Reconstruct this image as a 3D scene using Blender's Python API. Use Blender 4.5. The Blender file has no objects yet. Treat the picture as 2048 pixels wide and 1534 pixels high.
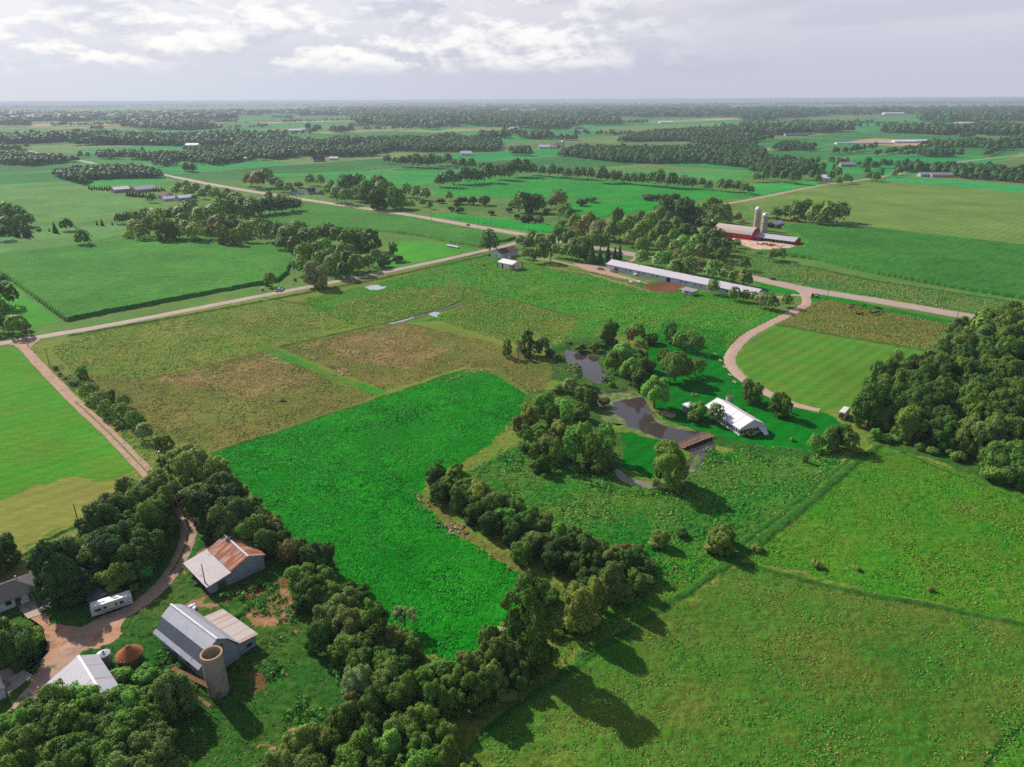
import bpy, bmesh, math, random
import numpy as np
from mathutils import Vector, Matrix

R_ = math.radians
random.seed(7)
rng = np.random.default_rng(7)
C = bpy.context.scene.collection
S = bpy.context.scene

# ------------------------------------------------------------------ camera, world, sun, exposure
F = 1420.0; CX = 1024.0; CY = 767.0; CAM_H = 115.0
PITCH = R_(21.8); ROLL = R_(-0.25)
SUN_AZ = R_(136.0); SUN_EL = R_(35.0)          # azimuth measured from +X, counter-clockwise
cam = bpy.data.cameras.new('camera'); camo = bpy.data.objects.new('camera', cam); C.objects.link(camo)
cam.sensor_width = 36.0; cam.lens = 36.0 * F / 2048.0
cam.clip_start = 1.0; cam.clip_end = 120000.0
camo.location = (0, 0, CAM_H)
camo.rotation_mode = 'QUATERNION'
_f = Vector((0, math.cos(PITCH), -math.sin(PITCH)))
_u = Vector((0, math.sin(PITCH), math.cos(PITCH))); _r = Vector((1, 0, 0))
_r2 = _r * math.cos(ROLL) + _u * math.sin(ROLL); _u2 = -_r * math.sin(ROLL) + _u * math.cos(ROLL)
camo.rotation_quaternion = Matrix((_r2, _u2, -_f)).transposed().to_quaternion()
S.camera = camo

S.view_settings.view_transform = 'Standard'; S.view_settings.look = 'None'
S.view_settings.gamma = 1.0; S.view_settings.exposure = 0.6
S.cycles.use_denoising = False; S.cycles.filter_width = 1.6; S.cycles.use_adaptive_sampling = False
S.cycles.sampling_pattern = 'BLUE_NOISE'
S.cycles.max_bounces = 5; S.cycles.diffuse_bounces = 2; S.cycles.glossy_bounces = 2
S.cycles.transmission_bounces = 2; S.cycles.volume_bounces = 0; S.cycles.transparent_max_bounces = 4

sun_dir = Vector((math.cos(SUN_EL) * math.cos(SUN_AZ), math.cos(SUN_EL) * math.sin(SUN_AZ), math.sin(SUN_EL)))
sl = bpy.data.lights.new('sun', 'SUN'); sl.energy = 4.8; sl.angle = R_(0.6); sl.color = (1.0, 0.93, 0.80)
so = bpy.data.objects.new('sun', sl); C.objects.link(so)
so.rotation_mode = 'QUATERNION'; so.rotation_quaternion = sun_dir.to_track_quat('Z', 'Y'); so.location = sun_dir * 500


class NT:
    """small helper to write node trees"""
    def __init__(s, tree): s.t = tree; s.n = tree.nodes; s.l = tree.links
    def add(s, typ, ins=None, **props):
        n = s.n.new(typ)
        for k, v in props.items(): setattr(n, k, v)
        for k, v in (ins or {}).items(): s.put(n.inputs[k], v)
        return n
    def put(s, sock, v):
        if isinstance(v, bpy.types.NodeSocket): s.l.new(v, sock)
        elif isinstance(v, bpy.types.Node): s.l.new(v.outputs[0], sock)
        else:
            if isinstance(v, (tuple, list)) and len(v) == 3 and sock.type == 'RGBA': v = (*v, 1)
            sock.default_value = v
    def math(s, op, a, b=0.0, clamp=False):
        n = s.add('ShaderNodeMath', operation=op, use_clamp=clamp); s.put(n.inputs[0], a); s.put(n.inputs[1], b); return n.outputs[0]
    def sstep(s, v, a, b):
        n = s.add('ShaderNodeMapRange', interpolation_type='SMOOTHSTEP'); s.put(n.inputs[0], v)
        n.inputs[1].default_value = a; n.inputs[2].default_value = b; return n.outputs[0]
    def lin(s, v, a, b, c=0.0, d=1.0):
        n = s.add('ShaderNodeMapRange'); s.put(n.inputs[0], v)
        for i, x in enumerate((a, b, c, d)): n.inputs[i + 1].default_value = x
        return n.outputs[0]
    def mix(s, f, a, b, mode='MIX'):
        n = s.add('ShaderNodeMix', data_type='RGBA', blend_type=mode)
        s.put(n.inputs[0], f); s.put(n.inputs[6], a); s.put(n.inputs[7], b); return n.outputs[2]
    def noise(s, vec, scale, detail=4.0, rough=0.55, dist=0.0):
        n = s.add('ShaderNodeTexNoise', {'Scale': scale, 'Detail': detail, 'Roughness': rough, 'Distortion': dist})
        if vec is not None: s.put(n.inputs['Vector'], vec)
        return n.outputs[0]


def lin1(c): c /= 255.0; return c / 12.92 if c <= 0.04045 else ((c + 0.055) / 1.055) ** 2.4
def srgb(r, g, b, k=1.0): return (lin1(r) * k, lin1(g) * k, lin1(b) * k)

world = bpy.data.worlds.new('World'); S.world = world; world.use_nodes = True
w = NT(world.node_tree); w.n.clear()
sky = w.add('ShaderNodeTexSky', sky_type='NISHITA', sun_disc=False)
sky.sun_elevation = SUN_EL; sky.sun_rotation = R_(90.0) - SUN_AZ
sky.altitude = 300; sky.air_density = 1.3; sky.dust_density = 2.0; sky.ozone_density = 1.5
tc = w.add('ShaderNodeTexCoord'); sx = w.add('ShaderNodeSeparateXYZ', {0: tc.outputs['Generated']})
az = w.math('ARCTAN2', sx.outputs[0], sx.outputs[1]); el = w.math('ARCSINE', sx.outputs[2])
def wvec(ka, ke, off):
    return w.add('ShaderNodeCombineXYZ', {0: w.math('MULTIPLY', az, ka), 1: w.math('MULTIPLY', el, ke), 2: off})
left = w.sstep(az, 0.22, -0.62)                     # towards the sun side
SKY_K = 0.075
veil_lo = w.mix(left, srgb(200, 204, 222), srgb(214, 222, 238))
veil_hi = w.mix(left, srgb(224, 222, 232), srgb(243, 244, 250))
hi = w.sstep(el, 0.03, 0.12)
veil = w.mix(hi, veil_lo, veil_hi)
# soft grey layer bands, stretched sideways
band = w.noise(wvec(3.2, 26.0, 3.3), 1.0, 5.0, 0.55, 0.4)
bandm = w.math('MULTIPLY', w.sstep(band, 0.45, 0.66), w.sstep(el, 0.015, 0.05))
veil = w.mix(w.math('MULTIPLY', bandm, 0.55), veil, w.mix(left, srgb(188, 195, 215), srgb(214, 219, 234)))
# heaped clouds with bright tops and grey bases
wobble = w.noise(wvec(30.0, 46.0, 9.1), 1.0, 6.0, 0.6)
heap = w.noise(wvec(8.5, 21.0, 0.37), 1.0, 9.0, 0.60, 0.15)
up = w.add('ShaderNodeCombineXYZ', {0: w.math('MULTIPLY', w.math('ADD', az, 0.004), 8.5), 1: w.math('MULTIPLY', w.math('ADD', el, 0.010), 21.0), 2: 0.37})
heapu = w.noise(up.outputs[0], 1.0, 9.0, 0.60, 0.15)
zone = w.math('MULTIPLY', w.sstep(el, 0.024, 0.050), w.sstep(az, 0.30, 0.02))
dens = w.math('MULTIPLY', w.sstep(heap, 0.42, 0.52), zone)
edge = w.math('SUBTRACT', heap, heapu)
lit = w.sstep(edge, -0.10, 0.10)
cl_col = w.mix(lit, w.mix(left, srgb(202, 205, 220), srgb(214, 218, 233)), srgb(255, 254, 255))
veil = w.mix(dens, veil, cl_col)
glow = w.math('MULTIPLY', w.sstep(az, -0.30, -0.80), w.sstep(el, 0.04, 0.14))
veil = w.mix(w.math('MULTIPLY', glow, 0.55), veil, srgb(252, 252, 255))
# the cloud veil thins out overhead, where the blue sky lights the land
cover = w.lin(el, 0.15, 0.40, 0.95, 0.10)
sky_s = w.mix(1.0, sky.outputs[0], (SKY_K, SKY_K, SKY_K), 'MULTIPLY')
EXPK = 2 ** -S.view_settings.exposure
veil_s = w.mix(1.0, veil, (EXPK, EXPK, EXPK), 'MULTIPLY')
final = w.mix(cover, sky_s, veil_s)
bg = w.add('ShaderNodeBackground', {'Color': final, 'Strength': 1.0})
w.add('ShaderNodeOutputWorld', {'Surface': bg})


# ------------------------------------------------------------------ projection helpers (photo pixel -> point of the land)
_c, _s = math.cos(ROLL), math.sin(ROLL)
def ray(px, py):
    u = (px - CX) / F; v = -(py - CY) / F
    u, v = u * _c - v * _s, u * _s + v * _c
    return np.array([u, math.cos(PITCH) + v * math.sin(PITCH), -math.sin(PITCH) + v * math.cos(PITCH)])
def gh(px, py, z=0.0):
    d = ray(px, py); t = (z - CAM_H) / d[2]
    return Vector((d[0] * t, d[1] * t, z))
def gxy(pts): return np.array([tuple(gh(*p))[:2] for p in pts])
def depth(p): return p[1] * math.cos(PITCH) - (p[2] - CAM_H) * math.sin(PITCH)


# ------------------------------------------------------------------ numpy noise and polygons
def _hash(ix, iy, seed):
    h = (ix.astype(np.int64) * 374761393 + iy.astype(np.int64) * 668265263 + seed * 1442695041) & 0xFFFFFFFF
    h = ((h ^ (h >> 13)) * 1274126177) & 0xFFFFFFFF
    return ((h ^ (h >> 16)) & 0xFFFFFF) / float(0xFFFFFF)
def vnoise(x, y, seed=0):
    ix = np.floor(x); iy = np.floor(y); fx = x - ix; fy = y - iy
    fx = fx * fx * (3 - 2 * fx); fy = fy * fy * (3 - 2 * fy)
    a = _hash(ix, iy, seed); b = _hash(ix + 1, iy, seed); c = _hash(ix, iy + 1, seed); d = _hash(ix + 1, iy + 1, seed)
    return (a * (1 - fx) + b * fx) * (1 - fy) + (c * (1 - fx) + d * fx) * fy
def fbm(x, y, seed=0, oct=3):
    s = 0; a = 0.5; t = 0
    for o in range(oct):
        s = s + a * vnoise(x * 2 ** o + 17.3 * o, y * 2 ** o - 9.1 * o, seed + o); t += a; a *= 0.5
    return s / t
def inside(poly, X, Y):
    r = np.zeros(X.shape, bool)
    bx0, by0 = poly.min(0); bx1, by1 = poly.max(0)
    m = (X >= bx0) & (X <= bx1) & (Y >= by0) & (Y <= by1)
    if not m.any(): return r
    x = X[m]; y = Y[m]; q = np.zeros(x.shape, bool); n = len(poly)
    for i in range(n):
        x0, y0 = poly[i]; x1, y1 = poly[(i + 1) % n]
        if y0 == y1: continue
        q ^= ((y0 > y) != (y1 > y)) & (x < (x1 - x0) * (y - y0) / (y1 - y0) + x0)
    r[m] = q; return r
def dist_line(pts, X, Y):
    d = np.full(X.shape, 1e9)
    for (x0, y0), (x1, y1) in zip(pts[:-1], pts[1:]):
        dx, dy = x1 - x0, y1 - y0; L = dx * dx + dy * dy + 1e-9
        t = np.clip(((X - x0) * dx + (Y - y0) * dy) / L, 0, 1)
        d = np.minimum(d, np.hypot(X - x0 - t * dx, Y - y0 - t * dy))
    return d
def smooth_line(pts, n=6):
    P = [pts[0]] + list(pts) + [pts[-1]]; out = []
    for i in range(1, len(P) - 2):
        p0, p1, p2, p3 = map(np.array, P[i - 1:i + 3])
        for k in range(n):
            t = k / n
            out.append(0.5 * ((2 * p1) + (p2 - p0) * t + (2 * p0 - 5 * p1 + 4 * p2 - p3) * t * t + (3 * p1 - p0 - 3 * p2 + p3) * t ** 3))
    out.append(np.array(P[-1])); return [tuple(o) for o in out]


# ------------------------------------------------------------------ mesh helpers
def mesh_np(name, V, Fq, mat=None, attrs=None, smooth=False):
    """V (n,3), Fq (m,k) -> mesh; attrs {name: (domain, type, array)}"""
    me = bpy.data.meshes.new(name); V = np.asarray(V, np.float32); Fq = np.asarray(Fq, np.int32)
    k = Fq.shape[1]
    me.vertices.add(len(V)); me.vertices.foreach_set('co', V.ravel())
    me.loops.add(Fq.size); me.loops.foreach_set('vertex_index', Fq.ravel())
    me.polygons.add(len(Fq)); me.polygons.foreach_set('loop_start', np.arange(0, Fq.size, k, dtype=np.int32))
    me.polygons.foreach_set('loop_total', np.full(len(Fq), k, np.int32))
    if smooth: me.polygons.foreach_set('use_smooth', np.ones(len(Fq), bool))
    for nm, (dom, typ, arr) in (attrs or {}).items():
        a = me.attributes.new(nm, typ, dom)
        a.data.foreach_set('color' if 'COLOR' in typ else 'value', np.asarray(arr, np.float32).ravel())
    me.update(calc_edges=True)
    if mat: me.materials.append(mat)
    return me
def link(name, data, parent=None):
    o = bpy.data.objects.new(name, data); C.objects.link(o)
    if parent is not None: o.parent = parent
    return o
def tag(o, label=None, cat=None, group=None, kind=None):
    if label: o['label'] = label
    if cat: o['category'] = cat
    if group: o['group'] = group
    if kind: o['kind'] = kind
    return o
def thing(name, label, cat, loc=(0, 0, 0), ang=0.0, group=None):
    o = bpy.data.objects.new(name, None); C.objects.link(o)
    o.location = loc; o.rotation_euler = (0, 0, ang); o.empty_display_size = 0.5
    return tag(o, label, cat, group)


class MB:
    """collects boxes, prisms, tubes and quads of one part"""
    def __init__(s): s.v = []; s.f = []
    def raw(s, V, Fs):
        b = len(s.v); s.v += [tuple(p) for p in V]; s.f += [tuple(i + b for i in f) for f in Fs]; return s
    def box(s, c, d, rz=0.0, ry=0.0):
        x, y, z = (q / 2 for q in d); m = Matrix.Rotation(rz, 3, 'Z') @ Matrix.Rotation(ry, 3, 'Y')
        V = [Vector(c) + m @ Vector((a * x, b * y, e * z)) for a in (-1, 1) for b in (-1, 1) for e in (-1, 1)]
        return s.raw(V, [(0, 1, 3, 2), (4, 6, 7, 5), (0, 4, 5, 1), (2, 3, 7, 6), (0, 2, 6, 4), (1, 5, 7, 3)])
    def prism(s, prof, x0, x1):
        n = len(prof); V = [(x0, y, z) for y, z in prof] + [(x1, y, z) for y, z in prof]
        F_ = [(i, (i + 1) % n, (i + 1) % n + n, i + n) for i in range(n)] + [tuple(range(n))[::-1], tuple(range(n, 2 * n))]
        return s.raw(V, F_)
    def lathe(s, prof, n=24, c=(0, 0, 0), cap=False):
        V = [(c[0] + r * math.cos(2 * math.pi * k / n), c[1] + r * math.sin(2 * math.pi * k / n), c[2] + z) for r, z in prof for k in range(n)]
        F_ = [(i * n + k, i * n + (k + 1) % n, (i + 1) * n + (k + 1) % n, (i + 1) * n + k) for i in range(len(prof) - 1) for k in range(n)]
        if cap: F_ += [tuple(range(n))[::-1], tuple((len(prof) - 1) * n + k for k in range(n))]
        return s.raw(V, F_)
    def tube(s, pts, r, n=6):
        pts = [Vector(p) for p in pts]; rs = r if isinstance(r, (list, tuple)) else [r] * len(pts); V = []
        for i, p in enumerate(pts):
            d = (pts[min(i + 1, len(pts) - 1)] - pts[max(i - 1, 0)]).normalized()
            a = d.cross(Vector((0.31, 0.17, 0.93) if abs(d.z) < 0.9 else (1, 0, 0))).normalized(); b = d.cross(a)
            V += [p + (a * math.cos(2 * math.pi * k / n) + b * math.sin(2 * math.pi * k / n)) * rs[i] for k in range(n)]
        F_ = [(i * n + k, i * n + (k + 1) % n, (i + 1) * n + (k + 1) % n, (i + 1) * n + k) for i in range(len(pts) - 1) for k in range(n)]
        F_ += [tuple(range(n))[::-1], tuple((len(pts) - 1) * n + k for k in range(n))]
        return s.raw(V, F_)
    def build(s, name, mat, parent=None, smooth=False, bevel=0.0):
        me = bpy.data.meshes.new(name); me.from_pydata(s.v, [], s.f); me.materials.append(mat)
        bm = bmesh.new(); bm.from_mesh(me); bmesh.ops.recalc_face_normals(bm, faces=bm.faces)
        if bevel: bmesh.ops.bevel(bm, geom=bm.edges[:], offset=bevel, segments=2, affect='EDGES')
        if smooth:
            for f in bm.faces: f.smooth = True
            for e in bm.edges:
                if len(e.link_faces) == 2 and e.calc_face_angle(0) > 0.7: e.smooth = False
        bm.to_mesh(me); bm.free(); me.update()
        return link(name, me, parent)


# ------------------------------------------------------------------ materials
MATS = {}
def mat(name, col, rough=0.8, var=0.15, scale=0.6, spec=0.2, metal=0.0, stain=None, stain_amt=0.0, stain_scale=0.5, rib=None, rib_scale=6.0, bump=0.0, stretch=(1, 1, 1)):
    if name in MATS: return MATS[name]
    m = bpy.data.materials.new(name); m.use_nodes = True; t = NT(m.node_tree); t.n.clear()
    tc = t.add('ShaderNodeTexCoord'); mp = t.add('ShaderNodeMapping', {'Vector': tc.outputs['Object'], 'Scale': stretch})
    nz = t.noise(mp.outputs[0], scale, 6.0, 0.6)
    c = t.mix(1.0, col, t.mix(t.lin(nz, 0.25, 0.75), (1 - var,) * 3, (1 + var,) * 3), 'MULTIPLY')
    fine = t.noise(mp.outputs[0], scale * 7, 3.0, 0.6)
    c = t.mix(1.0, c, t.mix(t.lin(fine, 0.25, 0.75), (1 - var * 0.7,) * 3, (1 + var * 0.7,) * 3), 'MULTIPLY')
    if stain is not None:
        sn = t.noise(mp.outputs[0], stain_scale, 7.0, 0.65, 0.3)
        c = t.mix(t.math('MULTIPLY', t.sstep(sn, 0.62 - 0.35 * stain_amt, 0.72 - 0.30 * stain_amt), 0.9), c, stain)
    p = t.add('ShaderNodeBsdfPrincipled', {'Base Color': c, 'Roughness': rough, 'Metallic': metal, 'Specular IOR Level': spec})
    hgt = None
    if rib:
        wv = t.add('ShaderNodeTexWave', {'Vector': tc.outputs['Object'], 'Scale': rib_scale / 6.2832 * 2}, wave_type='BANDS', bands_direction=rib, wave_profile='SIN')
        hgt = wv.outputs['Fac']
        b = t.add('ShaderNodeBump', {'Height': hgt, 'Strength': 0.5, 'Distance': 0.05}); t.put(p.inputs['Normal'], b)
    elif bump:
        b = t.add('ShaderNodeBump', {'Height': fine, 'Strength': bump, 'Distance': 0.1}); t.put(p.inputs['Normal'], b)
    t.add('ShaderNodeOutputMaterial', {'Surface': p}); MATS[name] = m; return m

GK = 0.62      # display colour of a sunlit surface -> albedo


def ground_material(name, rows=0.0, patch=False, fine=1.0):
    m = bpy.data.materials.new(name); m.use_nodes = True; t = NT(m.node_tree); t.n.clear()
    tc = t.add('ShaderNodeTexCoord'); P = tc.outputs['Object']
    a1 = t.add('ShaderNodeAttribute', attribute_name='c1').outputs['Color']
    a2 = t.add('ShaderNodeAttribute', attribute_name='c2').outputs['Color']
    tf = t.add('ShaderNodeAttribute', attribute_name='tuft').outputs['Fac']
    n1 = t.noise(P, 0.75 * fine, 5.0, 0.66); n2 = t.noise(P, 0.045, 4.0, 0.6); n3 = t.noise(P, 2.2 * fine, 3.0, 0.65)
    pick = t.sstep(t.math('ADD', t.math('MULTIPLY', n1, 0.55), t.math('MULTIPLY', n2, 0.75)), 0.50, 0.80)
    c = t.mix(pick, a1, a2)
    v = t.math('ADD', t.lin(n3, 0.25, 0.75, 0.66, 1.34), t.lin(n1, 0.3, 0.7, -0.26, 0.26))
    vv = t.mix(t.lin(tf, 0.0, 0.35, 0.25, 1.0), (1, 1, 1), v)
    c = t.mix(1.0, c, vv, 'MULTIPLY')
    big = t.noise(P, 0.014, 4.0, 0.6)
    c = t.mix(1.0, c, t.lin(big, 0.3, 0.7, 0.80, 1.18), 'MULTIPLY')
    yel = t.noise(P, 0.03, 5.0, 0.65)
    c = t.mix(t.math('MULTIPLY', t.sstep(yel, 0.52, 0.75), 0.40), c, t.mix(1.0, c, (1.7, 1.12, 1.2), 'MULTIPLY'))
    mpa = t.add('ShaderNodeMapping', {'Vector': P, 'Rotation': (0, 0, R_(45)), 'Scale': (0.10, 0.75, 1)})
    c = t.mix(1.0, c, t.lin(t.noise(mpa.outputs[0], 1.0, 4.0, 0.6), 0.3, 0.7, 0.84, 1.16), 'MULTIPLY')
    mps = t.add('ShaderNodeMapping', {'Vector': P, 'Rotation': (0, 0, R_(-45))})
    st = t.add('ShaderNodeTexWave', {'Vector': mps.outputs[0], 'Scale': 0.05, 'Distortion': 1.6, 'Detail': 3.0, 'Detail Scale': 0.25}, wave_type='BANDS', bands_direction='Y')
    c = t.mix(t.lin(tf, 0.05, 0.20, 1.0, 0.0), c, t.mix(1.0, c, t.lin(st.outputs['Fac'], 0, 1, 0.90, 1.08), 'MULTIPLY'))
    h = t.math('ADD', t.math('MULTIPLY', n1, 0.8), t.math('MULTIPLY', n3, 0.35))
    if rows:
        mp = t.add('ShaderNodeMapping', {'Vector': P, 'Rotation': (0, 0, R_(-45 + rows))})
        wv = t.add('ShaderNodeTexWave', {'Vector': mp.outputs[0], 'Scale': 0.31 * 0.42, 'Distortion': 0.6, 'Detail': 2.0, 'Detail Scale': 0.6}, wave_type='BANDS', bands_direction='Y')
        c = t.mix(1.0, c, t.lin(wv.outputs['Fac'], 0, 1, 0.90, 1.08), 'MULTIPLY')
        h = t.math('ADD', h, t.math('MULTIPLY', wv.outputs['Fac'], 0.5))
    if patch:   # far farmland: blocks of different crops, with dry and wooded ones among them
        fa = t.add('ShaderNodeAttribute', attribute_name='far').outputs['Fac']
        mp = t.add('ShaderNodeMapping', {'Vector': P, 'Rotation': (0, 0, R_(-45)), 'Scale': (1, 1, 1)})
        wob = t.add('ShaderNodeTexNoise', {'Vector': P, 'Scale': 0.0016, 'Detail': 2.0})
        wv = t.add('ShaderNodeVectorMath', {0: mp.outputs[0], 1: t.add('ShaderNodeVectorMath', {0: wob.outputs['Color'], 1: (170, 170, 0)}, operation='MULTIPLY').outputs[0]}, operation='ADD')
        br = t.add('ShaderNodeTexBrick', {'Vector': wv.outputs[0], 'Color1': (0, 0, 0), 'Color2': (1, 1, 1), 'Mortar': (0.2, 0.2, 0.2), 'Scale': 1.0, 'Mortar Size': 6.0, 'Brick Width': 520.0, 'Row Height': 230.0, 'Bias': 0.0}, offset=0.37, squash=0.6, squash_frequency=3)
        rp = t.add('ShaderNodeValToRGB', {0: br.outputs['Color']}); rp.color_ramp.interpolation = 'CONSTANT'
        stops = [(0.0, srgb(52, 140, 70)), (0.16, srgb(118, 142, 84)), (0.30, srgb(60, 130, 62)), (0.42, srgb(44, 150, 76)), (0.55, srgb(102, 134, 74)), (0.68, srgb(58, 122, 62)), (0.78, srgb(152, 150, 98)), (0.84, srgb(70, 142, 72)), (0.955, srgb(198, 160, 118))]
        e = rp.color_ramp.elements
        e[0].position = 0.0; e[0].color = (*[q * GK for q in stops[0][1]], 1); e[1].position = stops[1][0]; e[1].color = (*[q * GK for q in stops[1][1]], 1)
        for p_, c_ in stops[2:]:
            q = e.new(p_); q.color = (*[x * GK for x in c_], 1)
        pc = t.mix(1.0, rp.outputs[0], t.lin(t.noise(P, 0.006, 4.0), 0.3, 0.7, 0.8, 1.2), 'MULTIPLY')
        c = t.mix(fa, c, pc)
    b = t.add('ShaderNodeBump', {'Height': h, 'Strength': t.math('MULTIPLY', tf, 1.6, True), 'Distance': 0.7})
    p = t.add('ShaderNodeBsdfPrincipled', {'Base Color': c, 'Roughness': 0.95, 'Specular IOR Level': 0.03, 'Normal': b})
    t.add('ShaderNodeOutputMaterial', {'Surface': p}); return m


# ------------------------------------------------------------------ the land: sheet of ground with its vegetation
COL = {}
def col(name, c1, c2, tuft): COL[name] = (np.array(srgb(*c1, GK)), np.array(srgb(*c2, GK)), tuft)
col('pasture', (104, 138, 50), (132, 138, 64), 0.30)
col('pasture_g', (52, 142, 38), (100, 138, 50), 0.24)
col('vivid', (4, 124, 12), (36, 146, 28), 0.26)
col('brown', (128, 122, 62), (104, 122, 54), 0.34)
col('brown2', (156, 134, 88), (128, 122, 68), 0.34)
col('lawn', (6, 114, 20), (14, 122, 28), 0.05)
col('mown', (80, 142, 44), (100, 136, 50), 0.06)
col('meadow_lo', (106, 124, 50), (66, 126, 38), 0.34)
col('meadow_up', (60, 138, 28), (94, 128, 40), 0.34)
col('meadow_wet', (28, 122, 32), (94, 128, 50), 0.40)
col('left_field', (72, 154, 36), (98, 146, 44), 0.12)
col('hay', (150, 150, 76), (138, 146, 68), 0.10)
col('hay2', (132, 142, 72), (148, 146, 88), 0.10)
col('weeds', (116, 132, 66), (70, 132, 60), 0.40)
col('bare', (152, 124, 92), (170, 132, 108), 0.12)
col('mud', (118, 78, 54), (142, 94, 66), 0.15)
col('rubble', (206, 154, 122), (146, 118, 78), 0.34)
col('yardgrass', (40, 106, 34), (82, 110, 42), 0.26)
col('bright', (84, 164, 50), (72, 156, 50), 0.05)
col('verge', (112, 138, 70), (82, 134, 58), 0.22)
col('verge_g', (22, 132, 26), (36, 134, 32), 0.08)
col('tall', (62, 108, 42), (48, 104, 34), 0.40)
col('reed', (92, 116, 50), (54, 110, 42), 0.40)
col('pale', (176, 158, 128), (150, 140, 96), 0.34)

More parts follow.
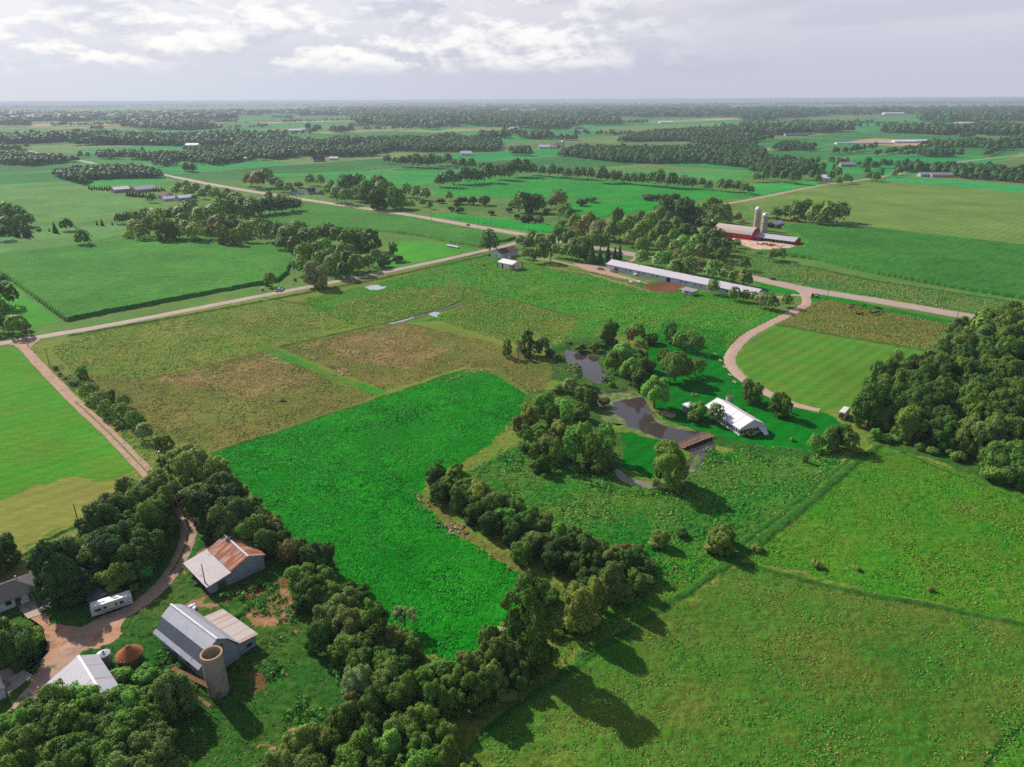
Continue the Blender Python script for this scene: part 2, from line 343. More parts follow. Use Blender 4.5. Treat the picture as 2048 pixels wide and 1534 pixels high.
# painting order matters: later polygons lie over earlier ones (photo coordinates of the outlines)
ZONES = [
 ('verge', [(-400, 560), (-400, 800), (2500, 800), (2500, 420), (1500, 330), (400, 330)]),
 ('pasture', [(40, 695), (180, 662), (500, 600), (880, 526), (965, 508), (1040, 520), (1210, 545), (1480, 592), (1570, 625), (1490, 665), (1455, 700), (1455, 735), (1540, 800), (1690, 880), (2100, 1050), (2600, 1300), (2600, 1800), (-400, 1800), (-400, 1500), (300, 960)]),
 ('pasture_g', [(600, 600), (760, 565), (960, 512), (1060, 525), (1210, 548), (1480, 594), (1560, 628), (1480, 668), (1450, 705), (1330, 690), (1200, 665), (1130, 695), (1000, 680), (880, 642), (700, 650), (640, 625)]),
 ('pasture', [(780, 580), (920, 570), (930, 605), (880, 630), (760, 650), (650, 660), (640, 620)]),
 ('pasture', [(925, 575), (1160, 636), (1130, 692), (1000, 682), (880, 640), (925, 610)]),
 ('brown', [(120, 750), (300, 755), (525, 703), (765, 792), (420, 908), (330, 885), (210, 800)]),
 ('brown2', [(310, 760), (525, 705), (640, 745), (600, 790), (460, 790)]),
 ('brown', [(560, 696), (800, 642), (1000, 690), (1110, 735), (1090, 780), (1050, 778), (985, 738), (925, 735), (768, 782)]),
 ('brown2', [(640, 690), (800, 650), (900, 700), (820, 740), (700, 720)]),
 ('vivid', [(415, 910), (760, 795), (925, 741), (985, 745), (1055, 790), (1050, 825), (1000, 872), (925, 925), (865, 945), (838, 985), (842, 1010), (890, 1050), (1060, 1165), (1120, 1195), (1000, 1330), (900, 1345), (820, 1290), (690, 1180), (560, 1050), (480, 960)]),
 ('left_field', [(-300, 700), (30, 694), (75, 740), (150, 815), (215, 872), (285, 942), (200, 965), (130, 952), (0, 1000), (-300, 1100)]),
 ('hay', [(-300, 1110), (0, 1002), (130, 953), (240, 965), (200, 1020), (90, 1075), (0, 1110), (-300, 1220)]),
 ('hay2', [(-300, 1230), (0, 1112), (90, 1080), (160, 1050), (140, 1130), (40, 1180), (-300, 1300)]),
 ('yardgrass', [(-300, 1190), (70, 1160), (160, 1060), (280, 970), (360, 985), (440, 960), (560, 1050), (640, 1130), (700, 1250), (800, 1400), (800, 1800), (-300, 1800)]),
 ('bare', [(372, 1150), (480, 1090), (450, 1080), (400, 1100)]),
 ('mud', [(505, 1160), (545, 1160), (560, 1180), (470, 1202), (440, 1200)]),
 ('rubble', [(480, 1225), (545, 1180), (575, 1185), (590, 1215), (605, 1240), (580, 1260), (540, 1250), (510, 1250)]),
 ('mud', [(492, 1352), (530, 1352), (528, 1370), (500, 1378), (480, 1365)]),
 ('rubble', [(560, 1352), (574, 1352), (574, 1360), (560, 1360)]), ('rubble', [(574, 1446), (588, 1446), (590, 1460), (576, 1460)]), ('rubble', [(518, 1478), (532, 1476), (532, 1490), (518, 1492)]),
 ('bare', [(390, 1190), (420, 1200), (440, 1215), (400, 1225), (375, 1210)]),
 ('meadow_wet', [(850, 1000), (960, 930), (1060, 880), (1180, 930), (1340, 980), (1420, 905), (1510, 900), (1600, 905), (1700, 890), (1660, 960), (1560, 1050), (1480, 1110), (1340, 1180), (1180, 1150), (1060, 1080), (950, 1000)]),
 ('brown', [(835, 990), (870, 1000), (960, 1080), (1120, 1170), (1180, 1200), (1110, 1195), (1060, 1160), (890, 1048), (842, 1008)]),
 ('lawn', [(1330, 640), (1450, 665), (1452, 720), (1500, 765), (1560, 808), (1660, 828), (1700, 860), (1640, 900), (1510, 905), (1430, 880), (1330, 840), (1290, 790), (1250, 770), (1280, 720)]),
 ('lawn', [(1230, 860), (1290, 872), (1345, 892), (1380, 910), (1350, 945), (1290, 955), (1240, 935), (1225, 900)]),
 ('reed', [(1130, 680), (1200, 670), (1250, 690), (1300, 760), (1250, 790), (1190, 780), (1100, 760), (1110, 700)]),
 ('reed', [(1050, 780), (1200, 780), (1215, 850), (1250, 870), (1240, 960), (1150, 940), (1040, 880)]),
 ('mown', [(1550, 650), (1650, 668), (1880, 708), (1830, 735), (1745, 770), (1700, 815), (1640, 826), (1560, 795), (1500, 765), (1468, 725), (1475, 700)]),
 ('brown', [(1568, 640), (1610, 615), (1650, 598), (1780, 625), (1905, 648), (1885, 706), (1650, 667), (1552, 650)]),
 ('verge_g', [(1620, 592), (1650, 587), (1760, 612), (1910, 642), (1898, 650), (1780, 625), (1652, 598), (1610, 612)]),
 ('verge_g', [(1510, 562), (1600, 584), (1600, 592), (1530, 582)]),
 ('weeds', [(1470, 500), (1560, 520), (1750, 560), (2048, 605), (2400, 660), (2400, 720), (1958, 634), (1760, 600), (1610, 573), (1500, 552)]),
 ('meadow_up', [(1480, 1120), (1560, 1060), (1690, 930), (1760, 890), (2048, 985), (2600, 1180), (2600, 1400), (2048, 1245), (1800, 1190)]),
 ('meadow_lo', [(1480, 1128), (1800, 1196), (2048, 1252), (2600, 1410), (2600, 1800), (900, 1800), (900, 1540), (980, 1450), (1200, 1290), (1380, 1190)]),
 ('meadow_up', [(1180, 1170), (1340, 1110), (1470, 1110), (1380, 1180), (1200, 1285), (1100, 1330)]),
 ('meadow_up', [(2060, 1430), (1985, 1490), (1960, 1560), (2300, 1560)]),
 ('bare', [(1140, 524), (1213, 533), (1225, 545), (1300, 562), (1290, 570), (1215, 552), (1160, 537)]),
 ('mud', [(1285, 572), (1330, 562), (1368, 570), (1350, 584), (1300, 584)]),
 ('pasture', [(1100, 528), (1180, 538), (1280, 572), (1300, 580), (1240, 566), (1120, 540)]),
 ('bare', [(1465, 474), (1500, 476), (1585, 490), (1570, 497), (1520, 499), (1480, 486)]),
 ('weeds', [(855, 400), (960, 402), (1100, 405), (1140, 410), (1160, 445), (1100, 450), (1000, 432), (880, 415)]),
 ('bright', [(782, 486), (830, 480), (895, 488), (952, 500), (880, 516), (770, 539), (742, 530), (786, 512)]),
 ('bright', [(0, 550), (22, 568), (124, 645), (60, 652), (0, 620), (-200, 600), (-200, 540)]),
 ('bright', [(180, 362), (250, 358), (300, 355), (335, 364), (300, 370), (230, 370), (185, 374)]),
 ('pale', [(520, 703), (560, 706), (600, 722), (560, 730)]),
]
# raised strips of rough grass, weeds and ditch banks: (outline, width m, height m, colour)
STRIPS = [
 ([(140, 672), (300, 644), (500, 608), (760, 558), (960, 514), (985, 508)], 2.6, 1.1, 'tall'),
 ([(770, 556), (880, 528), (965, 506)], 1.6, 0.7, 'tall'),
 ([(510, 592), (620, 612), (740, 628), (800, 640)], 1.5, 0.45, 'tall'),
 ([(530, 698), (640, 745), (765, 790)], 5.0, 0.05, 'pasture_g'),
 ([(290, 757), (420, 730), (525, 703)], 1.5, 0.4, 'brown'),
 ([(560, 694), (700, 662), (800, 640), (900, 612), (925, 600), (928, 575)], 1.5, 0.6, 'tall'),
 ([(925, 574), (1000, 592), (1080, 616), (1160, 638)], 1.4, 0.6, 'tall'),
 ([(1205, 685), (1130, 690), (1110, 700)], 6.0, 0.9, 'tall'),
 ([(420, 906), (600, 848), (765, 793), (900, 748), (930, 740), (985, 743), (1055, 788)], 1.2, 0.5, 'brown'),
 ([(1440, 1140), (1520, 1085), (1600, 1020), (1690, 945), (1765, 885)], 2.4, 0.55, 'tall'),
 ([(1490, 1085), (1560, 1030), (1640, 965), (1720, 905)], 1.2, 0.35, 'tall'),
 ([(1465, 1125), (1560, 1150), (1690, 1180), (1850, 1210), (2060, 1252), (2300, 1300)], 1.6, 0.45, 'tall'),
 ([(1470, 1118), (1400, 1165), (1300, 1235), (1200, 1300), (1060, 1400), (960, 1480)], 1.6, 0.35, 'tall'),
 ([(1780, 895), (1860, 930), (1950, 965), (2060, 1010)], 0.9, 0.1, 'tall'),
 ([(1765, 885), (1860, 905), (1960, 945), (2060, 985)], 8.0, 0.6, 'reed'),
 ([(2060, 1445), (2010, 1480), (1975, 1530)], 1.3, -0.25, 'tall'),
 ([(1000, 400), (1100, 408), (1200, 402)], 4.0, 0.5, 'vivid'),
 ([(1430, 880), (1470, 892), (1540, 902), (1600, 905)], 6.0, 0.6, 'tall'),
 ([(1100, 535), (1180, 548), (1270, 575), (1300, 583)], 2.4, 0.7, 'bare'),
 ([(470, 1235), (520, 1200), (550, 1178)], 1.6, 0.5, 'tall'),
 ([(500, 1262), (560, 1258), (600, 1248)], 2.0, 0.3, 'yardgrass'),
 ([(1470, 505), (1560, 522), (1750, 563), (2048, 608)], 3.0, 0.9, 'tall'),
 ([(1550, 650), (1650, 668), (1885, 708)], 1.4, 0.6, 'tall'),
 ([(20, 1130), (90, 1082), (150, 1055)], 1.3, 0.5, 'tall'),
 ([(115, 668), (60, 672), (0, 692)], 1.5, 0.4, 'tall'),
]

TH = np.linspace(R_(-64), R_(64), 1080)
rad = [56.0]
while rad[-1] < 1300: rad.append(rad[-1] + max(0.0021 * rad[-1], 5.2e-6 * rad[-1] ** 2))
while rad[-1] < 60000: rad.append(rad[-1] * 1.016)
RAD = np.array(rad)
GX = RAD[:, None] * np.sin(TH)[None, :]; GY = RAD[:, None] * np.cos(TH)[None, :]
GR = np.repeat(RAD[:, None], len(TH), 1)
N_IN = int(np.searchsorted(RAD, 1320))


def tussock(X, Y):
    a = vnoise(X / 1.7, Y / 1.7, 11); b = vnoise(X / 0.9 + 5, Y / 0.9, 12); c = vnoise(X / 6.5, Y / 6.5, 13)
    return (0.55 * a + 0.45 * b) ** 1.5 * 1.5 * (0.55 + 0.9 * c)

def build_ground():
    X, Y = GX, GY; n = X.shape
    c1 = np.empty(n + (3,)); c2 = np.empty(n + (3,)); tf = np.empty(n)
    base = COL['pasture']; c1[:] = base[0]; c2[:] = base[1]; tf[:] = base[2]
    xi, yi = X[:N_IN], Y[:N_IN]
    jx = (fbm(xi / 5, yi / 5, 31, 3) - 0.5) * 4.0; jy = (fbm(xi / 5, yi / 5, 41, 3) - 0.5) * 4.0
    for nm, pts in ZONES:
        k = COL[nm]; jk = 2.6 if nm in ('rubble', 'mud', 'bare') else 1.5 if pts[0][1] > 650 else 1.0
        m = inside(gxy(pts), xi + jx * jk, yi + jy * jk)
        c1[:N_IN][m] = k[0]; c2[:N_IN][m] = k[1]; tf[:N_IN][m] = k[2]
    z = np.zeros(n); raise_ = np.zeros(xi.shape)
    for pts, wd, h, nm in STRIPS:
        L = gxy(pts); k = COL[nm]
        bx0, by0 = L.min(0) - 12; bx1, by1 = L.max(0) + 12
        m = (xi > bx0) & (xi < bx1) & (yi > by0) & (yi < by1)
        if not m.any(): continue
        d = dist_line(L, xi[m] + jx[m] * 0.3, yi[m] + jy[m] * 0.3)
        wl = wd * (0.45 + 0.35 * fbm(xi[m] / 4, yi[m] / 4, 51, 2))
        f = np.clip(1.35 - d / wl, 0, 1); f = f * f * (3 - 2 * f)
        q = raise_[m]; q = np.where(np.abs(f * h) > np.abs(q), f * h * (0.6 + 0.8 * vnoise(xi[m] / 2.5, yi[m] / 2.5, 52)), q); raise_[m] = q
        s = f > 0.35
        for arr, kv in ((c1, k[0]), (c2, k[1])):
            a = arr[:N_IN][m]; a[s] = kv; arr[:N_IN][m] = a
        a = tf[:N_IN][m]; a[s] = k[2]; tf[:N_IN][m] = a
    fade = np.clip((520 - GR) / 260, 0, 1)
    z = tf * 0.8 * (tussock(X, Y) - 0.25) * fade
    z[:N_IN] += raise_ * 0.7
    # flat where roads, yards and water lie
    for L, wd in FLAT:
        m = dist_line(L, xi, yi) < wd
        z[:N_IN][m] = np.minimum(z[:N_IN][m], -0.12); tf[:N_IN][m] = 0.05
    for poly in FLATP:
        m = inside(poly, xi, yi); z[:N_IN][m] = np.minimum(z[:N_IN][m], 0.0) - 0.3; tf[:N_IN][m] = 0.05
    for poly in FLATY:
        m = inside(poly * 1.0, xi, yi); z[:N_IN][m] = np.minimum(z[:N_IN][m], -0.05); tf[:N_IN][m] = 0.05
    far = np.clip((GR - 1150) / 150, 0, 1)
    V = np.stack([X, Y, z], -1).reshape(-1, 3)
    a, b = n; idx = np.arange(a * b).reshape(a, b)
    Fq = np.stack([idx[:-1, :-1], idx[1:, :-1], idx[1:, 1:], idx[:-1, 1:]], -1).reshape(-1, 4)[:, ::-1]
    # the rest of the land, behind and beside the sheet
    e = 60000.0; k = len(V)
    V = np.vstack([V, [(-e, -e, -0.9), (e, -e, -0.9), (e, e, -0.9), (-e, e, -0.9)]]); Fq = np.vstack([Fq, [(k, k + 1, k + 2, k + 3)]])
    pad = lambda arr, v: np.vstack([arr.reshape(-1, 3), np.repeat(np.array(v)[None], 4, 0)])
    one = np.ones((len(V), 1))
    attrs = {'c1': ('POINT', 'FLOAT_COLOR', np.hstack([pad(c1, base[0]), one])), 'c2': ('POINT', 'FLOAT_COLOR', np.hstack([pad(c2, base[1]), one])),
             'tuft': ('POINT', 'FLOAT', np.append(tf.ravel(), [0.2] * 4)), 'far': ('POINT', 'FLOAT', np.append(far.ravel(), [0.0] * 4))}
    me = mesh_np('ground', V, Fq, ground_material('grassland', patch=True), attrs, smooth=True)
    o = link('ground', me); return tag(o, 'green pasture and farmland reaching to the horizon', 'ground', kind='structure')


def crop(name, label, pts, h, k1, k2, rows=0.0, tuft=0.2, rough=0.35):
    """a standing crop: its top follows the plants, its edges drop to the ground"""
    poly = gxy(pts); X, Y = GX[:N_IN], GY[:N_IN]
    cxm = 0.25 * (X[:-1, :-1] + X[1:, :-1] + X[1:, 1:] + X[:-1, 1:]); cym = 0.25 * (Y[:-1, :-1] + Y[1:, :-1] + Y[1:, 1:] + Y[:-1, 1:])
    jx = (fbm(cxm / 9, cym / 9, 61, 2) - 0.5) * 3.0
    m = inside(poly, cxm + jx, cym - jx)
    a, b = X.shape; idx = np.arange(a * b).reshape(a, b)
    q = np.stack([idx[:-1, :-1], idx[:-1, 1:], idx[1:, 1:], idx[1:, :-1]], -1)[m]
    if not len(q): return
    use, inv = np.unique(q.ravel(), return_inverse=True); cnt = np.bincount(inv)
    x = X.ravel()[use]; y = Y.ravel()[use]
    z = h * (1 + rough * (fbm(x / 2.2, y / 2.2, 71, 2) - 0.5)) + 0.25 * h * (fbm(x / 30, y / 30, 72, 2) - 0.5)
    z = np.where(cnt < 4, -0.05, z)
    V = np.stack([x, y, z], -1); n = len(V); one = np.ones((n, 1))
    A = np.repeat(np.array(srgb(*k1, GK))[None], n, 0); B = np.repeat(np.array(srgb(*k2, GK))[None], n, 0)
    key = 'crop_%d_%d' % (int(rows), int(tuft * 100))
    if key not in MATS: MATS[key] = ground_material(key, rows=rows, fine=0.8)
    me = mesh_np(name, V, inv.reshape(-1, 4), MATS[key], {'c1': ('POINT', 'FLOAT_COLOR', np.hstack([A, one])), 'c2': ('POINT', 'FLOAT_COLOR', np.hstack([B, one])), 'tuft': ('POINT', 'FLOAT', np.full(n, tuft))}, smooth=True)
    o = link(name, me); return tag(o, label, 'crop field', kind='stuff')


def ribbon(name, label, pts, width, mt, z=0.03, cat='road', px=True, n=8, crown=0.0):
    L = smooth_line([tuple(gh(*p))[:2] for p in pts] if px else pts, n); V = []; Fq = []
    ks = 5
    for i, p in enumerate(L):
        a = np.array(L[max(i - 1, 0)]); b = np.array(L[min(i + 1, len(L) - 1)]); d = (b - a) / (np.linalg.norm(b - a) + 1e-9); nn = np.array([-d[1], d[0]])
        wv = width(i / (len(L) - 1)) if callable(width) else width
        for k in range(ks):
            s = k / (ks - 1) * 2 - 1; jit = 1 + (0.06 * math.sin(i * 1.7 + k) if abs(s) == 1 else 0)
            q = np.array(p) + nn * s * wv * 0.5 * jit
            V.append((q[0], q[1], z + crown * (1 - s * s) - (0.10 if abs(s) == 1 else 0)))
    for i in range(len(L) - 1):
        for k in range(ks - 1): a = i * ks + k; Fq.append((a, a + ks, a + ks + 1, a + 1))
    o = link(name, mesh_np(name, V, Fq, mt, smooth=True)); return tag(o, label, cat, kind='structure')
def sheet(name, label, pts, mt, z=0.02, cat='yard', kind='structure', wob=0.0, sub=6):
    P = smooth_line([tuple(gh(*p))[:2] for p in pts] + [tuple(gh(*pts[0]))[:2]], sub)[:-1]
    if wob: P = [(p[0] + wob * (random.random() - 0.5), p[1] + wob * (random.random() - 0.5)) for p in P]
    bm = bmesh.new(); vs = [bm.verts.new((p[0], p[1], z)) for p in P]; f = bm.faces.new(vs); bmesh.ops.triangulate(bm, faces=[f])
    bmesh.ops.recalc_face_normals(bm, faces=bm.faces)
    if sum(f.normal.z for f in bm.faces) < 0: bmesh.ops.reverse_faces(bm, faces=bm.faces)
    me = bpy.data.meshes.new(name); bm.to_mesh(me); bm.free(); me.materials.append(mt)
    return tag(link(name, me), label, cat, kind=kind)

HIGHWAY = [(-40, 285), (6, 293), (52, 301), (98, 310), (165, 322), (200, 329), (258, 338), (310, 346), (420, 368), (530, 387), (640, 403.5), (800, 427), (1058, 471), (1240, 504), (1313, 517), (1503, 555), (1609, 578), (1760, 602), (1957, 636), (2100, 661), (2400, 715)]
COUNTY = [(-300, 742), (0, 687), (180, 657), (340, 627), (500, 596), (600, 577), (760, 546), (880, 521), (960, 503), (1005, 493), (1040, 484), (1080, 476)]
DRIVE = [(30, 684), (52, 700), (75, 726), (150, 803), (215, 863), (290, 940), (335, 985), (368, 1030), (377, 1065), (366, 1105), (340, 1150), (302, 1190), (255, 1222), (180, 1262), (118, 1330), (60, 1400), (0, 1470)]
FARMDR = [(1606, 584), (1612, 596), (1612, 608), (1590, 622), (1540, 647), (1495, 672), (1466, 702), (1460, 725), (1480, 752), (1520, 778), (1580, 806), (1640, 821)]
ROADR = [(1440, 408), (1480, 403), (1600, 379), (1660, 368), (1718, 361), (1771, 352), (1807, 345.5), (1850, 336), (1921, 324), (1951, 320), (2060, 309)]
FLAT = [(gxy(HIGHWAY), 7.5), (gxy(COUNTY), 5.0), (np.array(smooth_line([tuple(p) for p in gxy(DRIVE)], 4)), 2.6), (np.array(smooth_line([tuple(p) for p in gxy(FARMDR)], 4)), 3.2), (gxy(ROADR), 6.0)]

POND = [(1197, 786), (1240, 781), (1285, 790), (1300, 815), (1330, 845), (1382, 855), (1420, 872), (1434, 893), (1412, 915), (1392, 945), (1365, 955), (1378, 925), (1384, 906), (1345, 888), (1290, 870), (1250, 855), (1212, 846), (1188, 818)]
CHANNEL = [(1368, 950), (1340, 952), (1300, 962), (1262, 955), (1238, 936), (1226, 940), (1240, 960), (1275, 975), (1330, 980), (1372, 968)]
STREAM = [(1128, 698), (1152, 703), (1176, 710), (1200, 714), (1198, 733), (1222, 750), (1216, 768), (1188, 766), (1168, 752), (1154, 736), (1132, 724)]
FLATP = [gxy(POND), gxy(CHANNEL), gxy(STREAM)]
YARD = [(48, 1226), (96, 1228), (104, 1248), (200, 1250), (252, 1225), (236, 1276), (200, 1296), (150, 1304), (110, 1352), (70, 1400), (36, 1424), (74, 1350), (92, 1300), (88, 1268)]
APRON = [(30, 1200), (84, 1176), (104, 1212), (56, 1238)]
SLAB = [(-60, 1370), (0, 1344), (39, 1326), (48, 1341), (68, 1352), (22, 1386), (0, 1392), (-60, 1412)]
BARNYARD = [(1462, 476), (1492, 476), (1540, 484), (1588, 491), (1570, 497), (1520, 499), (1496, 494), (1478, 486)]
PUDDLE = [(727, 574), (742, 570), (756, 570), (764, 573), (774, 573), (768, 577), (754, 580), (738, 579)]
FLATY = [gxy(p) for p in (YARD, APRON, SLAB, BARNYARD, PUDDLE, [(1146, 526), (1180, 530), (1216, 536), (1224, 546), (1262, 556), (1300, 568), (1268, 562), (1204, 548), (1166, 538)], [(760, 652), (800, 642), (850, 626), (924, 605), (926, 612), (880, 634), (790, 650)])]

ground = build_ground()

CORN1, CORN2 = (66, 134, 48), (82, 142, 56)
crop('corn_field', 'rowed cornfield between the county road and the long wood, its near corner by the road junction', [(-120, 520), (0, 548), (27, 566), (132, 644), (150, 641), (250, 620), (400, 592), (500, 574), (556, 565), (577, 548), (592, 520), (584, 501), (530, 491), (440, 481), (350, 473), (250, 480), (165, 491), (0, 512)], 2.2, CORN1, CORN2, rows=90, tuft=0.16)
crop('corn_field', 'olive crop field with a lone round bush at its lower edge', [(-100, 490), (0, 476), (100, 462), (180, 452), (258, 447), (276, 456), (250, 472), (170, 489), (0, 510), (-100, 515)], 0.7, (92, 146, 74), (104, 150, 82))
crop('soy_field', 'pale green hillside field sloping down from the sheds', [(-200, 330), (0, 336), (75, 342), (110, 356), (165, 371), (260, 394), (330, 411), (346, 421), (262, 432), (150, 452), (60, 462), (0, 470), (-200, 470)], 0.6, (86, 142, 70), (106, 150, 76), tuft=0.08)
crop('corn_field', 'mid-green corn field beside the highway curve', [(505, 436), (612, 403), (640, 409), (830, 436), (960, 462), (1036, 478), (1000, 486), (985, 490), (962, 496), (900, 486), (850, 475), (790, 467), (740, 461), (600, 454), (510, 446)], 1.8, (64, 128, 46), (80, 136, 54), rows=0, tuft=0.12)
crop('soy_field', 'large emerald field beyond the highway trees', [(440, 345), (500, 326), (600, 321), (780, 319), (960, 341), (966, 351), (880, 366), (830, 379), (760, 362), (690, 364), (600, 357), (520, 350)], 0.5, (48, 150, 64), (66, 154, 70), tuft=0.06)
crop('soy_field', 'emerald field framed by tree rows on two sides', [(860, 379), (940, 359), (1080, 349), (1200, 359), (1380, 373), (1488, 386), (1500, 392), (1450, 399), (1380, 402), (1150, 400), (1060, 398), (950, 394), (870, 390)], 0.6, (38, 146, 52), (58, 150, 58), tuft=0.12)
crop('soy_field', 'pale emerald field between the tree row and the big wood', [(800, 304), (965, 306), (1100, 318), (1300, 329), (1480, 336), (1505, 345), (1482, 361), (1430, 360), (1300, 350), (1150, 338), (1000, 331), (980, 318)], 0.5, (66, 154, 74), (86, 158, 78), tuft=0.06)
crop('hay_field', 'vivid green rippled hay field above the roadside wood', [(1140, 407), (1250, 401), (1330, 403), (1302, 421), (1232, 431), (1165, 441), (1130, 426)], 0.7, (26, 148, 44), (50, 154, 48), tuft=0.3, rough=0.9)
crop('corn_field', 'narrow vivid strip of corn above the highway', [(858, 427), (1000, 440), (1126, 455), (1112, 468), (1000, 455), (880, 434)], 1.6, (26, 156, 56), (44, 160, 58), tuft=0.3, rough=0.7)
crop('soy_field', 'wide olive field behind the two tall silos', [(1482, 405), (1600, 381), (1662, 370), (1760, 362), (1900, 374), (2048, 388), (2400, 420), (2400, 540), (2048, 490), (1850, 471), (1700, 446), (1560, 440), (1505, 421)], 0.6, (108, 144, 68), (118, 146, 72), rows=90, tuft=0.08)
crop('corn_field', 'tall cornfield stretching from the red farm to the far wood', [(1560, 456), (1600, 449), (1720, 456), (1900, 476), (2048, 493), (2400, 545), (2400, 665), (2048, 600), (1900, 576), (1750, 549), (1620, 519), (1560, 512), (1500, 508), (1545, 503), (1602, 497), (1612, 486)], 2.3, (54, 122, 44), (70, 130, 52), rows=0, tuft=0.14)
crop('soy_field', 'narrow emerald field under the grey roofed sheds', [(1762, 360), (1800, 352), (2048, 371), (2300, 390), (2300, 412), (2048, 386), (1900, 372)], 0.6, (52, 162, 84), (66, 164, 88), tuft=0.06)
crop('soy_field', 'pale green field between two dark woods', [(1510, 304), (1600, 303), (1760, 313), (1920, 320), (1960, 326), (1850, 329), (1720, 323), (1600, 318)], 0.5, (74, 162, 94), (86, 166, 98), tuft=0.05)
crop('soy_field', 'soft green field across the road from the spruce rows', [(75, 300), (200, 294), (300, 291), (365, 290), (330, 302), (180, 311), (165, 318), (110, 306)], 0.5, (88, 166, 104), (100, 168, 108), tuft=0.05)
crop('soy_field', 'green field between the hedges west of the red farm', [(1480, 372), (1560, 366), (1640, 362), (1640, 369), (1500, 396), (1495, 388)], 0.5, (50, 164, 72), (60, 166, 76), tuft=0.06)
crop('wheat_field', 'long tan stubble strip before the white roofs', [(1455, 278), (1500, 273), (1620, 272), (1700, 279), (1765, 284), (1700, 288), (1600, 286), (1520, 282)], 0.3, (205, 164, 122), (190, 158, 112), tuft=0.05)
crop('wheat_field', 'tan stubble field inside the far woods', [(1085, 262), (1120, 258), (1180, 255), (1252, 259), (1240, 266), (1170, 267)], 0.3, (205, 160, 118), (190, 150, 108), tuft=0.05)

# roads, drives, yards
asph = mat('asphalt', srgb(200, 182, 174, 0.50), 0.85, 0.08, 0.08, 0.2)
asph2 = mat('worn_asphalt', srgb(198, 174, 164, 0.52), 0.85, 0.10, 0.08, 0.2)
gravel = mat('gravel', srgb(206, 172, 154, 0.52), 0.95, 0.16, 0.35, 0.1, bump=0.4)
dirt = mat('dirt_track', srgb(202, 166, 146, 0.54), 0.95, 0.24, 0.30, 0.1, stain=srgb(120, 130, 70, 0.5), stain_amt=0.15, stain_scale=0.25, bump=0.6)
drivem = mat('pink_gravel', srgb(210, 178, 162, 0.54), 0.95, 0.10, 0.25, 0.1, bump=0.3)
conc = mat('concrete_slab', srgb(206, 186, 174, 0.55), 0.9, 0.12, 0.4, 0.2, stain=srgb(170, 140, 120, 0.5), stain_amt=0.25)
yardm = mat('farmyard_concrete', srgb(232, 196, 176, 0.6), 0.9, 0.14, 0.15, 0.2, stain=srgb(160, 110, 84, 0.5), stain_amt=0.35, stain_scale=0.2)
ribbon('road_shoulder', 'gravel shoulder of the highway', HIGHWAY, 13.5, gravel, 0.02, 'road shoulder')
ribbon('highway', 'straight paved highway crossing the farmland', HIGHWAY, 9.0, asph, 0.10, 'road', crown=0.06)
ribbon('county_road', 'paved county road beside the pasture', COUNTY, 7.6, asph2, 0.08, 'road', crown=0.05)
ribbon('gravel_drive', 'gravel drive leading from the county road to the old barns', DRIVE, lambda t: 4.2 if t < 0.74 else 4.2 + 3.0 * min(1, (t - 0.74) / 0.1), dirt, 0.07, 'drive', crown=0.08)
ribbon('farm_drive', 'curving pinkish drive from the highway past the tent', FARMDR, lambda t: 5.4 if t < 0.85 else 5.4 - 12 * (t - 0.85) , drivem, 0.07, 'drive', crown=0.05)
for o_, lab in ((0.0, 'strip of grass along the middle of the gravel drive'),):
    L_ = smooth_line([tuple(gh(*p))[:2] for p in DRIVE[3:11]], 14); m_ = []
    P_ = [L_[k] for k in range(len(L_))]
    V_, F_ = [], []
    for k, p_ in enumerate(P_):
        a_ = np.array(P_[max(k - 1, 0)]); b_ = np.array(P_[min(k + 1, len(P_) - 1)]); d_ = (b_ - a_) / np.linalg.norm(b_ - a_); n_ = np.array([-d_[1], d_[0]])
        w_ = 0.22 + 0.25 * float(vnoise(np.array([k * 0.7]), np.array([3.1]), 8)[0])
        for s_ in (-1, 1): V_.append((p_[0] + n_[0] * w_ * s_, p_[1] + n_[1] * w_ * s_, 0.165))
    F_ = [(2 * k, 2 * k + 1, 2 * k + 3, 2 * k + 2) for k in range(len(P_) - 1)]
    tag(link('grass_strip', mesh_np('grass_strip', V_, F_, mat('crown_grass', srgb(128, 134, 78, 0.5), 0.95, 0.3, 0.6))), lab, 'grass', kind='stuff')
ribbon('side_lane', 'lane joining the curving drive to the long barn', [(1530, 590), (1560, 594), (1588, 590), (1608, 592)], 4.5, drivem, 0.05, 'drive')
ribbon('country_road', 'far gravel road beside the olive field', ROADR, 8.5, gravel, 0.15, 'road')
ribbon('house_drive', 'thin drive from the garage to the long barn', [(1060, 516), (1100, 520), (1150, 531), (1200, 541), (1290, 566)], 4.5, gravel, 0.03, 'drive')
ribbon('house_lane', 'lane beside the highway at the roadside wood', [(1240, 528), (1262, 522), (1275, 514), (1285, 512)], 5, gravel, 0.03, 'drive')
sheet('road_junction', 'flared junction of the gravel drive and county road', [(18, 689), (80, 676), (62, 694), (66, 712), (52, 706), (40, 694)], dirt, 0.055, 'road')
sheet('drive_mouth', 'flared mouth of the curving drive at the highway', [(1588, 580), (1632, 586), (1620, 594), (1618, 604), (1606, 604), (1604, 590)], drivem, 0.06, 'road')
sheet('dirt_yard', 'bare dirt farmyard between house, trailer and sheds', YARD, mat('yard_dirt', srgb(208, 160, 132, 0.56), 0.95, 0.22, 0.30, 0.1, stain=srgb(150, 120, 90, 0.5), stain_amt=0.25, stain_scale=0.2, bump=0.6), 0.06, 'yard', wob=1.6)
sheet('concrete_apron', 'concrete apron in front of the ranch house', APRON, conc, 0.14, 'yard', sub=2)
sheet('barnyard', 'pale concrete cattle yard below the red barn', [(1462, 476), (1492, 476), (1540, 484), (1588, 491), (1570, 497), (1520, 499), (1496, 494), (1478, 486)], yardm, 0.12, 'yard')
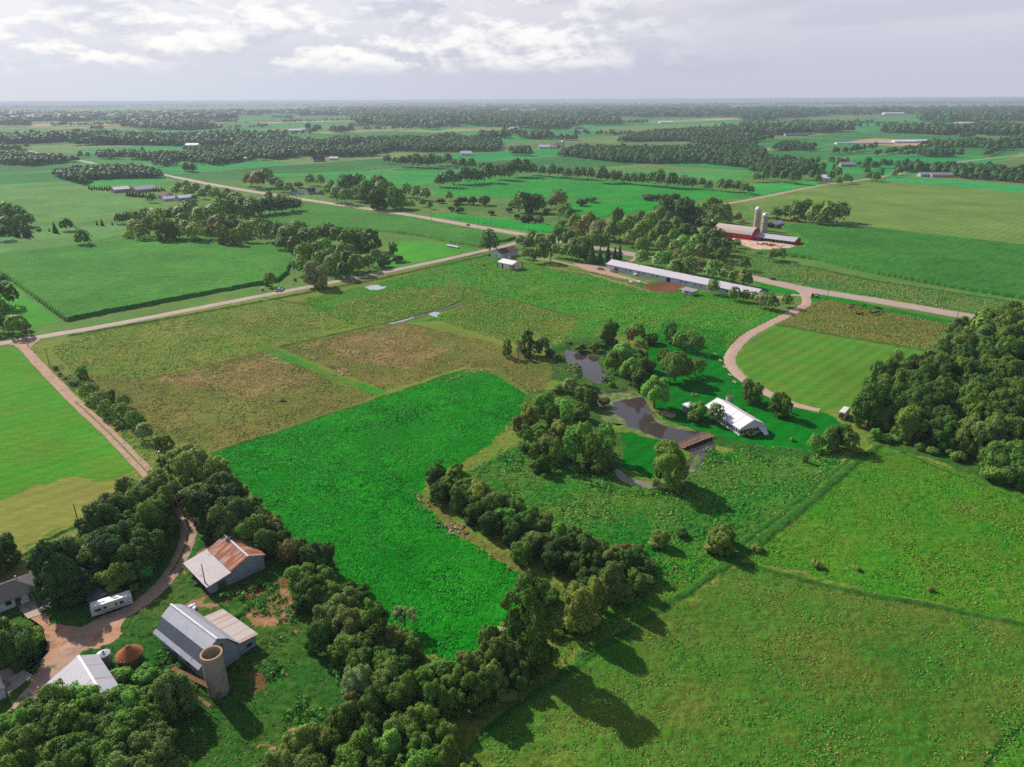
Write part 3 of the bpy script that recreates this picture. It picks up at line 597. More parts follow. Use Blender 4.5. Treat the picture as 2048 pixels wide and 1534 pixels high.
sheet('barn_apron', 'gravel apron at the end of the long barn', [(1146, 526), (1180, 530), (1216, 536), (1224, 546), (1262, 556), (1300, 568), (1268, 562), (1204, 548), (1166, 538)], gravel, 0.05, 'yard')
sheet('concrete_slab', 'bare concrete slab beside the dirt yard', [(-60, 1370), (0, 1344), (39, 1326), (48, 1341), (68, 1352), (22, 1386), (0, 1392), (-60, 1412)], conc, 0.15, 'slab', sub=1)

# ------------------------------------------------------------------ water
def water_mat(name, c, rough, k=0.5, alg=None):
    m = bpy.data.materials.new(name); m.use_nodes = True; t = NT(m.node_tree); t.n.clear()
    tc = t.add('ShaderNodeTexCoord'); P = tc.outputs['Object']
    cc = c
    n = t.noise(P, 0.16, 6.0, 0.62, 0.5)
    if alg is not None: cc = t.mix(t.sstep(n, 0.60, 0.66), c, alg)
    b = t.add('ShaderNodeBump', {'Height': t.noise(P, 1.2, 2.0), 'Strength': 0.03, 'Distance': 0.1})
    p = t.add('ShaderNodeBsdfPrincipled', {'Base Color': cc, 'Roughness': rough, 'IOR': 1.33, 'Specular IOR Level': k, 'Normal': b})
    t.add('ShaderNodeOutputMaterial', {'Surface': p}); return m
silt = water_mat('silty_water', srgb(92, 80, 80, 0.42), 0.05, 1.0, alg=srgb(120, 112, 92, 0.45))
algw = water_mat('algae_water', srgb(150, 146, 120, 0.5), 0.25, 0.5, alg=srgb(96, 84, 92, 0.5))
pud = water_mat('puddle_water', srgb(205, 208, 220, 0.45), 0.06, 1.0)  # pale base colour stands in for bright sky mirrored in the puddles
sheet('pond', 'dark silty pond with overhanging trees', POND, silt, -0.10, 'pond', wob=0.8)
sheet('channel', 'algae covered water channel around the small green', CHANNEL, algw, -0.09, 'pond', wob=0.8)
sheet('stream', 'small upper pond between the bushes', STREAM, silt, -0.10, 'pond', wob=0.8)
sheet('puddle', 'bright oval puddle in the pasture', [(727, 574), (742, 570), (756, 570), (764, 573), (774, 573), (768, 577), (754, 580), (738, 579)], pud, 0.06, 'puddle', wob=0.7)
sheet('puddle', 'bright puddle at the end of the wet ditch', [(856, 629), (868, 624), (880, 626), (874, 632), (878, 637), (870, 634)], pud, 0.06, 'puddle', wob=0.5)
sheet('puddle', 'thin bright puddle along the wet ditch', [(775, 646), (800, 640), (826, 633), (824, 637), (800, 644), (782, 648)], pud, 0.06, 'puddle', wob=0.4)
sheet('mud_strip', 'dark wet mud along the pasture ditch', [(762, 650), (800, 642), (850, 628), (922, 606), (924, 610), (880, 624), (840, 636), (790, 648)], mat('wet_mud', srgb(96, 84, 62, 0.5), 0.6, 0.3), 0.03, 'mud', kind='stuff', wob=0.5)
algm = mat('algae_mat', srgb(150, 152, 108, 0.5), 0.9, 0.25, 0.5, stain=srgb(88, 128, 50, 0.5), stain_amt=0.62, stain_scale=0.3)
for lab, pts in [('pale algae mat at the narrow head of the pond', [(1194, 792), (1240, 784), (1286, 791), (1262, 798), (1232, 802), (1228, 822), (1254, 846), (1236, 850), (1206, 842), (1188, 820)]),
                 ('pale algae mat along the tent side bank of the pond', [(1300, 822), (1324, 838), (1350, 846), (1376, 853), (1392, 862), (1372, 860), (1346, 856), (1318, 846)]),
                 ('pale algae streak along the green near the bridge', [(1216, 846), (1250, 850), (1292, 866), (1340, 884), (1334, 888), (1290, 874), (1248, 860)]),
                 ('algae patch on the water below the bridge', [(1384, 925), (1392, 912), (1404, 905), (1398, 925), (1386, 945), (1372, 955)])]:
    sheet('algae_mat', lab, pts, algm, -0.06, 'algae', kind='stuff', wob=1.0)

# ------------------------------------------------------------------ buildings
silver = mat('galvanised_roof', srgb(196, 198, 212, 0.62), 0.5, 0.10, 0.35, 0.4, 0.25, stain=srgb(150, 130, 120, 0.5), stain_amt=0.05, stain_scale=0.3, rib='X', rib_scale=6)
silver_dark = mat('weathered_roof', srgb(108, 116, 138, 0.55), 0.6, 0.16, 0.5, 0.3, 0.1, stain=srgb(170, 172, 186, 0.5), stain_amt=0.12, stain_scale=0.7, rib='X', rib_scale=6, stretch=(1, 0.25, 0.25))
rusty = mat('rusty_roof', srgb(164, 90, 62, 0.6), 0.8, 0.18, 0.5, 0.2, 0.0, stain=srgb(206, 176, 164, 0.6), stain_amt=0.42, stain_scale=0.9, rib='X', rib_scale=6, stretch=(1.6, 0.16, 0.16))
streaky = mat('streaked_roof', srgb(198, 186, 186, 0.6), 0.6, 0.08, 0.5, 0.3, 0.1, stain=srgb(190, 146, 116, 0.55), stain_amt=0.38, stain_scale=1.0, rib='X', rib_scale=3, stretch=(1.0, 0.03, 0.03))
leanr = mat('grey_lean_roof', srgb(186, 176, 186, 0.50), 0.6, 0.10, 0.5, 0.3, 0.1, stain=srgb(160, 96, 66, 0.55), stain_amt=0.10, stain_scale=0.35, rib='X', rib_scale=4)
greywall = mat('grey_boards', srgb(160, 164, 180, 0.75), 0.85, 0.14, 0.6, rib='X', rib_scale=4)
greywallx = mat('grey_boards_end', srgb(160, 164, 180, 0.75), 0.85, 0.14, 0.6)
whitew = mat('white_siding', srgb(226, 228, 236, 0.68), 0.7, 0.06)
whiter = mat('white_metal_roof', srgb(234, 230, 236, 0.68), 0.5, 0.06, 0.2, 0.4, stain=srgb(190, 150, 120, 0.6), stain_amt=0.03)
greyr = mat('grey_shingle_roof', srgb(112, 106, 114, 0.5), 0.9, 0.14, 0.8)
brownr = mat('brown_shingle_roof', srgb(134, 104, 98, 0.5), 0.9, 0.14, 0.8)
tanw = mat('tan_steel_wall', srgb(216, 200, 182, 0.95), 0.7, 0.06, rib='X', rib_scale=3)
brownt = mat('brown_trim', srgb(120, 84, 74, 0.5), 0.7, 0.1)
redw = mat('barn_red', srgb(206, 52, 56, 0.85), 0.85, 0.12)
pinkr = mat('faded_barn_roof', srgb(214, 190, 178, 0.62), 0.7, 0.10, 0.2, 0.3, stain=srgb(190, 196, 210, 0.6), stain_amt=0.35, stain_scale=0.08)
dark = mat('dark_opening', srgb(34, 30, 32, 0.6), 0.9, 0.1)
glass = mat('window_glass', srgb(44, 50, 56, 0.6), 0.15, 0.1, 1.0, 0.5)
woodg = mat('weathered_wood', srgb(120, 104, 92, 0.5), 0.9, 0.2, 1.0)
woodp = mat('bridge_wood', srgb(184, 146, 122, 0.62), 0.85, 0.15, 1.0)
concw = mat('silo_concrete', srgb(178, 164, 152, 0.8), 0.9, 0.12, 0.5, 0.1, stain=srgb(138, 122, 110, 0.6), stain_amt=0.30, stain_scale=0.35, stretch=(1, 1, 0.6))
black = mat('black_rubber', srgb(26, 26, 28), 0.8, 0.1)
dome = mat('silo_dome', srgb(228, 230, 242, 0.66), 0.35, 0.04, 0.5, 0.5, 0.3)
rust = mat('rusted_iron', srgb(170, 92, 66, 0.6), 0.8, 0.25, 1.5)


def roof_part(mt, parent, prof, x0, x1, th=0.14, name='roof'):
    """a bent sheet with thickness following the outline prof, from x0 to x1"""
    P = prof + [(y, z - th) for y, z in prof[::-1]]
    m = MB(); n = len(P); V = [(x0, y, z) for y, z in P] + [(x1, y, z) for y, z in P]
    k = len(prof); Fs = [(i, (i + 1) % n, (i + 1) % n + n, i + n) for i in range(n)]
    Fs += [(i, n - 1 - i, n - 2 - i, i + 1) for i in range(k - 1)] + [(i + n, i + 1 + n, 2 * n - 2 - i, 2 * n - 1 - i) for i in range(k - 1)]
    return m.raw(V, Fs).build(name, mt, parent)
def gable(name, label, cat, c, ang, L, W, eave, ridge, wm, rm, over=0.4, group=None, doors=(), windows=(), endmat=None, th=0.14, ridgecap=False):
    """c centre of the footprint, ang heading of the ridge (radians); doors (side, along, width, height, material), windows (side, along, sill, width, height)"""
    t = thing(name, label, cat, (c[0], c[1], 0), ang, group); h = W / 2
    sl = (ridge - eave) / h
    MB().prism([(-h, -0.2), (h, -0.2), (h, eave - 0.13), (0, ridge - 0.16), (-h, eave - 0.13)], -L / 2, L / 2).build('wall', wm, t)
    rf = roof_part(rm, t, [(-h - over, eave - sl * over), (0, ridge), (h + over, eave - sl * over)], -L / 2 - over, L / 2 + over, th)
    if ridgecap: MB().box((0, 0, ridge + 0.03), (L + 2 * over + 0.05, 0.5, 0.08)).build('ridge_cap', rm, rf)
    def put(side, a, z, wd, hh, m, nm, dep=0.08):
        mb = MB()
        if side in ('y-', 'y+'):
            sg = -1 if side == 'y-' else 1; mb.box((a, sg * (h + dep / 2 - 0.01), z + hh / 2), (wd, dep, hh))
        else:
            sg = -1 if side == 'x-' else 1; mb.box((sg * (L / 2 + dep / 2 - 0.01), a, z + hh / 2), (dep, wd, hh))
        return mb.build(nm, m, t)
    for side, a, wd, hh, m in doors: put(side, a, 0.02, wd, hh, m, 'door')
    for side, a, z, wd, hh in windows:
        f = put(side, a, z, wd, hh, whitew, 'window')
        mb = MB(); sg = -1 if side[1] == '-' else 1
        if side[0] == 'y': mb.box((a, sg * (h + 0.085), z + hh / 2), (wd - 0.2, 0.03, hh - 0.2))
        else: mb.box((sg * (L / 2 + 0.085), a, z + hh / 2), (0.03, wd - 0.2, hh - 0.2))
        mb.build('pane', glass, f)
    return t
def ridge_place(a, b, z):
    A, B = gh(*a, z), gh(*b, z); d = B - A
    return ((A.x + B.x) / 2, (A.y + B.y) / 2), math.atan2(d.y, d.x), math.hypot(d.x, d.y)

# --- old gambrel barn with its low wing
c, a, L = ridge_place((341.7, 1208), (434, 1277.5), 8.7)
barn = thing('old_barn', 'weathered gambrel barn with a dark banded tin roof and low streaked wing by the silo', 'barn', (c[0], c[1], 0), a)
MB().prism([(-4.1, -0.2), (4.3, -0.2), (4.3, 3.9), (2.1, 7.0), (0, 8.45), (-2.5, 6.7), (-4.1, 4.2)], -L / 2 + 0.5, L / 2 - 0.4).build('wall', greywall, barn)
r1 = roof_part(silver, barn, [(-2.6, 7.0), (0, 8.7), (2.2, 7.3), (4.8, 4.0)], -L / 2, L / 2)
roof_part(silver_dark, barn, [(-4.25, 4.70), (-2.6, 6.98)], -L / 2 + 0.3, L / 2 - 0.05, name='lower_roof')
roof_part(silver, barn, [(-5.1, 3.95), (-4.25, 4.68)], -L / 2 - 0.05, L / 2 + 0.05, name='eave_roof')
MB().box((0, 0, 8.72), (L + 0.1, 0.45, 0.10)).build('ridge_cap', silver, r1)
wing_x0 = -L / 2 + 4.6
MB().prism([(4.35, -0.2), (9.0, -0.2), (9.0, 3.05), (4.35, 3.70)], wing_x0, L / 2 - 0.9).build('wing_wall', greywall, barn)
roof_part(streaky, barn, [(4.7, 3.93), (9.5, 3.2)], wing_x0 - 0.5, L / 2 - 0.3, name='wing_roof')
for z in (0.05, 4.6):
    f = MB().box((L / 2 - 0.37, -0.4 if z < 1 else 0.2, z + 1.0), (0.10, 2.6 if z < 1 else 1.6, 2.0)).build('door' if z < 1 else 'loft_door', woodg, barn)
MB().box((L / 2 - 0.86, 7.2, 1.4), (0.08, 1.2, 0.8)).build('window', glass, barn)
MB().box((-2.0, -4.13, 1.5), (1.2, 0.08, 0.9)).build('window', glass, barn)
MB().box((3.0, -4.13, 1.5), (1.2, 0.08, 0.9)).build('window', glass, barn)

# --- open concrete silo
p = gh(438, 1383)
silo = thing('concrete_silo', 'roofless round concrete silo standing at the old barn corner', 'silo', (p.x, p.y, 0))
m = MB().lathe([(2.10, -0.2), (2.10, 9.9), (2.15, 9.9), (2.15, 10.2), (1.84, 10.2), (1.84, 0.6), (0.02, 0.55)], 40); m.build('wall', concw, silo, smooth=True)
m = MB()
for k in range(14): m.lathe([(2.13, 0.5 + k * 0.66), (2.145, 0.53 + k * 0.66), (2.13, 0.56 + k * 0.66)], 40)
m.build('hoops', mat('iron_hoop', srgb(156, 138, 124, 0.7), 0.8, 0.2), silo, smooth=True)
MB().lathe([(2.19, 10.21), (2.19, 10.28), (1.82, 10.28), (1.82, 10.21)], 40).build('rim', mat('silo_rim', srgb(196, 156, 124, 0.6), 0.85, 0.15), silo)
m = MB().box((-1.75, 1.45, 3.6), (0.6, 0.5, 7.2), R_(40)); m.build('chute', mat('rusty_chute', srgb(120, 84, 66, 0.5), 0.8, 0.2), silo, bevel=0.06)

# --- rusty roofed barn with long lean-to
c, a, L = ridge_place((448.7, 1069.8), (496.4, 1112.3), 6.2)
rb = thing('rusty_barn', 'tin barn with a rust red gable roof and a long grey lean-to', 'barn', (c[0], c[1], 0), a)
MB().prism([(-4.7, -0.2), (4.1, -0.2), (4.1, 4.1), (0, 5.95), (-4.7, 3.95)], -L / 2 + 0.4, L / 2 - 0.5).build('wall', greywall, rb)
rr = roof_part(rusty, rb, [(-5.0, 4.12), (0, 6.2), (4.6, 4.2)], -L / 2, L / 2)
MB().box((0, 0, 6.22), (L + 0.1, 0.5, 0.09)).build('ridge_cap', silver, rr)
MB().prism([(-10.6, -0.2), (-4.75, -0.2), (-4.75, 3.7), (-10.6, 2.68)], -L / 2 + 0.6, L / 2 - 0.6).build('lean_to_wall', greywall, rb)
roof_part(leanr, rb, [(-11.5, 2.75), (-4.8, 3.92)], -L / 2 - 0.5, L / 2 + 0.15, name='lean_to_roof')
MB().box((-2.5, -10.64, 1.1), (3.2, 0.08, 2.1)).build('door', dark, rb)
MB().box((3.2, -10.64, 1.2), (2.0, 0.08, 2.0)).build('door', dark, rb)
MB().box((L / 2 - 0.47, -7.5, 1.2), (0.08, 2.0, 2.0)).build('door', woodg, rb)

# --- machine shed, crib, bin
c, a, L = ridge_place((156, 1311), (181, 1351), 6.0)
h = Vector((math.cos(a), math.sin(a)))
cc = (c[0] + h.x * 3.2, c[1] + h.y * 3.2)
ms = thing('machine_shed', 'pale tin roofed machine shed half hidden by foreground trees', 'shed', (cc[0], cc[1], 0), a); LL = L + 6.4
MB().prism([(-7.0, -0.2), (3.2, -0.2), (3.2, 3.9), (0, 5.75), (-7.0, 2.6)], -LL / 2 + 0.3, LL / 2 - 0.3).build('wall', greywall, ms)
rr = roof_part(mat('pale_tin_roof', srgb(206, 204, 218, 0.62), 0.5, 0.06, 0.4, 0.4, 0.2, stain=srgb(190, 150, 130, 0.6), stain_amt=0.16, stain_scale=0.8, rib='X', rib_scale=4, stretch=(1, 0.05, 0.05)), ms, [(-7.4, 2.68), (0, 6.0), (3.5, 4.1)], -LL / 2, LL / 2)
MB().box((0, 0, 6.03), (LL + 0.1, 0.5, 0.08)).build('ridge_cap', silver, rr)
MB().box((-LL / 2 + 0.27, -2.0, 1.3), (0.08, 3.4, 2.6)).build('door', woodg, ms)
p = gh(262, 1322)
cr = thing('corn_crib', 'round crib with a rusted ribbed cone roof', 'corn crib', (p.x, p.y, 0))
MB().lathe([(2.5, -0.1), (2.5, 2.2)], 32).build('wall', mat('crib_mesh', srgb(150, 120, 104, 0.5), 0.8, 0.3, 3.0), cr, smooth=True)
m = MB(); n = 48
V = []
for k in range(n):
    q = 0.10 if k % 2 else 0.0; t_ = 2 * math.pi * k / n
    V += [(math.cos(t_) * 2.85, math.sin(t_) * 2.85, 2.0 + q), (math.cos(t_) * 0.32, math.sin(t_) * 0.32, 4.05 + q * 0.3)]
m.raw(V, [(2 * k, 2 * ((k + 1) % n), 2 * ((k + 1) % n) + 1, 2 * k + 1) for k in range(n)])
rf = m.build('roof', mat('crib_rust', srgb(186, 104, 66, 0.62), 0.75, 0.2, 1.2, stain=srgb(206, 150, 110, 0.6), stain_amt=0.3, stain_scale=1.5), cr)
MB().lathe([(0.36, 4.0), (0.36, 4.25), (0.02, 4.32)], 16).build('cap', rust, rf)
def bin_(name, label, px, py, r, h, rh, wm, rm, cat='grain bin', group=None, n=28):
    p = gh(px, py); t = thing(name, label, cat, (p.x, p.y, 0), 0, group)
    prof = [(r, -0.1)]
    k = max(3, int(h / 0.5))
    for i in range(k): prof += [(r + 0.03, h * (i + 0.5) / k), (r, h * (i + 1) / k)]
    MB().lathe(prof, n).build('wall', wm, t, smooth=True)
    rf = MB().lathe([(r + 0.15, h - 0.05), (r * 0.18, h + rh), (0.01, h + rh)], n).build('roof', rm, t)
    MB().lathe([(r * 0.17, h + rh - 0.02), (r * 0.17, h + rh + 0.22), (0.01, h + rh + 0.3)], 14).build('cap', rm, rf)
    return t
galv = mat('galvanised_steel', srgb(170, 178, 196, 0.58), 0.4, 0.1, 0.6, 0.4, 0.4)
bin_('grain_bin', 'small grey steel bin between machine shed and rusty crib', 213, 1331, 1.25, 3.4, 0.5, galv, silver)
bin_('grain_bin', 'round steel bin with a pale conical roof near the tent', 1378, 822, 2.6, 2.6, 1.1, galv, silver)
bin_('small_silo', 'stubby open pale silo behind the white tent', 1457, 812, 1.25, 4.4, 0.06, mat('pale_block', srgb(206, 190, 186, 0.6), 0.9, 0.1), woodg, 'silo')

# --- ranch house
E1, E2 = gh(-80, 1237, 2.9), gh(82, 1176, 2.9); d = E2 - E1; a = math.atan2(d.y, d.x); L = math.hypot(d.x, d.y); W = 9.0
nrm = Vector((-math.sin(a), math.cos(a)))
c = ((E1.x + E2.x) / 2 + nrm.x * W / 2, (E1.y + E2.y) / 2 + nrm.y * W / 2)
ho = thing('ranch_house', 'low white ranch house with a grey shingle hip roof', 'house', (c[0], c[1], 0), a)
MB().box((-1.2, 0, 1.3), (L - 3.4, W - 1.2, 2.8)).build('wall', whitew, ho)
hx, hy = L / 2, W / 2
rf = MB().raw([(-hx, -hy, 2.9), (hx, -hy, 2.9), (hx, hy, 2.9), (-hx, hy, 2.9), (-hx + 4.5, 0, 5.2), (hx - 4.5, 0, 5.2), (-hx, -hy, 2.72), (hx, -hy, 2.72), (hx, hy, 2.72), (-hx, hy, 2.72)],
         [(0, 1, 5, 4), (1, 2, 5), (2, 3, 4, 5), (3, 0, 4), (0, 6, 7, 1), (1, 7, 8, 2), (2, 8, 9, 3), (3, 9, 6, 0), (6, 9, 8, 7)]).build('roof', greyr, ho)
MB().lathe([(0.16, 4.4), (0.16, 5.6), (0.01, 5.6)], 10, (hx - 4.0, 0.9, 0)).build('vent_pipe', whitew, rf)
for x in (-6.0, -2.2, 1.2, 3.2):
    f = MB().box((x, -W / 2 + 0.58, 1.75), (1.5, 0.10, 1.2)).build('window', whitew, ho)
    MB().box((x, -W / 2 + 0.525, 1.75), (1.3, 0.03, 1.0)).build('pane', glass, f)
MB().box((hx - 5.2, -W / 2 + 0.58, 1.05), (1.0, 0.10, 2.1)).build('door', woodg, ho)
MB().box((hx - 0.5, -W / 2 + 0.5, 1.36), (0.16, 0.16, 2.72)).build('porch_post', whitew, ho)

# --- little grey shed behind the trailer
c, a, L = ridge_place((186, 1166), (206, 1185), 3.4)
gable('garden_shed', 'small grey shed with a sagging roof behind the travel trailer', 'shed', c, a, 5.0, 5.2, 2.1, 3.4, greywallx, mat('old_tin_roof', srgb(124, 118, 130, 0.5), 0.7, 0.2, 0.8), 0.3, doors=[('x+', 0, 2.6, 1.9, dark)])
# white corner of a wall at the slab's edge
p = gh(-14, 1392)
gable('garage', 'pale garage corner at the far edge of the concrete slab', 'garage', (p.x - 1.5, p.y), R_(-45), 7, 6, 2.6, 4.0, whitew, greyr, 0.3)

# --- travel trailer
A, B = gh(188, 1237), gh(264, 1211); d = B - A; a = math.atan2(d.y, d.x)
tr = thing('travel_trailer', 'long white travel trailer with a dark side stripe parked by the drive', 'trailer', ((A.x + B.x) / 2 - math.sin(a) * 1.2, (A.y + B.y) / 2 + math.cos(a) * 1.2, 0), a)
wtr = mat('trailer_white', srgb(228, 224, 226, 0.68), 0.4, 0.05, 0.6, 0.5)
prof = [(-1.22, 0.65), (1.22, 0.65), (1.25, 2.9), (1.1, 3.1), (-1.1, 3.1), (-1.25, 2.9)]
m = MB(); xs = [-4.4, -4.1, 4.0, 4.5]; ins = [0.0, 0, 0, 0]
V = []
for i, x in enumerate(xs):
    top = {0: 2.5, 1: 3.1, 2: 3.1, 3: 2.75}[i]
    V += [(x, y, min(z, top - (0.2 if abs(y) > 1.15 else 0))) for y, z in prof]
n = len(prof)
m.raw(V, [(i * n + k, i * n + (k + 1) % n, (i + 1) * n + (k + 1) % n, (i + 1) * n + k) for i in range(3) for k in range(n)] + [tuple(range(n))[::-1], tuple(range(3 * n, 4 * n))])
body = m.build('body', wtr, tr)
for x, wd in ((-2.9, 1.5), (-1.4, 0.7), (1.0, 0.4), (2.2, 0.9)):
    f = MB().box((x, -1.24, 1.95), (wd, 0.05, 0.62)).build('window', black, tr); MB().box((x, -1.275, 1.95), (wd - 0.1, 0.02, 0.5)).build('pane', glass, f)
MB().box((-4.4, 0, 1.8), (0.06, 1.7, 0.7)).build('front_window', glass, tr)
MB().box((0.3, -1.245, 1.22), (7.2, 0.03, 0.14)).build('stripe', mat('stripe_grey', srgb(70, 66, 76), 0.5), tr)
MB().box((0.2, -1.26, 0.95), (4.6, 0.06, 0.10)).build('stripe', mat('stripe_light', srgb(150, 146, 156, 0.6), 0.5), tr)
for x, y in ((-1.6, 0.1), (1.4, -0.1)): MB().box((x, y, 3.2), (1.0, 0.8, 0.2)).build('roof_vent', wtr, tr, bevel=0.04)
MB().box((-0.2, 0, 3.13), (2.4, 0.5, 0.08)).build('roof_hatch', galv, tr)
for y in (-1.12, 1.12):
    for x in (0.3, 1.15): m = MB(); m.tube([(x, y - 0.12, 0.36), (x, y + 0.12, 0.36)], 0.36, 14); m.build('wheel', black, tr)
MB().tube([(-4.4, -0.8, 0.6), (-5.5, 0, 0.55), (-4.4, 0.8, 0.6)], 0.06).build('hitch', black, tr)
MB().box((-2.0, -1.3, 0.55), (0.9, 0.3, 0.06)).build('step', galv, tr)

# --- hay elevators leaning out of the brown tree
def elevator(label, a, b, z0, z1):
    A, B = gh(*a, z0), gh(*b, z1); d = B - A; L = d.length
    t = thing('hay_elevator', label, 'hay elevator', A); t.rotation_mode = 'QUATERNION'; t.rotation_quaternion = d.to_track_quat('X', 'Z')
    m = MB()
    for y in (-0.42, 0.42): m.box((L / 2, y, 0), (L, 0.10, 0.22))
    m.build('rails', rust, t); m = MB()
    for k in range(int(L / 0.45)): m.box((0.25 + k * 0.45, 0, 0.03), (0.10, 0.74, 0.05))
    m.build('rungs', mat('pale_rung', srgb(222, 176, 150, 0.6), 0.7, 0.2), t)
    for y in (-0.5, 0.5): MB().tube([(0.6, y, 0.1), (0.35, y, -max(z0, 0.3))], 0.05).build('strut', rust, t)
    return t
elevator('rusty hay elevator with pale rungs pointing at the silo foot', (345, 1336), (425, 1376), 2.0, 3.0)
elevator('lower rusty hay elevator lying past the brown tree', (340, 1364), (421, 1413), 1.2, 2.4)

# --- white wedding tent
c, a, L = ridge_place((1435, 795), (1508, 839.5), 5.6)
tent = thing('marquee_tent', 'white event tent with arched windows along its walls', 'tent', (c[0], c[1], 0), a)
canvas = mat('tent_canvas', srgb(232, 226, 236, 0.70), 0.7, 0.03, 0.4, 0.3); clear = mat('clear_vinyl', srgb(92, 84, 84, 0.5), 0.3, 0.2, 1.0, 0.5)
W = 11.2; hw = W / 2
MB().prism([(-hw, 0), (hw, 0), (hw, 2.75), (0, 5.4), (-hw, 2.75)], -L / 2, L / 2).build('wall', canvas, tent)
rf = roof_part(canvas, tent, [(-hw - 0.25, 2.72), (-hw, 2.95), (0, 5.6), (hw, 2.95), (hw + 0.25, 2.72)], -L / 2 - 0.15, L / 2 + 0.15, 0.08)
m = MB()
for k in range(6):
    x = -L / 2 + L * k / 5
    for s in (-1, 1): m.tube([(x, s * hw, 2.98), (x, 0, 5.62)], 0.06)
m.tube([(-L / 2, 0, 5.63), (L / 2, 0, 5.63)], 0.07)
m.build('seams', mat('tent_seam', srgb(206, 186, 190, 0.62), 0.7), rf)
def arch(side, u):
    pts = [(-0.55, 0.75), (0.55, 0.75), (0.55, 1.75)] + [(0.55 * math.cos(t), 1.75 + 0.55 * math.sin(t)) for t in np.linspace(0.3, math.pi - 0.3, 6)] + [(-0.55, 1.75)]
    m = MB(); n = len(pts)
    if side == 'x+': V = [(L / 2 + dx, u + y, z) for dx in (0.0, 0.04) for y, z in pts]
    elif side == 'x-': V = [(-L / 2 - dx, u + y, z) for dx in (0.0, 0.04) for y, z in pts]
    else:
        s = -1 if side == 'y-' else 1; V = [(u + y, s * (hw + dx), z) for dx in (0.0, 0.04) for y, z in pts]
    m.raw(V, [tuple(range(n)), tuple(range(n, 2 * n))] + [(i, (i + 1) % n, (i + 1) % n + n, i + n) for i in range(n)]).build('window', clear, tent)
for k in range(16): arch('y-', -L / 2 + (k + 0.5) * L / 16); arch('y+', -L / 2 + (k + 0.5) * L / 16)
for k in range(8): arch('x+', -hw + (k + 0.5) * W / 8); arch('x-', -hw + (k + 0.5) * W / 8)
for k in range(6):
    for s in (-1, 1): MB().tube([(-L / 2 + L * k / 5, s * (hw + 0.06), 0), (-L / 2 + L * k / 5, s * (hw + 0.06), 2.9)], 0.06).build('pole', mat('tent_pole', srgb(230, 200, 180, 0.6), 0.5), tent)
fl = MB().raw([(L / 2 + 0.1, 2.4, 2.2), (L / 2 + 0.1, 5.4, 2.2), (L / 2 + 3.4, 3.0, 0.35), (L / 2 + 3.0, 5.0, 0.35), (L / 2 + 0.1, 2.4, 2.13), (L / 2 + 0.1, 5.4, 2.13), (L / 2 + 3.4, 3.0, 0.28), (L / 2 + 3.0, 5.0, 0.28)], [(0, 1, 3, 2), (4, 6, 7, 5), (0, 2, 6, 4), (1, 5, 7, 3), (2, 3, 7, 6), (0, 4, 5, 1)]).build('entrance_flap', canvas, tent)
MB().tube([(L / 2 + 3.2, 3.0, 0), (L / 2 + 3.2, 3.0, 0.4)], 0.05).build('stake', woodg, fl)

# --- footbridge, wooden deck, cattle trailer, toilets, stands
A, B = gh(1362, 894, 0.6), gh(1424, 870, 0.6); d = B - A; a = math.atan2(d.y, d.x); L = math.hypot(d.x, d.y)
br = thing('footbridge', 'reddish wooden footbridge with slatted railings over the pond', 'bridge', ((A.x + B.x) / 2, (A.y + B.y) / 2, 0), a)
m = MB(); nb = int(L / 0.35)
for k in range(nb):
    x = -L / 2 + (k + 0.5) * L / nb; m.box((x, 0, 0.62 + 0.35 * (1 - (2 * x / L) ** 2)), (L / nb - 0.03, 2.4, 0.10))
m.build('deck', woodp, br)
for s in (-1, 1):
    m = MB(); hz = lambda x: 0.67 + 0.35 * (1 - (2 * x / L) ** 2)
    X = np.linspace(-L / 2, L / 2, 10)
    for x in X: m.box((x, s * 1.2, hz(x) + 0.45), (0.14, 0.14, 1.0))
    for dz in (0.35, 0.65, 0.98): m.tube([(x, s * 1.2, hz(x) + dz) for x in X], 0.075)
    m.build('railing', woodp, br)
for x in (-L / 4, L / 4):
    for s in (-1, 1): MB().box((x, s * 1.0, 0.1), (0.25, 0.25, 1.2)).build('pile', woodg, br)
A = gh(1335, 831); dk = thing('wooden_deck', 'low square wooden deck with rails at the pond bank', 'deck', (A.x, A.y, 0), R_(-42))
MB().box((0, 0, 0.35), (6.0, 3.6, 0.3)).build('planks', woodp, dk)
m = MB()
for s in (-1, 1): m.tube([(-3, s * 1.8, 0.95), (3, s * 1.8, 0.95)], 0.07); [m.box((x, s * 1.8, 0.6), (0.12, 0.12, 0.7)) for x in (-2.9, 0, 2.9)]
m.build('railing', woodp, dk)
A = gh(1687, 834); ct = thing('cattle_trailer', 'white box trailer parked at the wood edge', 'trailer', (A.x, A.y, 0), R_(52))
MB().prism([(-1.3, 0.7), (1.3, 0.7), (1.3, 2.8), (0.9, 3.15), (-0.9, 3.15), (-1.3, 2.8)], -3.4, 3.4).build('body', wtr, ct)
MB().box((-3.43, 0, 1.8), (0.05, 2.0, 1.8)).build('rear_door', mat('trailer_red', srgb(190, 96, 84, 0.6), 0.6), ct)
for y in (-1.15, 1.15):
    for x in (-0.5, 0.5): MB().tube([(x, y - 0.12, 0.4), (x, y + 0.12, 0.4)], 0.4, 12).build('wheel', black, ct)
MB().tube([(3.4, -0.8, 0.7), (4.6, 0, 0.6), (3.4, 0.8, 0.7)], 0.06).build('hitch', black, ct)
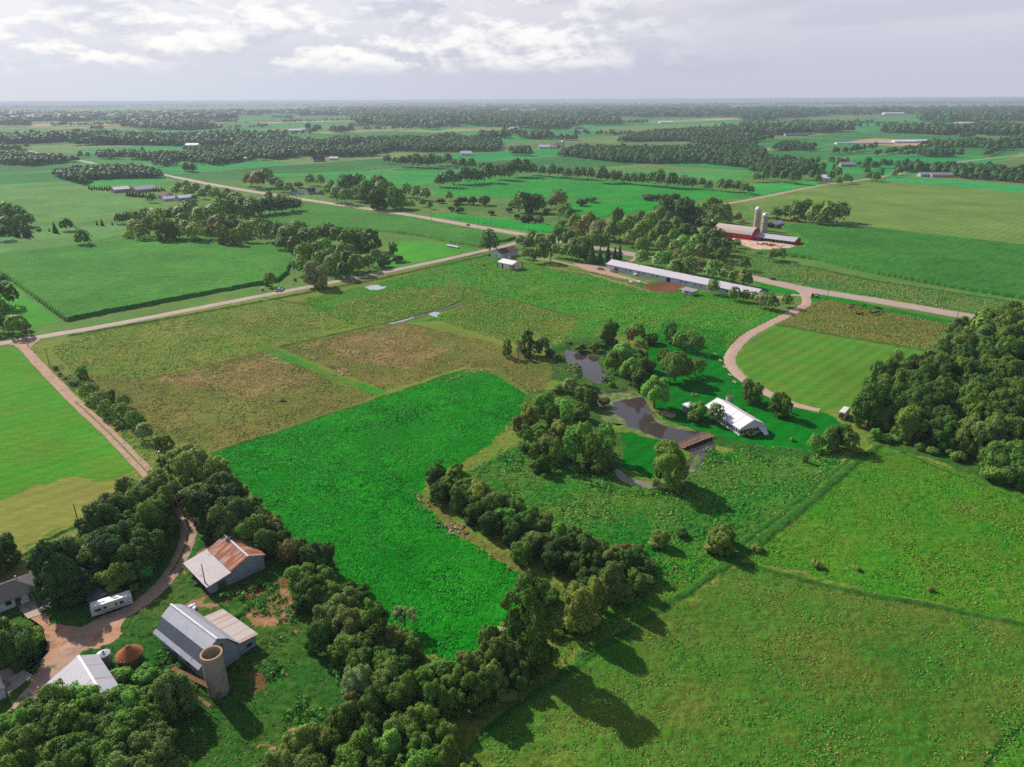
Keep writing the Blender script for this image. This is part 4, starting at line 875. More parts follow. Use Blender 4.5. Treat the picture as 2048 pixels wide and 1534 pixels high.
for px, py, lab in ((1546, 806, 'white portable toilet beside the tree by the drive end'), (1580, 826, 'white portable toilet on the lawn side of the same tree')):
    A = gh(px, py); t = thing('portable_toilet', lab, 'toilet', (A.x, A.y, 0), R_(30))
    MB().box((0, 0, 1.1), (1.1, 1.1, 2.2)).build('cabin', whitew, t, bevel=0.05); MB().prism([(-0.6, 2.2), (0.6, 2.2), (0.35, 2.42), (-0.35, 2.42)], -0.6, 0.6).build('roof', whitew, t)
    MB().box((0, -0.57, 1.05), (0.75, 0.04, 1.8)).build('door', galv, t)
for i, (px, py) in enumerate(((1430, 710), (1440, 723), (1448, 736), (1459, 752), (1468, 766))):
    A = gh(px, py); o = ('first', 'second', 'third', 'fourth', 'fifth')[i]
    t = thing('lawn_bench', 'pale wooden bench on the lawn beside the curving drive, %s from the cottonwoods' % o, 'bench', (A.x, A.y, 0), R_(-60), 'benches beside the curving drive')
    MB().box((0, 0, 0.45), (2.0, 0.45, 0.07)).build('seat', mat('pale_wood', srgb(214, 196, 160, 0.6), 0.8), t)
    MB().box((0, 0.25, 0.78), (2.0, 0.07, 0.5)).build('backrest', MATS['pale_wood'], t)
    for x in (-0.85, 0.85): MB().box((x, 0, 0.2), (0.08, 0.45, 0.42)).build('leg', MATS['pale_wood'], t)
A = gh(1388, 790); t = thing('fire_pit', 'stone ring with a dark centre on the lawn', 'fire pit', (A.x, A.y, 0))
MB().lathe([(1.2, 0), (1.2, 0.5), (0.9, 0.5), (0.9, 0.1), (0.02, 0.08)], 18).build('ring', mat('fieldstone', srgb(170, 150, 130, 0.5), 0.9, 0.3, 2.0), t)
MB().tube([(0.2, 0, 0.1), (0.2, 0, 4.0)], 0.06).build('pole', woodg, t)
A = gh(1630, 595); t = thing('hay_wagon', 'old wooden wagon at the mouth of the curving drive', 'wagon', (A.x, A.y, 0), R_(-30))
MB().box((0, 0, 1.0), (4.4, 2.0, 0.25)).build('bed', woodg, t)
MB().box((0, 1.0, 1.6), (4.4, 0.1, 1.1)).build('side_rack', woodg, t); MB().box((-2.15, 0, 1.6), (0.1, 1.9, 1.1)).build('end_rack', woodg, t)
for x in (-1.5, 1.5):
    for y in (-1.0, 1.0): MB().tube([(x, y - 0.06, 0.5), (x, y + 0.06, 0.5)], 0.5, 16).build('wheel', woodg, t)
MB().box((0.4, 0, 1.35), (2.4, 1.4, 0.5)).build('load', mat('pale_straw', srgb(196, 176, 150, 0.6), 0.9, 0.2), t)

# --- long poultry barn, run-in shed, yard clutter
c, a, L = ridge_place((1224.5, 518.5), (1522, 578), 6.3)
bluew = mat('barn_blue_grey', srgb(176, 186, 208, 0.85), 0.8, 0.08)
lb = gable('long_barn', 'very long grey barn with a pale metal roof by the highway', 'barn', c, a, L, 11.6, 3.9, 6.3, bluew, mat('pale_long_roof', srgb(216, 208, 220, 0.62), 0.5, 0.05, 0.1, 0.4, 0.1, rib='X', rib_scale=2), 0.5,
           doors=[('y-', -5, 3.0, 2.9, dark), ('x-', -2.5, 3.0, 3.0, whitew), ('y-', -L / 2 + 9, 2.6, 2.4, woodg), ('y-', -L / 2 + 4, 5.0, 2.6, whitew)])
for k in range(26):
    x = -L / 2 + 14 + k * (L - 18) / 26
    if abs(x + 5) < 3: continue
    f = MB().box((x, -5.84, 2.2), (1.5, 0.08, 0.7)).build('window', dark if k % 3 else whitew, lb)
    if k % 2: MB().box((x, -5.9, 2.62), (1.5, 0.10, 0.14)).build('sill', whitew, f)
for k in range(7):
    x = -L / 2 + 10 + k * (L - 16) / 7; MB().box((x, 0, 6.4), (0.8, 0.8, 0.7)).build('roof_vent', galv, lb)
sc_, sa, sL = ridge_place((1358, 571), (1389, 578), 2.8)
rs = thing('run_in_shed', 'small open cattle shelter with a flat pale roof before the long barn', 'shed', (gh(1377, 588).x, gh(1377, 588).y, 0), a)
MB().box((0, 0.2, 0.75), (8.2, 4.4, 1.5)).build('wall', whitew, rs)
roof_part(leanr, rs, [(-3.2, 2.7), (3.2, 3.2)], -5.0, 5.0)
m = MB()
for x in (-4.4, 0, 4.4):
    for y in (-2.6, 2.8): m.box((x, y, 1.35), (0.2, 0.2, 2.7 + (0.4 if y > 0 else 0)))
m.build('posts', woodg, rs)

# --- tan steel garage and the house behind it, roadside
Q = gh(1024, 541); a = R_(135.5)      # near corner
u = Vector((math.cos(a), math.sin(a))); v = Vector((math.cos(a - math.pi / 2), math.sin(a - math.pi / 2)))
c = (Q.x + u.x * 7.3 + v.x * 5.4, Q.y + u.y * 7.3 + v.y * 5.4)
tg = gable('steel_garage', 'tan steel garage with brown corner trim at the pasture edge', 'garage', c, a, 14.6, 10.8, 4.3, 6.0, tanw, whiter, 0.3, doors=[('y+', 2.5, 1.6, 3.4, brownt), ('x-', 3.3, 1.2, 3.6, brownt)])
for x, y in ((-7.3, 5.4), (7.3, 5.4), (-7.3, -5.4), (-5.6, 5.4)): MB().box((x, y, 2.1), (0.5, 0.5, 4.2)).build('corner_trim', brownt, tg)
Q = gh(983, 514); c = (Q.x + 10.5, Q.y + 3.5)
gable('roadside_house', 'white sided building with a brown roof by the road corner', 'house', c, R_(48), 20, 11, 4.2, 6.6, whitew, brownr, 0.5, doors=[('y-', 2, 2.6, 2.4, whitew)], windows=[('y-', -5, 1.2, 1.6, 1.2), ('x-', 0, 1.2, 1.6, 1.2)])
def vehicle(name, label, cat, px, py, ang, col_, kind='car', group=None):
    """a road vehicle: body with wheel arches, glasshouse, wheels, lamps"""
    A = gh(px, py, 0.15); t = thing(name, label, cat, A, ang, group)
    pm = mat('paint_' + name + str(int(px)), col_, 0.3, 0.03, 1.0, 0.5)
    L, W, H1 = (4.6, 1.8, 0.85) if kind == 'car' else (5.7, 2.0, 1.05)
    x0, x1 = -L / 2, L / 2
    side = [(x0, 0.35), (x1, 0.35), (x1, 0.75), (x1 - 0.3, H1), (x0 + 0.1, H1 + 0.05), (x0, 0.8)]
    V = [(x, s * W / 2, z) for s in (-1, 1) for x, z in side]; n = len(side)
    MB().raw(V, [tuple(range(n))[::-1], tuple(range(n, 2 * n))] + [(i, (i + 1) % n, (i + 1) % n + n, i + n) for i in range(n)]).build('body', pm, t, bevel=0.05)
    cab = [(-1.9, H1), (1.1, H1), (0.35, 1.45), (-1.3, 1.45)] if kind == 'car' else [(-0.7, H1), (1.5, H1), (0.9, 1.85), (-0.6, 1.85)]
    V = [(x, s * (W / 2 - (0.08 if z < 1.2 else 0.25)), z) for s in (-1, 1) for x, z in cab]; n = 4
    MB().raw(V, [(3, 2, 1, 0), (4, 5, 6, 7)] + [(i, (i + 1) % n, (i + 1) % n + n, i + n) for i in range(n)]).build('windows', glass, t)
    xa, xb = cab[3][0], cab[2][0]; MB().box(((xa + xb) / 2, 0, cab[2][1] + 0.03), (xb - xa + 0.1, W - 0.42, 0.07)).build('roof', pm, t)
    if kind == 'pickup': MB().box((x0 + 1.05, 0, H1 + 0.02), (1.9, W - 0.3, 0.08)).build('bed', black, t)
    for x in (x0 + 0.9, x1 - 0.95):
        for s in (-1, 1): MB().tube([(x, s * (W / 2 - 0.18), 0.33), (x, s * (W / 2 + 0.02), 0.33)], 0.34, 14).build('wheel', black, t)
    for s in (-1, 1): MB().box((x1, s * 0.65, 0.66), (0.06, 0.35, 0.16)).build('headlight', whitew, t)
    for s in (-1, 1): MB().box((x0, s * 0.65, 0.74), (0.06, 0.3, 0.16)).build('tail_light', redw, t)
    return t
vehicle('parked_truck', 'white truck parked between garage and roadside house', 'truck', 1018, 519, R_(50), srgb(226, 226, 230, 0.65), 'pickup')
vehicle('car', 'dark car driving on the highway above the corn', 'car', 936, 451, R_(135), srgb(70, 76, 96, 0.6))
vehicle('car', 'dark grey car driving on the highway beside the long barn', 'car', 1545, 559, R_(130), srgb(70, 70, 76, 0.6))
vehicle('pickup_truck', 'white pickup on the county road at the corn end', 'pickup', 558, 582, R_(45), srgb(224, 226, 234, 0.65), 'pickup')
vehicle('car', 'silver car parked on the verge behind the white pickup', 'car', 524, 580, R_(120), srgb(200, 200, 206, 0.65))
vehicle('parked_truck', 'pale truck with a dark box at the long barn end', 'truck', 1201, 539, R_(150), srgb(214, 208, 204, 0.6), 'pickup')
vehicle('parked_truck', 'light truck against the wall of the long barn', 'truck', 1227, 543, R_(130), srgb(204, 204, 212, 0.6), 'pickup')
A = gh(906, 495); t = thing('wrapped_bale_row', 'white plastic wrapped tube of hay bales on the bright lawn', 'hay bales', (A.x, A.y, 0.9), R_(-42))
m = MB(); m.tube([(-7.4, 0, 0)] + [(x, 0, 0.06 * math.sin(x * 3)) for x in np.linspace(-7, 7, 16)] + [(7.4, 0, 0)], [0.5] + [0.95 + 0.04 * math.sin(i * 2.1) for i in range(16)] + [0.5], 14); m.build('wrap', whitew, t, smooth=True)
for px, py, lab in ((967, 531, 'brown bale feeder ring in the green pasture'), (942, 531, 'pale bale ring at the pasture road bank')):
    A = gh(px, py); t = thing('bale_feeder', lab, 'feeder', (A.x, A.y, 0))
    MB().lathe([(1.3, 0.0), (1.3, 1.0), (1.22, 1.0), (1.22, 0.0)], 18).build('ring', rust if px > 950 else galv, t)
    MB().lathe([(1.1, 0.02), (1.0, 0.8), (0.02, 0.95)], 14).build('hay', mat('hay_heap', srgb(176, 150, 100, 0.5), 0.95, 0.3, 3), t)
for px, py, lab in ((1262, 566, 'white calf hutch left of the muddy pen'), (1278, 566, 'white tipped calf hutch by the muddy pen'), (1270, 551, 'pale crate in the grass beside the long barn')):
    A = gh(px, py); t = thing('calf_hutch', lab, 'hutch', (A.x, A.y, 0), R_(-40))
    MB().prism([(-1.0, 0), (1.0, 0), (0.9, 1.1), (0.4, 1.5), (-0.4, 1.5), (-0.9, 1.1)], -1.3, 1.3).build('shell', whitew, t, bevel=0.05)
    MB().box((-1.31, 0, 0.6), (0.05, 1.1, 1.1)).build('opening', dark, t)

# --- red dairy farm
c, a, L = ridge_place((1441, 448.5), (1510, 455.5), 9.5)
rbn = thing('red_barn', 'big red dairy barn with a faded round gambrel roof and a long open sided wing', 'barn', (c[0], c[1], 0), R_(-43))
L = 36.0
g0 = [(-8.8, 4.6), (-7.2, 6.8), (-4.2, 9.0), (0, 10.2), (4.2, 9.0), (7.2, 6.8), (8.8, 4.6)]
MB().prism([(-8.6, -0.2), (8.6, -0.2)] + [(y * 0.96, z - 0.25) for y, z in g0[::-1]], -L / 2 + 0.3, L / 2 - 0.3).build('wall', redw, rbn)
roof_part(pinkr, rbn, g0, -L / 2 - 0.3, L / 2 + 0.3)
for k in range(7): MB().box((-14 + k * 4.6, -8.66, 1.7), (1.3, 0.08, 0.8)).build('window', glass, rbn)
MB().box((L / 2 - 0.27, 0.5, 2.2), (0.08, 4, 4)).build('door', whitew, rbn)
c2, a2, L2 = ridge_place((1508, 464), (1594, 474.5), 5.4)
fs = thing('feeding_shed', 'long low red feeding shed with an open front onto the cattle yard', 'shed', (c2[0], c2[1], 0), a2)
L2 += 2
MB().prism([(-6.6, -0.2), (7.0, -0.2), (7.0, 2.6), (0, 5.1), (-6.6, 2.75)], L2 / 2 - 0.5, L2 / 2).build('end_wall', redw, fs)
MB().box((0, 6.8, 1.2), (L2, 0.3, 2.8)).build('back_wall', redw, fs)
MB().box((-L2 / 2 + 5, -6.7, 1.35), (10, 0.3, 2.7)).build('front_wall', redw, fs)
roof_part(mat('silver_shed_roof', srgb(208, 206, 216, 0.62), 0.5, 0.06, 0.2, 0.4, 0.15, rib='X', rib_scale=3), fs, [(-7.6, 2.75), (0, 5.4), (7.3, 2.8)], -L2 / 2, L2 / 2 + 0.4)
for k in range(9): MB().box((-L2 / 2 + 10.4 + k * 3.5, -6.7, 1.35), (0.28, 0.28, 2.7)).build('post', whitew, fs)
MB().box((5, -5.6, 0.5), (L2 - 12, 0.25, 1.0)).build('manger', woodg, fs)
def tower_silo(px, py, r, h, label, wm, rm, gp=None):
    p = gh(px, py); t = thing('tower_silo', label, 'silo', (p.x, p.y, 0), 0, gp)
    m = MB(); m.lathe([(r, -0.1), (r, h)], 32); m.build('wall', wm, t, smooth=True)
    m = MB()
    for k in range(int(h / 1.2)): m.lathe([(r + 0.03, 0.6 + k * 1.2), (r + 0.06, 0.64 + k * 1.2), (r + 0.03, 0.68 + k * 1.2)], 32)
    m.build('hoops', MATS['iron_hoop'], t, smooth=True)
    rf = MB().lathe([(r + 0.12, h - 0.1)] + [((r + 0.12) * math.cos(q), h + (r + 0.1) * 0.95 * math.sin(q)) for q in np.linspace(0.05, 1.5, 9)], 32).build('dome', rm, t, smooth=True)
    MB().lathe([(0.5, h + r * 0.93), (0.5, h + r * 1.06), (0.02, h + r * 1.12)], 12).build('cap', rm, rf)
    MB().box((r + 0.45, 0, h / 2), (0.9, 1.0, h), 0).build('chute', wm, t); t.rotation_euler.z = R_(-120)
    return t
stave = mat('stave_concrete', srgb(200, 182, 170, 0.75), 0.9, 0.08, 0.5, 0.1, stain=srgb(140, 122, 112, 0.5), stain_amt=0.2, stain_scale=0.4)
tower_silo(1512, 459, 2.75, 18.6, 'taller grey silo with a white dome at the red barn', stave, dome)
tower_silo(1527, 465, 2.75, 15.4, 'shorter grey silo with a white dome, nearer the feeding shed', stave, dome)
tower_silo(1484, 453.5, 1.9, 5.0, 'small white silo with a red cap behind the red barn', mat('pale_stave', srgb(210, 190, 180, 0.6), 0.9), mat('red_dome', srgb(170, 84, 72, 0.6), 0.6))
p = gh(1553, 455); gable('tool_shed', 'grey open ended shed to the side of the domed silos', 'shed', (p.x, p.y + 4), R_(42), 17, 10, 3.6, 5.6, mat('grey_green_wall', srgb(150, 158, 150, 0.55), 0.8), mat('grey_lilac_roof', srgb(172, 172, 190, 0.58), 0.5, 0.05, rib='X'), 0.3, doors=[('x-', 0, 7, 3.2, dark)])
p = gh(1434, 449); gable('small_red_shed', 'red shed with a pale roof left of the big red barn', 'shed', (p.x, p.y), R_(-43), 12, 7, 2.8, 4.4, redw, whiter, 0.3, doors=[('x+', 0, 2, 2.2, whitew)])
p = gh(1401, 447); gable('white_shed', 'white garage with one dark door among the farm trees', 'garage', (p.x, p.y + 2), R_(60), 7, 7, 3.2, 4.6, whitew, whiter, 0.3, doors=[('x-', 0, 4.0, 2.6, dark)])
p = gh(1402, 467); gable('small_red_shed', 'pink roofed red shed half hidden by trees', 'shed', (p.x, p.y), R_(-43), 8, 6, 2.6, 4.2, redw, mat('pink_roof', srgb(200, 150, 140, 0.6), 0.8), 0.3, windows=[('y-', 0, 1, 1, 1)])
p = gh(1413, 470); gable('small_red_shed', 'white roofed red shed beside the pink roofed one', 'shed', (p.x, p.y), R_(47), 6, 6, 2.6, 4.0, redw, whiter, 0.3, doors=[('x-', 0, 1.6, 2.0, whitew)])
p = gh(1364, 441); hs = gable('farmhouse', 'dark roofed farmhouse deep among the farm trees', 'house', (p.x, p.y), R_(5), 12, 9, 5.6, 9.0, whitew, brownr, 0.4, windows=[('y-', -3, 3.4, 1.2, 1.4), ('y-', 3, 3.4, 1.2, 1.4)])
MB().box((4.5, 0.5, 8.8), (0.8, 0.8, 2.4)).build('chimney', redw, hs)
p = gh(1545, 438); t = thing('machinery_wagon', 'orange red farm wagon behind the grey tool shed', 'wagon', (p.x, p.y, 0), R_(-10))
MB().box((0, 0, 1.3), (14, 2.4, 1.2)).build('box', mat('orange_red', srgb(204, 84, 54, 0.6), 0.6, 0.2), t, bevel=0.1)
for x in (-5, -3.6, 4.2, 5.4): MB().tube([(x, -1.25, 0.5), (x, 1.25, 0.5)], 0.5, 12).build('wheel', black, t)
p = gh(1588, 440); t = thing('straw_heap', 'tan heap of straw beside the round grove', 'heap', (p.x, p.y, 0))
MB().lathe([(4.2, 0), (3.6, 1.6), (2.2, 3.2), (0.8, 3.9), (0.05, 4.0)], 14).build('heap', mat('tan_heap', srgb(214, 160, 116, 0.6), 0.95, 0.3, 1.0), t, smooth=True)

# --- far farmsteads and houses
def small_house(px, py, L, W, e, r, ang, wm, rm, label, name='farm_building', cat='building', group=None, detail=True):
    p = gh(px, py)
    return gable(name, label, cat, (p.x, p.y), R_(ang), L, W, e, r, wm, rm, 0.4, group, windows=[('y-', -L * 0.25, e * 0.35, L * 0.12, e * 0.3), ('y-', L * 0.2, e * 0.35, L * 0.12, e * 0.3)] if detail else ())
beige = mat('beige_siding', srgb(190, 176, 164, 0.58), 0.8, 0.06)
FARMS = [
 (242, 384, 20, 14, 4.5, 7.5, 45, beige, whiter, 'tan walled shed with a pink white roof by the spruce rows', 'pole_shed'),
 (289, 383, 26, 14, 4, 8, 45, beige, whiter, 'broad pink white roofed barn behind the spruce row', 'pole_shed'),
 (333, 397, 20, 12, 4, 8.5, -40, greywallx, brownr, 'brown roofed farmhouse among shade trees', 'farmhouse'),
 (338, 401, 15, 10, 3, 5.5, 45, whitew, whiter, 'white open shed in front of the brown roofed farmhouse', 'open_shed'),
 (372, 401, 20, 14, 4.5, 7, 45, greywallx, silver, 'grey walled machine shed right of the brown roofed farmhouse', 'pole_shed'),
 (595, 387, 14, 10, 3, 6, -35, whitew, greyr, 'white bungalow on the highway with a pale grey roof', 'house'),
 (622, 388, 12, 9, 3.4, 8, 45, whitew, greyr, 'white house with a steep dark gable beside the highway', 'house'),
 (637, 388, 12, 9, 3.0, 6, -40, beige, greyr, 'low grey roofed house end next to the steep gabled house', 'house'),
 (487, 321, 26, 12, 5, 7, -5, whitew, mat('pale_blue_roof', srgb(196, 206, 226, 0.62), 0.5), 'long pale shed at the edge of the emerald field', 'long_shed'),
 (637, 323, 24, 14, 5, 11, 30, beige, greyr, 'grey farmhouse under the tan trees at the field top', 'farmhouse'),
 (668, 320, 18, 11, 4, 7, 0, whitew, whiter, 'white shed beside the tan trees at the field top', 'pole_shed'),
 (932, 311, 24, 16, 5, 10, 5, whitew, whiter, 'white barn with a rounded roof at the far hedge', 'white_barn'),
 (1088, 297, 28, 14, 5, 9, 0, whitew, whiter, 'white sheds in front of the far red barn', 'pole_shed'),
 (1106, 297, 14, 10, 5, 8, 0, whitew, silver, 'silver shed between the white sheds and the far red barn', 'pole_shed'),
 (1118, 296, 24, 14, 7, 13, 30, redw, silver, 'far red barn with its own silo in front of the big wood', 'red_barn'),
 (1694, 333, 26, 13, 4, 8, -5, beige, mat('lilac_roof', srgb(176, 168, 184, 0.6), 0.7), 'lilac roofed ranch house by the far road bend', 'house'),
 (1649, 362, 16, 11, 5, 9, -30, whitew, mat('blue_white_roof', srgb(222, 228, 242, 0.66), 0.5), 'white farmhouse at the road bend among round trees', 'farmhouse'),
 (1856, 353, 28, 14, 4, 6.5, -5, greywallx, mat('grey_shed_roof', srgb(160, 160, 170, 0.58), 0.6), 'left one of two long grey roofed sheds below the wood', 'long_shed'),
 (1881, 354, 32, 14, 4, 7, -5, greywallx, MATS['grey_shed_roof'], 'right one of two long grey roofed sheds below the wood', 'long_shed'),
 (1728, 288, 150, 18, 3, 5, -3, whitew, mat('glasshouse_roof', srgb(176, 184, 206, 0.6), 0.5), 'very long pale greenhouse beyond the tan strip', 'long_shed'),
 (1474, 295, 26, 14, 6, 12, 20, whitew, brownr, 'white house with a brown roof at the wood edge', 'farmhouse'),
 (1028, 259, 34, 18, 6, 11, 10, whitew, whiter, 'pale farm roofs among far trees left of the stubble field', 'pole_shed'),
 (1158, 258, 40, 22, 5, 9, 0, beige, greyr, 'low grey shed on the rim of the stubble field', 'long_shed'),
 (1301, 275, 34, 18, 5, 9, 0, whitew, whiter, 'white roof alone inside the big wood', 'pole_shed'),
 (1632, 261, 54, 24, 6, 10, 0, whitew, whiter, 'white roofed barn at the foot of the far wood', 'white_barn'),
 (1583, 272, 46, 20, 5, 9, 0, beige, greyr, 'grey roof at the end of the tan strip', 'pole_shed'),
 (1602, 272, 40, 20, 5, 9, 0, beige, greyr, 'second grey roof at the end of the tan strip, farther right', 'pole_shed'),
 (1807, 286, 60, 22, 5, 8, 0, whitew, whiter, 'white roofs right after the long greenhouse', 'pole_shed'),
 (1832, 285, 60, 22, 5, 8, 0, whitew, whiter, 'last white roofs before the dark wood on the far strip', 'pole_shed'),
 (140, 275, 60, 26, 6, 11, 0, whitew, whiter, 'white roof in the far left wood, right of two others', 'pole_shed'),
 (99, 276, 50, 24, 6, 11, 0, beige, whiter, 'white roof in the far left wood, middle of three', 'pole_shed'),
 (47, 276, 40, 20, 6, 10, 0, beige, whiter, 'small white roof in the far left wood, leftmost of three', 'pole_shed'),
 (386, 294, 34, 18, 6, 10, 0, whitew, whiter, 'white roof at the right end of the soft green field', 'pole_shed'),
 (284, 311, 30, 16, 5, 8, 0, whitew, MATS['pale_blue_roof'], 'bluish roof sunk among the far left trees', 'pole_shed'),
 (296, 239, 120, 40, 8, 14, 0, whitew, whiter, 'cluster of white barns on the far left plain', 'pole_shed'),
 (85, 233, 90, 34, 8, 12, 0, beige, whiter, 'tiny white roof on the far left plain', 'pole_shed'),
 (419, 248, 50, 26, 7, 12, 0, whitew, whiter, 'tiny white roof before the olive far plain', 'pole_shed'),
 (580, 236, 50, 28, 9, 18, 0, whitew, greyr, 'lone pale house before a clump on the far plain', 'farmhouse'),
 (592, 264, 50, 26, 7, 12, 0, greywallx, silver, 'silver barn of the far farm with three dark silos', 'pole_shed'),
 (610, 263, 34, 22, 8, 15, 0, whitew, silver, 'white house of the far farm with three dark silos', 'farmhouse'),
 (1194, 246, 54, 26, 7, 14, 0, whitew, whiter, 'white house in front of the flat far wood', 'farmhouse'),
 (1307, 227, 90, 40, 10, 20, 0, whitew, whiter, 'white farm on the far plain beyond the emerald field', 'farmhouse'),
 (1082, 221, 110, 40, 10, 18, 0, whitew, whiter, 'white farm with towers on the distant plain', 'farmhouse'),
 (1332, 247, 70, 30, 7, 12, 0, whitew, whiter, 'pale roof on the edge of the distant emerald field', 'pole_shed'),
 (1786, 229, 150, 50, 9, 15, 0, whitew, whiter, 'wide white roofs on the far right plain', 'pole_shed'),
 (1928, 250, 80, 34, 8, 13, 0, whitew, whiter, 'white roofs before the dark wood at the far right', 'pole_shed'),
 (1669, 248, 70, 34, 7, 12, 0, beige, greyr, 'grey roof in the light green far clearing', 'pole_shed'),
 (1990, 207, 260, 90, 18, 28, 0, whitew, whiter, 'white specks of a hamlet near the horizon at right', 'pole_shed'),
 (1340, 203.5, 320, 110, 20, 30, 0, whitew, whiter, 'white specks of a hamlet near the horizon', 'pole_shed'),
]
for (px, py, L, W, e, r, an, wm, rm, lab, nm) in FARMS:
    small_house(px, py, L, W, e, r, an, wm, rm, lab, nm, {'house': 'house', 'farmhouse': 'house', 'white_barn': 'barn', 'red_barn': 'barn'}.get(nm, 'shed'))
tower_silo(1125, 297, 3.6, 16, 'far pale silo with a white dome beside the far red barn', stave, dome)
for i, (px, hh) in enumerate(((613, 26), (617, 30), (621, 27))):
    tower_silo(px, 263, 4.2, hh, ('left', 'tallest middle', 'right')[i] + ' one of three dark silos on the far farm', mat('dark_silo', srgb(96, 104, 122, 0.5), 0.6), MATS['dark_silo'], None)

# ------------------------------------------------------------------ cattle
def cow(label, px, py, ang, c, lying=False, group='cattle on the tan pasture'):
    """one skinned body; standing head-down or lying"""
    A = gh(px, py)
    dz = -0.62 if lying else 0.0
    P = [((-0.95, 0, 1.15), .36), ((-0.45, 0, 1.12), .42), ((0.15, 0, 1.10), .42), ((0.65, 0, 1.18), .36), ((1.05, 0, 1.20), .24), ((1.40, 0, 0.95 if not lying else 1.35), .19), ((1.72, 0, 0.68 if not lying else 1.40), .15), ((1.92, 0, 0.52 if not lying else 1.30), .10)]
    Vv = [p for p, r in P]; R = [r for p, r in P]; E_ = [(i, i + 1) for i in range(len(P) - 1)]
    def limb(root, pts):
        k = root
        for p, r in pts: Vv.append(p); R.append(r); E_.append((k, len(Vv) - 1)); k = len(Vv) - 1
    for s in (-1, 1):
        if lying:
            limb(3, [((0.75, s * .28, .85), .14), ((1.15, s * .3, .72), .09), ((0.85, s * .34, .70), .07)])
            limb(0, [((-0.8, s * .34, .90), .18), ((-0.35, s * .48, .76), .10), ((-0.75, s * .5, .70), .07)])
        else:
            limb(3, [((0.62, s * .24, .78), .14), ((0.66, s * .24, .42), .085), ((0.62, s * .24, .06), .075)])
            limb(0, [((-0.82, s * .26, .80), .17), ((-1.02, s * .26, .48), .09), ((-0.92, s * .26, .06), .075)])
        limb(6, [((1.60, s * .22, (0.86 if not lying else 1.52)), .05)])
    limb(0, [((-1.30, 0, 1.18), .06), ((-1.40, 0, 0.62 if not lying else .8), .04)])
    me = bpy.data.meshes.new('cow'); me.from_pydata([(x, y, z + dz) for x, y, z in Vv], E_, [])
    o = link('cow', me); m = o.modifiers.new('Skin', 'SKIN'); me.skin_vertices or me.attributes.new
    if not me.skin_vertices: bm = bmesh.new(); bm.from_mesh(me); bm.verts.layers.skin.verify(); bm.to_mesh(me); bm.free()
    for i, r in enumerate(R): me.skin_vertices[0].data[i].radius = (r, r)
    me.skin_vertices[0].data[0].use_root = True
    o.modifiers.new('Subdivision', 'SUBSURF').levels = 1; o.modifiers['Subdivision'].render_levels = 1
    me.materials.append(mat('hide_%d' % int(c[0] * 1e4), c, 0.8, 0.2, 1.5))
    o.location = (A.x, A.y, 0.30); o.rotation_euler.z = R_(ang); o.scale = (1.12,) * 3
    return tag(o, label, 'cow', group)
blk = srgb(44, 34, 32, 0.7); brn = srgb(150, 80, 44, 0.6); dkb = srgb(70, 46, 38, 0.7)
cow('reddish brown cow grazing nearest the road fence', 1705, 614, 160, brn)
cow('brown calf just below the reddish brown cow', 1701, 619, 20, dkb)
cow('black cow right of the reddish brown cow', 1728, 615.5, 190, blk)
cow('upper black cow of the pair by the verge', 1754, 620, 150, blk)
cow('lower black cow of the pair by the verge', 1760, 622.5, 150, blk)
cow('black cow at the left end of the bunched herd', 1741, 628.5, 100, blk)
cow('dark brown cow in the middle of the bunched herd', 1749, 629.5, 10, dkb)
cow('black cow at the right end of the bunched herd', 1755, 628, 190, blk)
cow('black calf lying apart below the herd, left one', 1715, 629.5, 0, blk, True)
cow('black calf lying apart below the herd, right one', 1722, 629.5, 30, blk, True)

# ------------------------------------------------------------------ poles, fences, signs
polew = mat('pole_wood', srgb(96, 78, 70, 0.5), 0.9, 0.2, 1.5)
def pole(label, px, py, h=10.5, cross=True, name='utility_pole', ang=R_(45), group='utility poles', xf=False):
    A = gh(px, py); t = thing(name, label, 'pole', (A.x, A.y, 0), ang, group)
    MB().tube([(0, 0, -0.3), (0, 0, h)], [0.17, 0.11], 8).build('shaft', polew, t)
    if cross:
        MB().box((0, 0, h - 0.6), (2.4, 0.12, 0.14)).build('crossarm', polew, t)
        for x in (-1.05, 0, 1.05): MB().lathe([(0.05, h - 0.53), (0.05, h - 0.35), (0.01, h - 0.33)], 8, (x, 0, 0)).build('insulator', whitew, t)
    if xf: MB().lathe([(0.25, h - 2.2), (0.25, h - 1.3), (0.02, h - 1.25)], 12, (0.35, 0, 0)).build('transformer', galv, t)
    return t
near = [pole('pole at the county road junction, where the drive begins', 57, 694, 9), pole('second pole down the gravel drive from the junction', 100, 733, 9), pole('pole with a grey transformer in the hedgerow', 326, 950, 10, True, xf=True)]
pole('dark leaning post before the rusty barn', 414, 1184, 8.4, False, 'light_pole', group=None)
pole('short post on the hay field edge', 157, 1046, 6.5, False, group=None)
for i, (px, py) in enumerate(((623, 398), (637, 406), (703, 416), (777, 427), (863, 444), (957, 462))):
    pole('highway pole, %s from the steep gabled white house' % ('first second third fourth fifth sixth'.split()[i]), px, py, 10.5)
pole('bare pole on the weedy strip above the highway', 1612, 567, 12)
t = pole('vine topped pole at the mouth of the curving drive', 1654, 600, 10, True)
pole('pole at the lower end of the highway verge', 1912, 644, 9)
pole('taller left leg of the double pole in the weedy strip', 1874, 612, 13); pole('right leg of the double pole in the weedy strip', 1880, 612, 12, False)
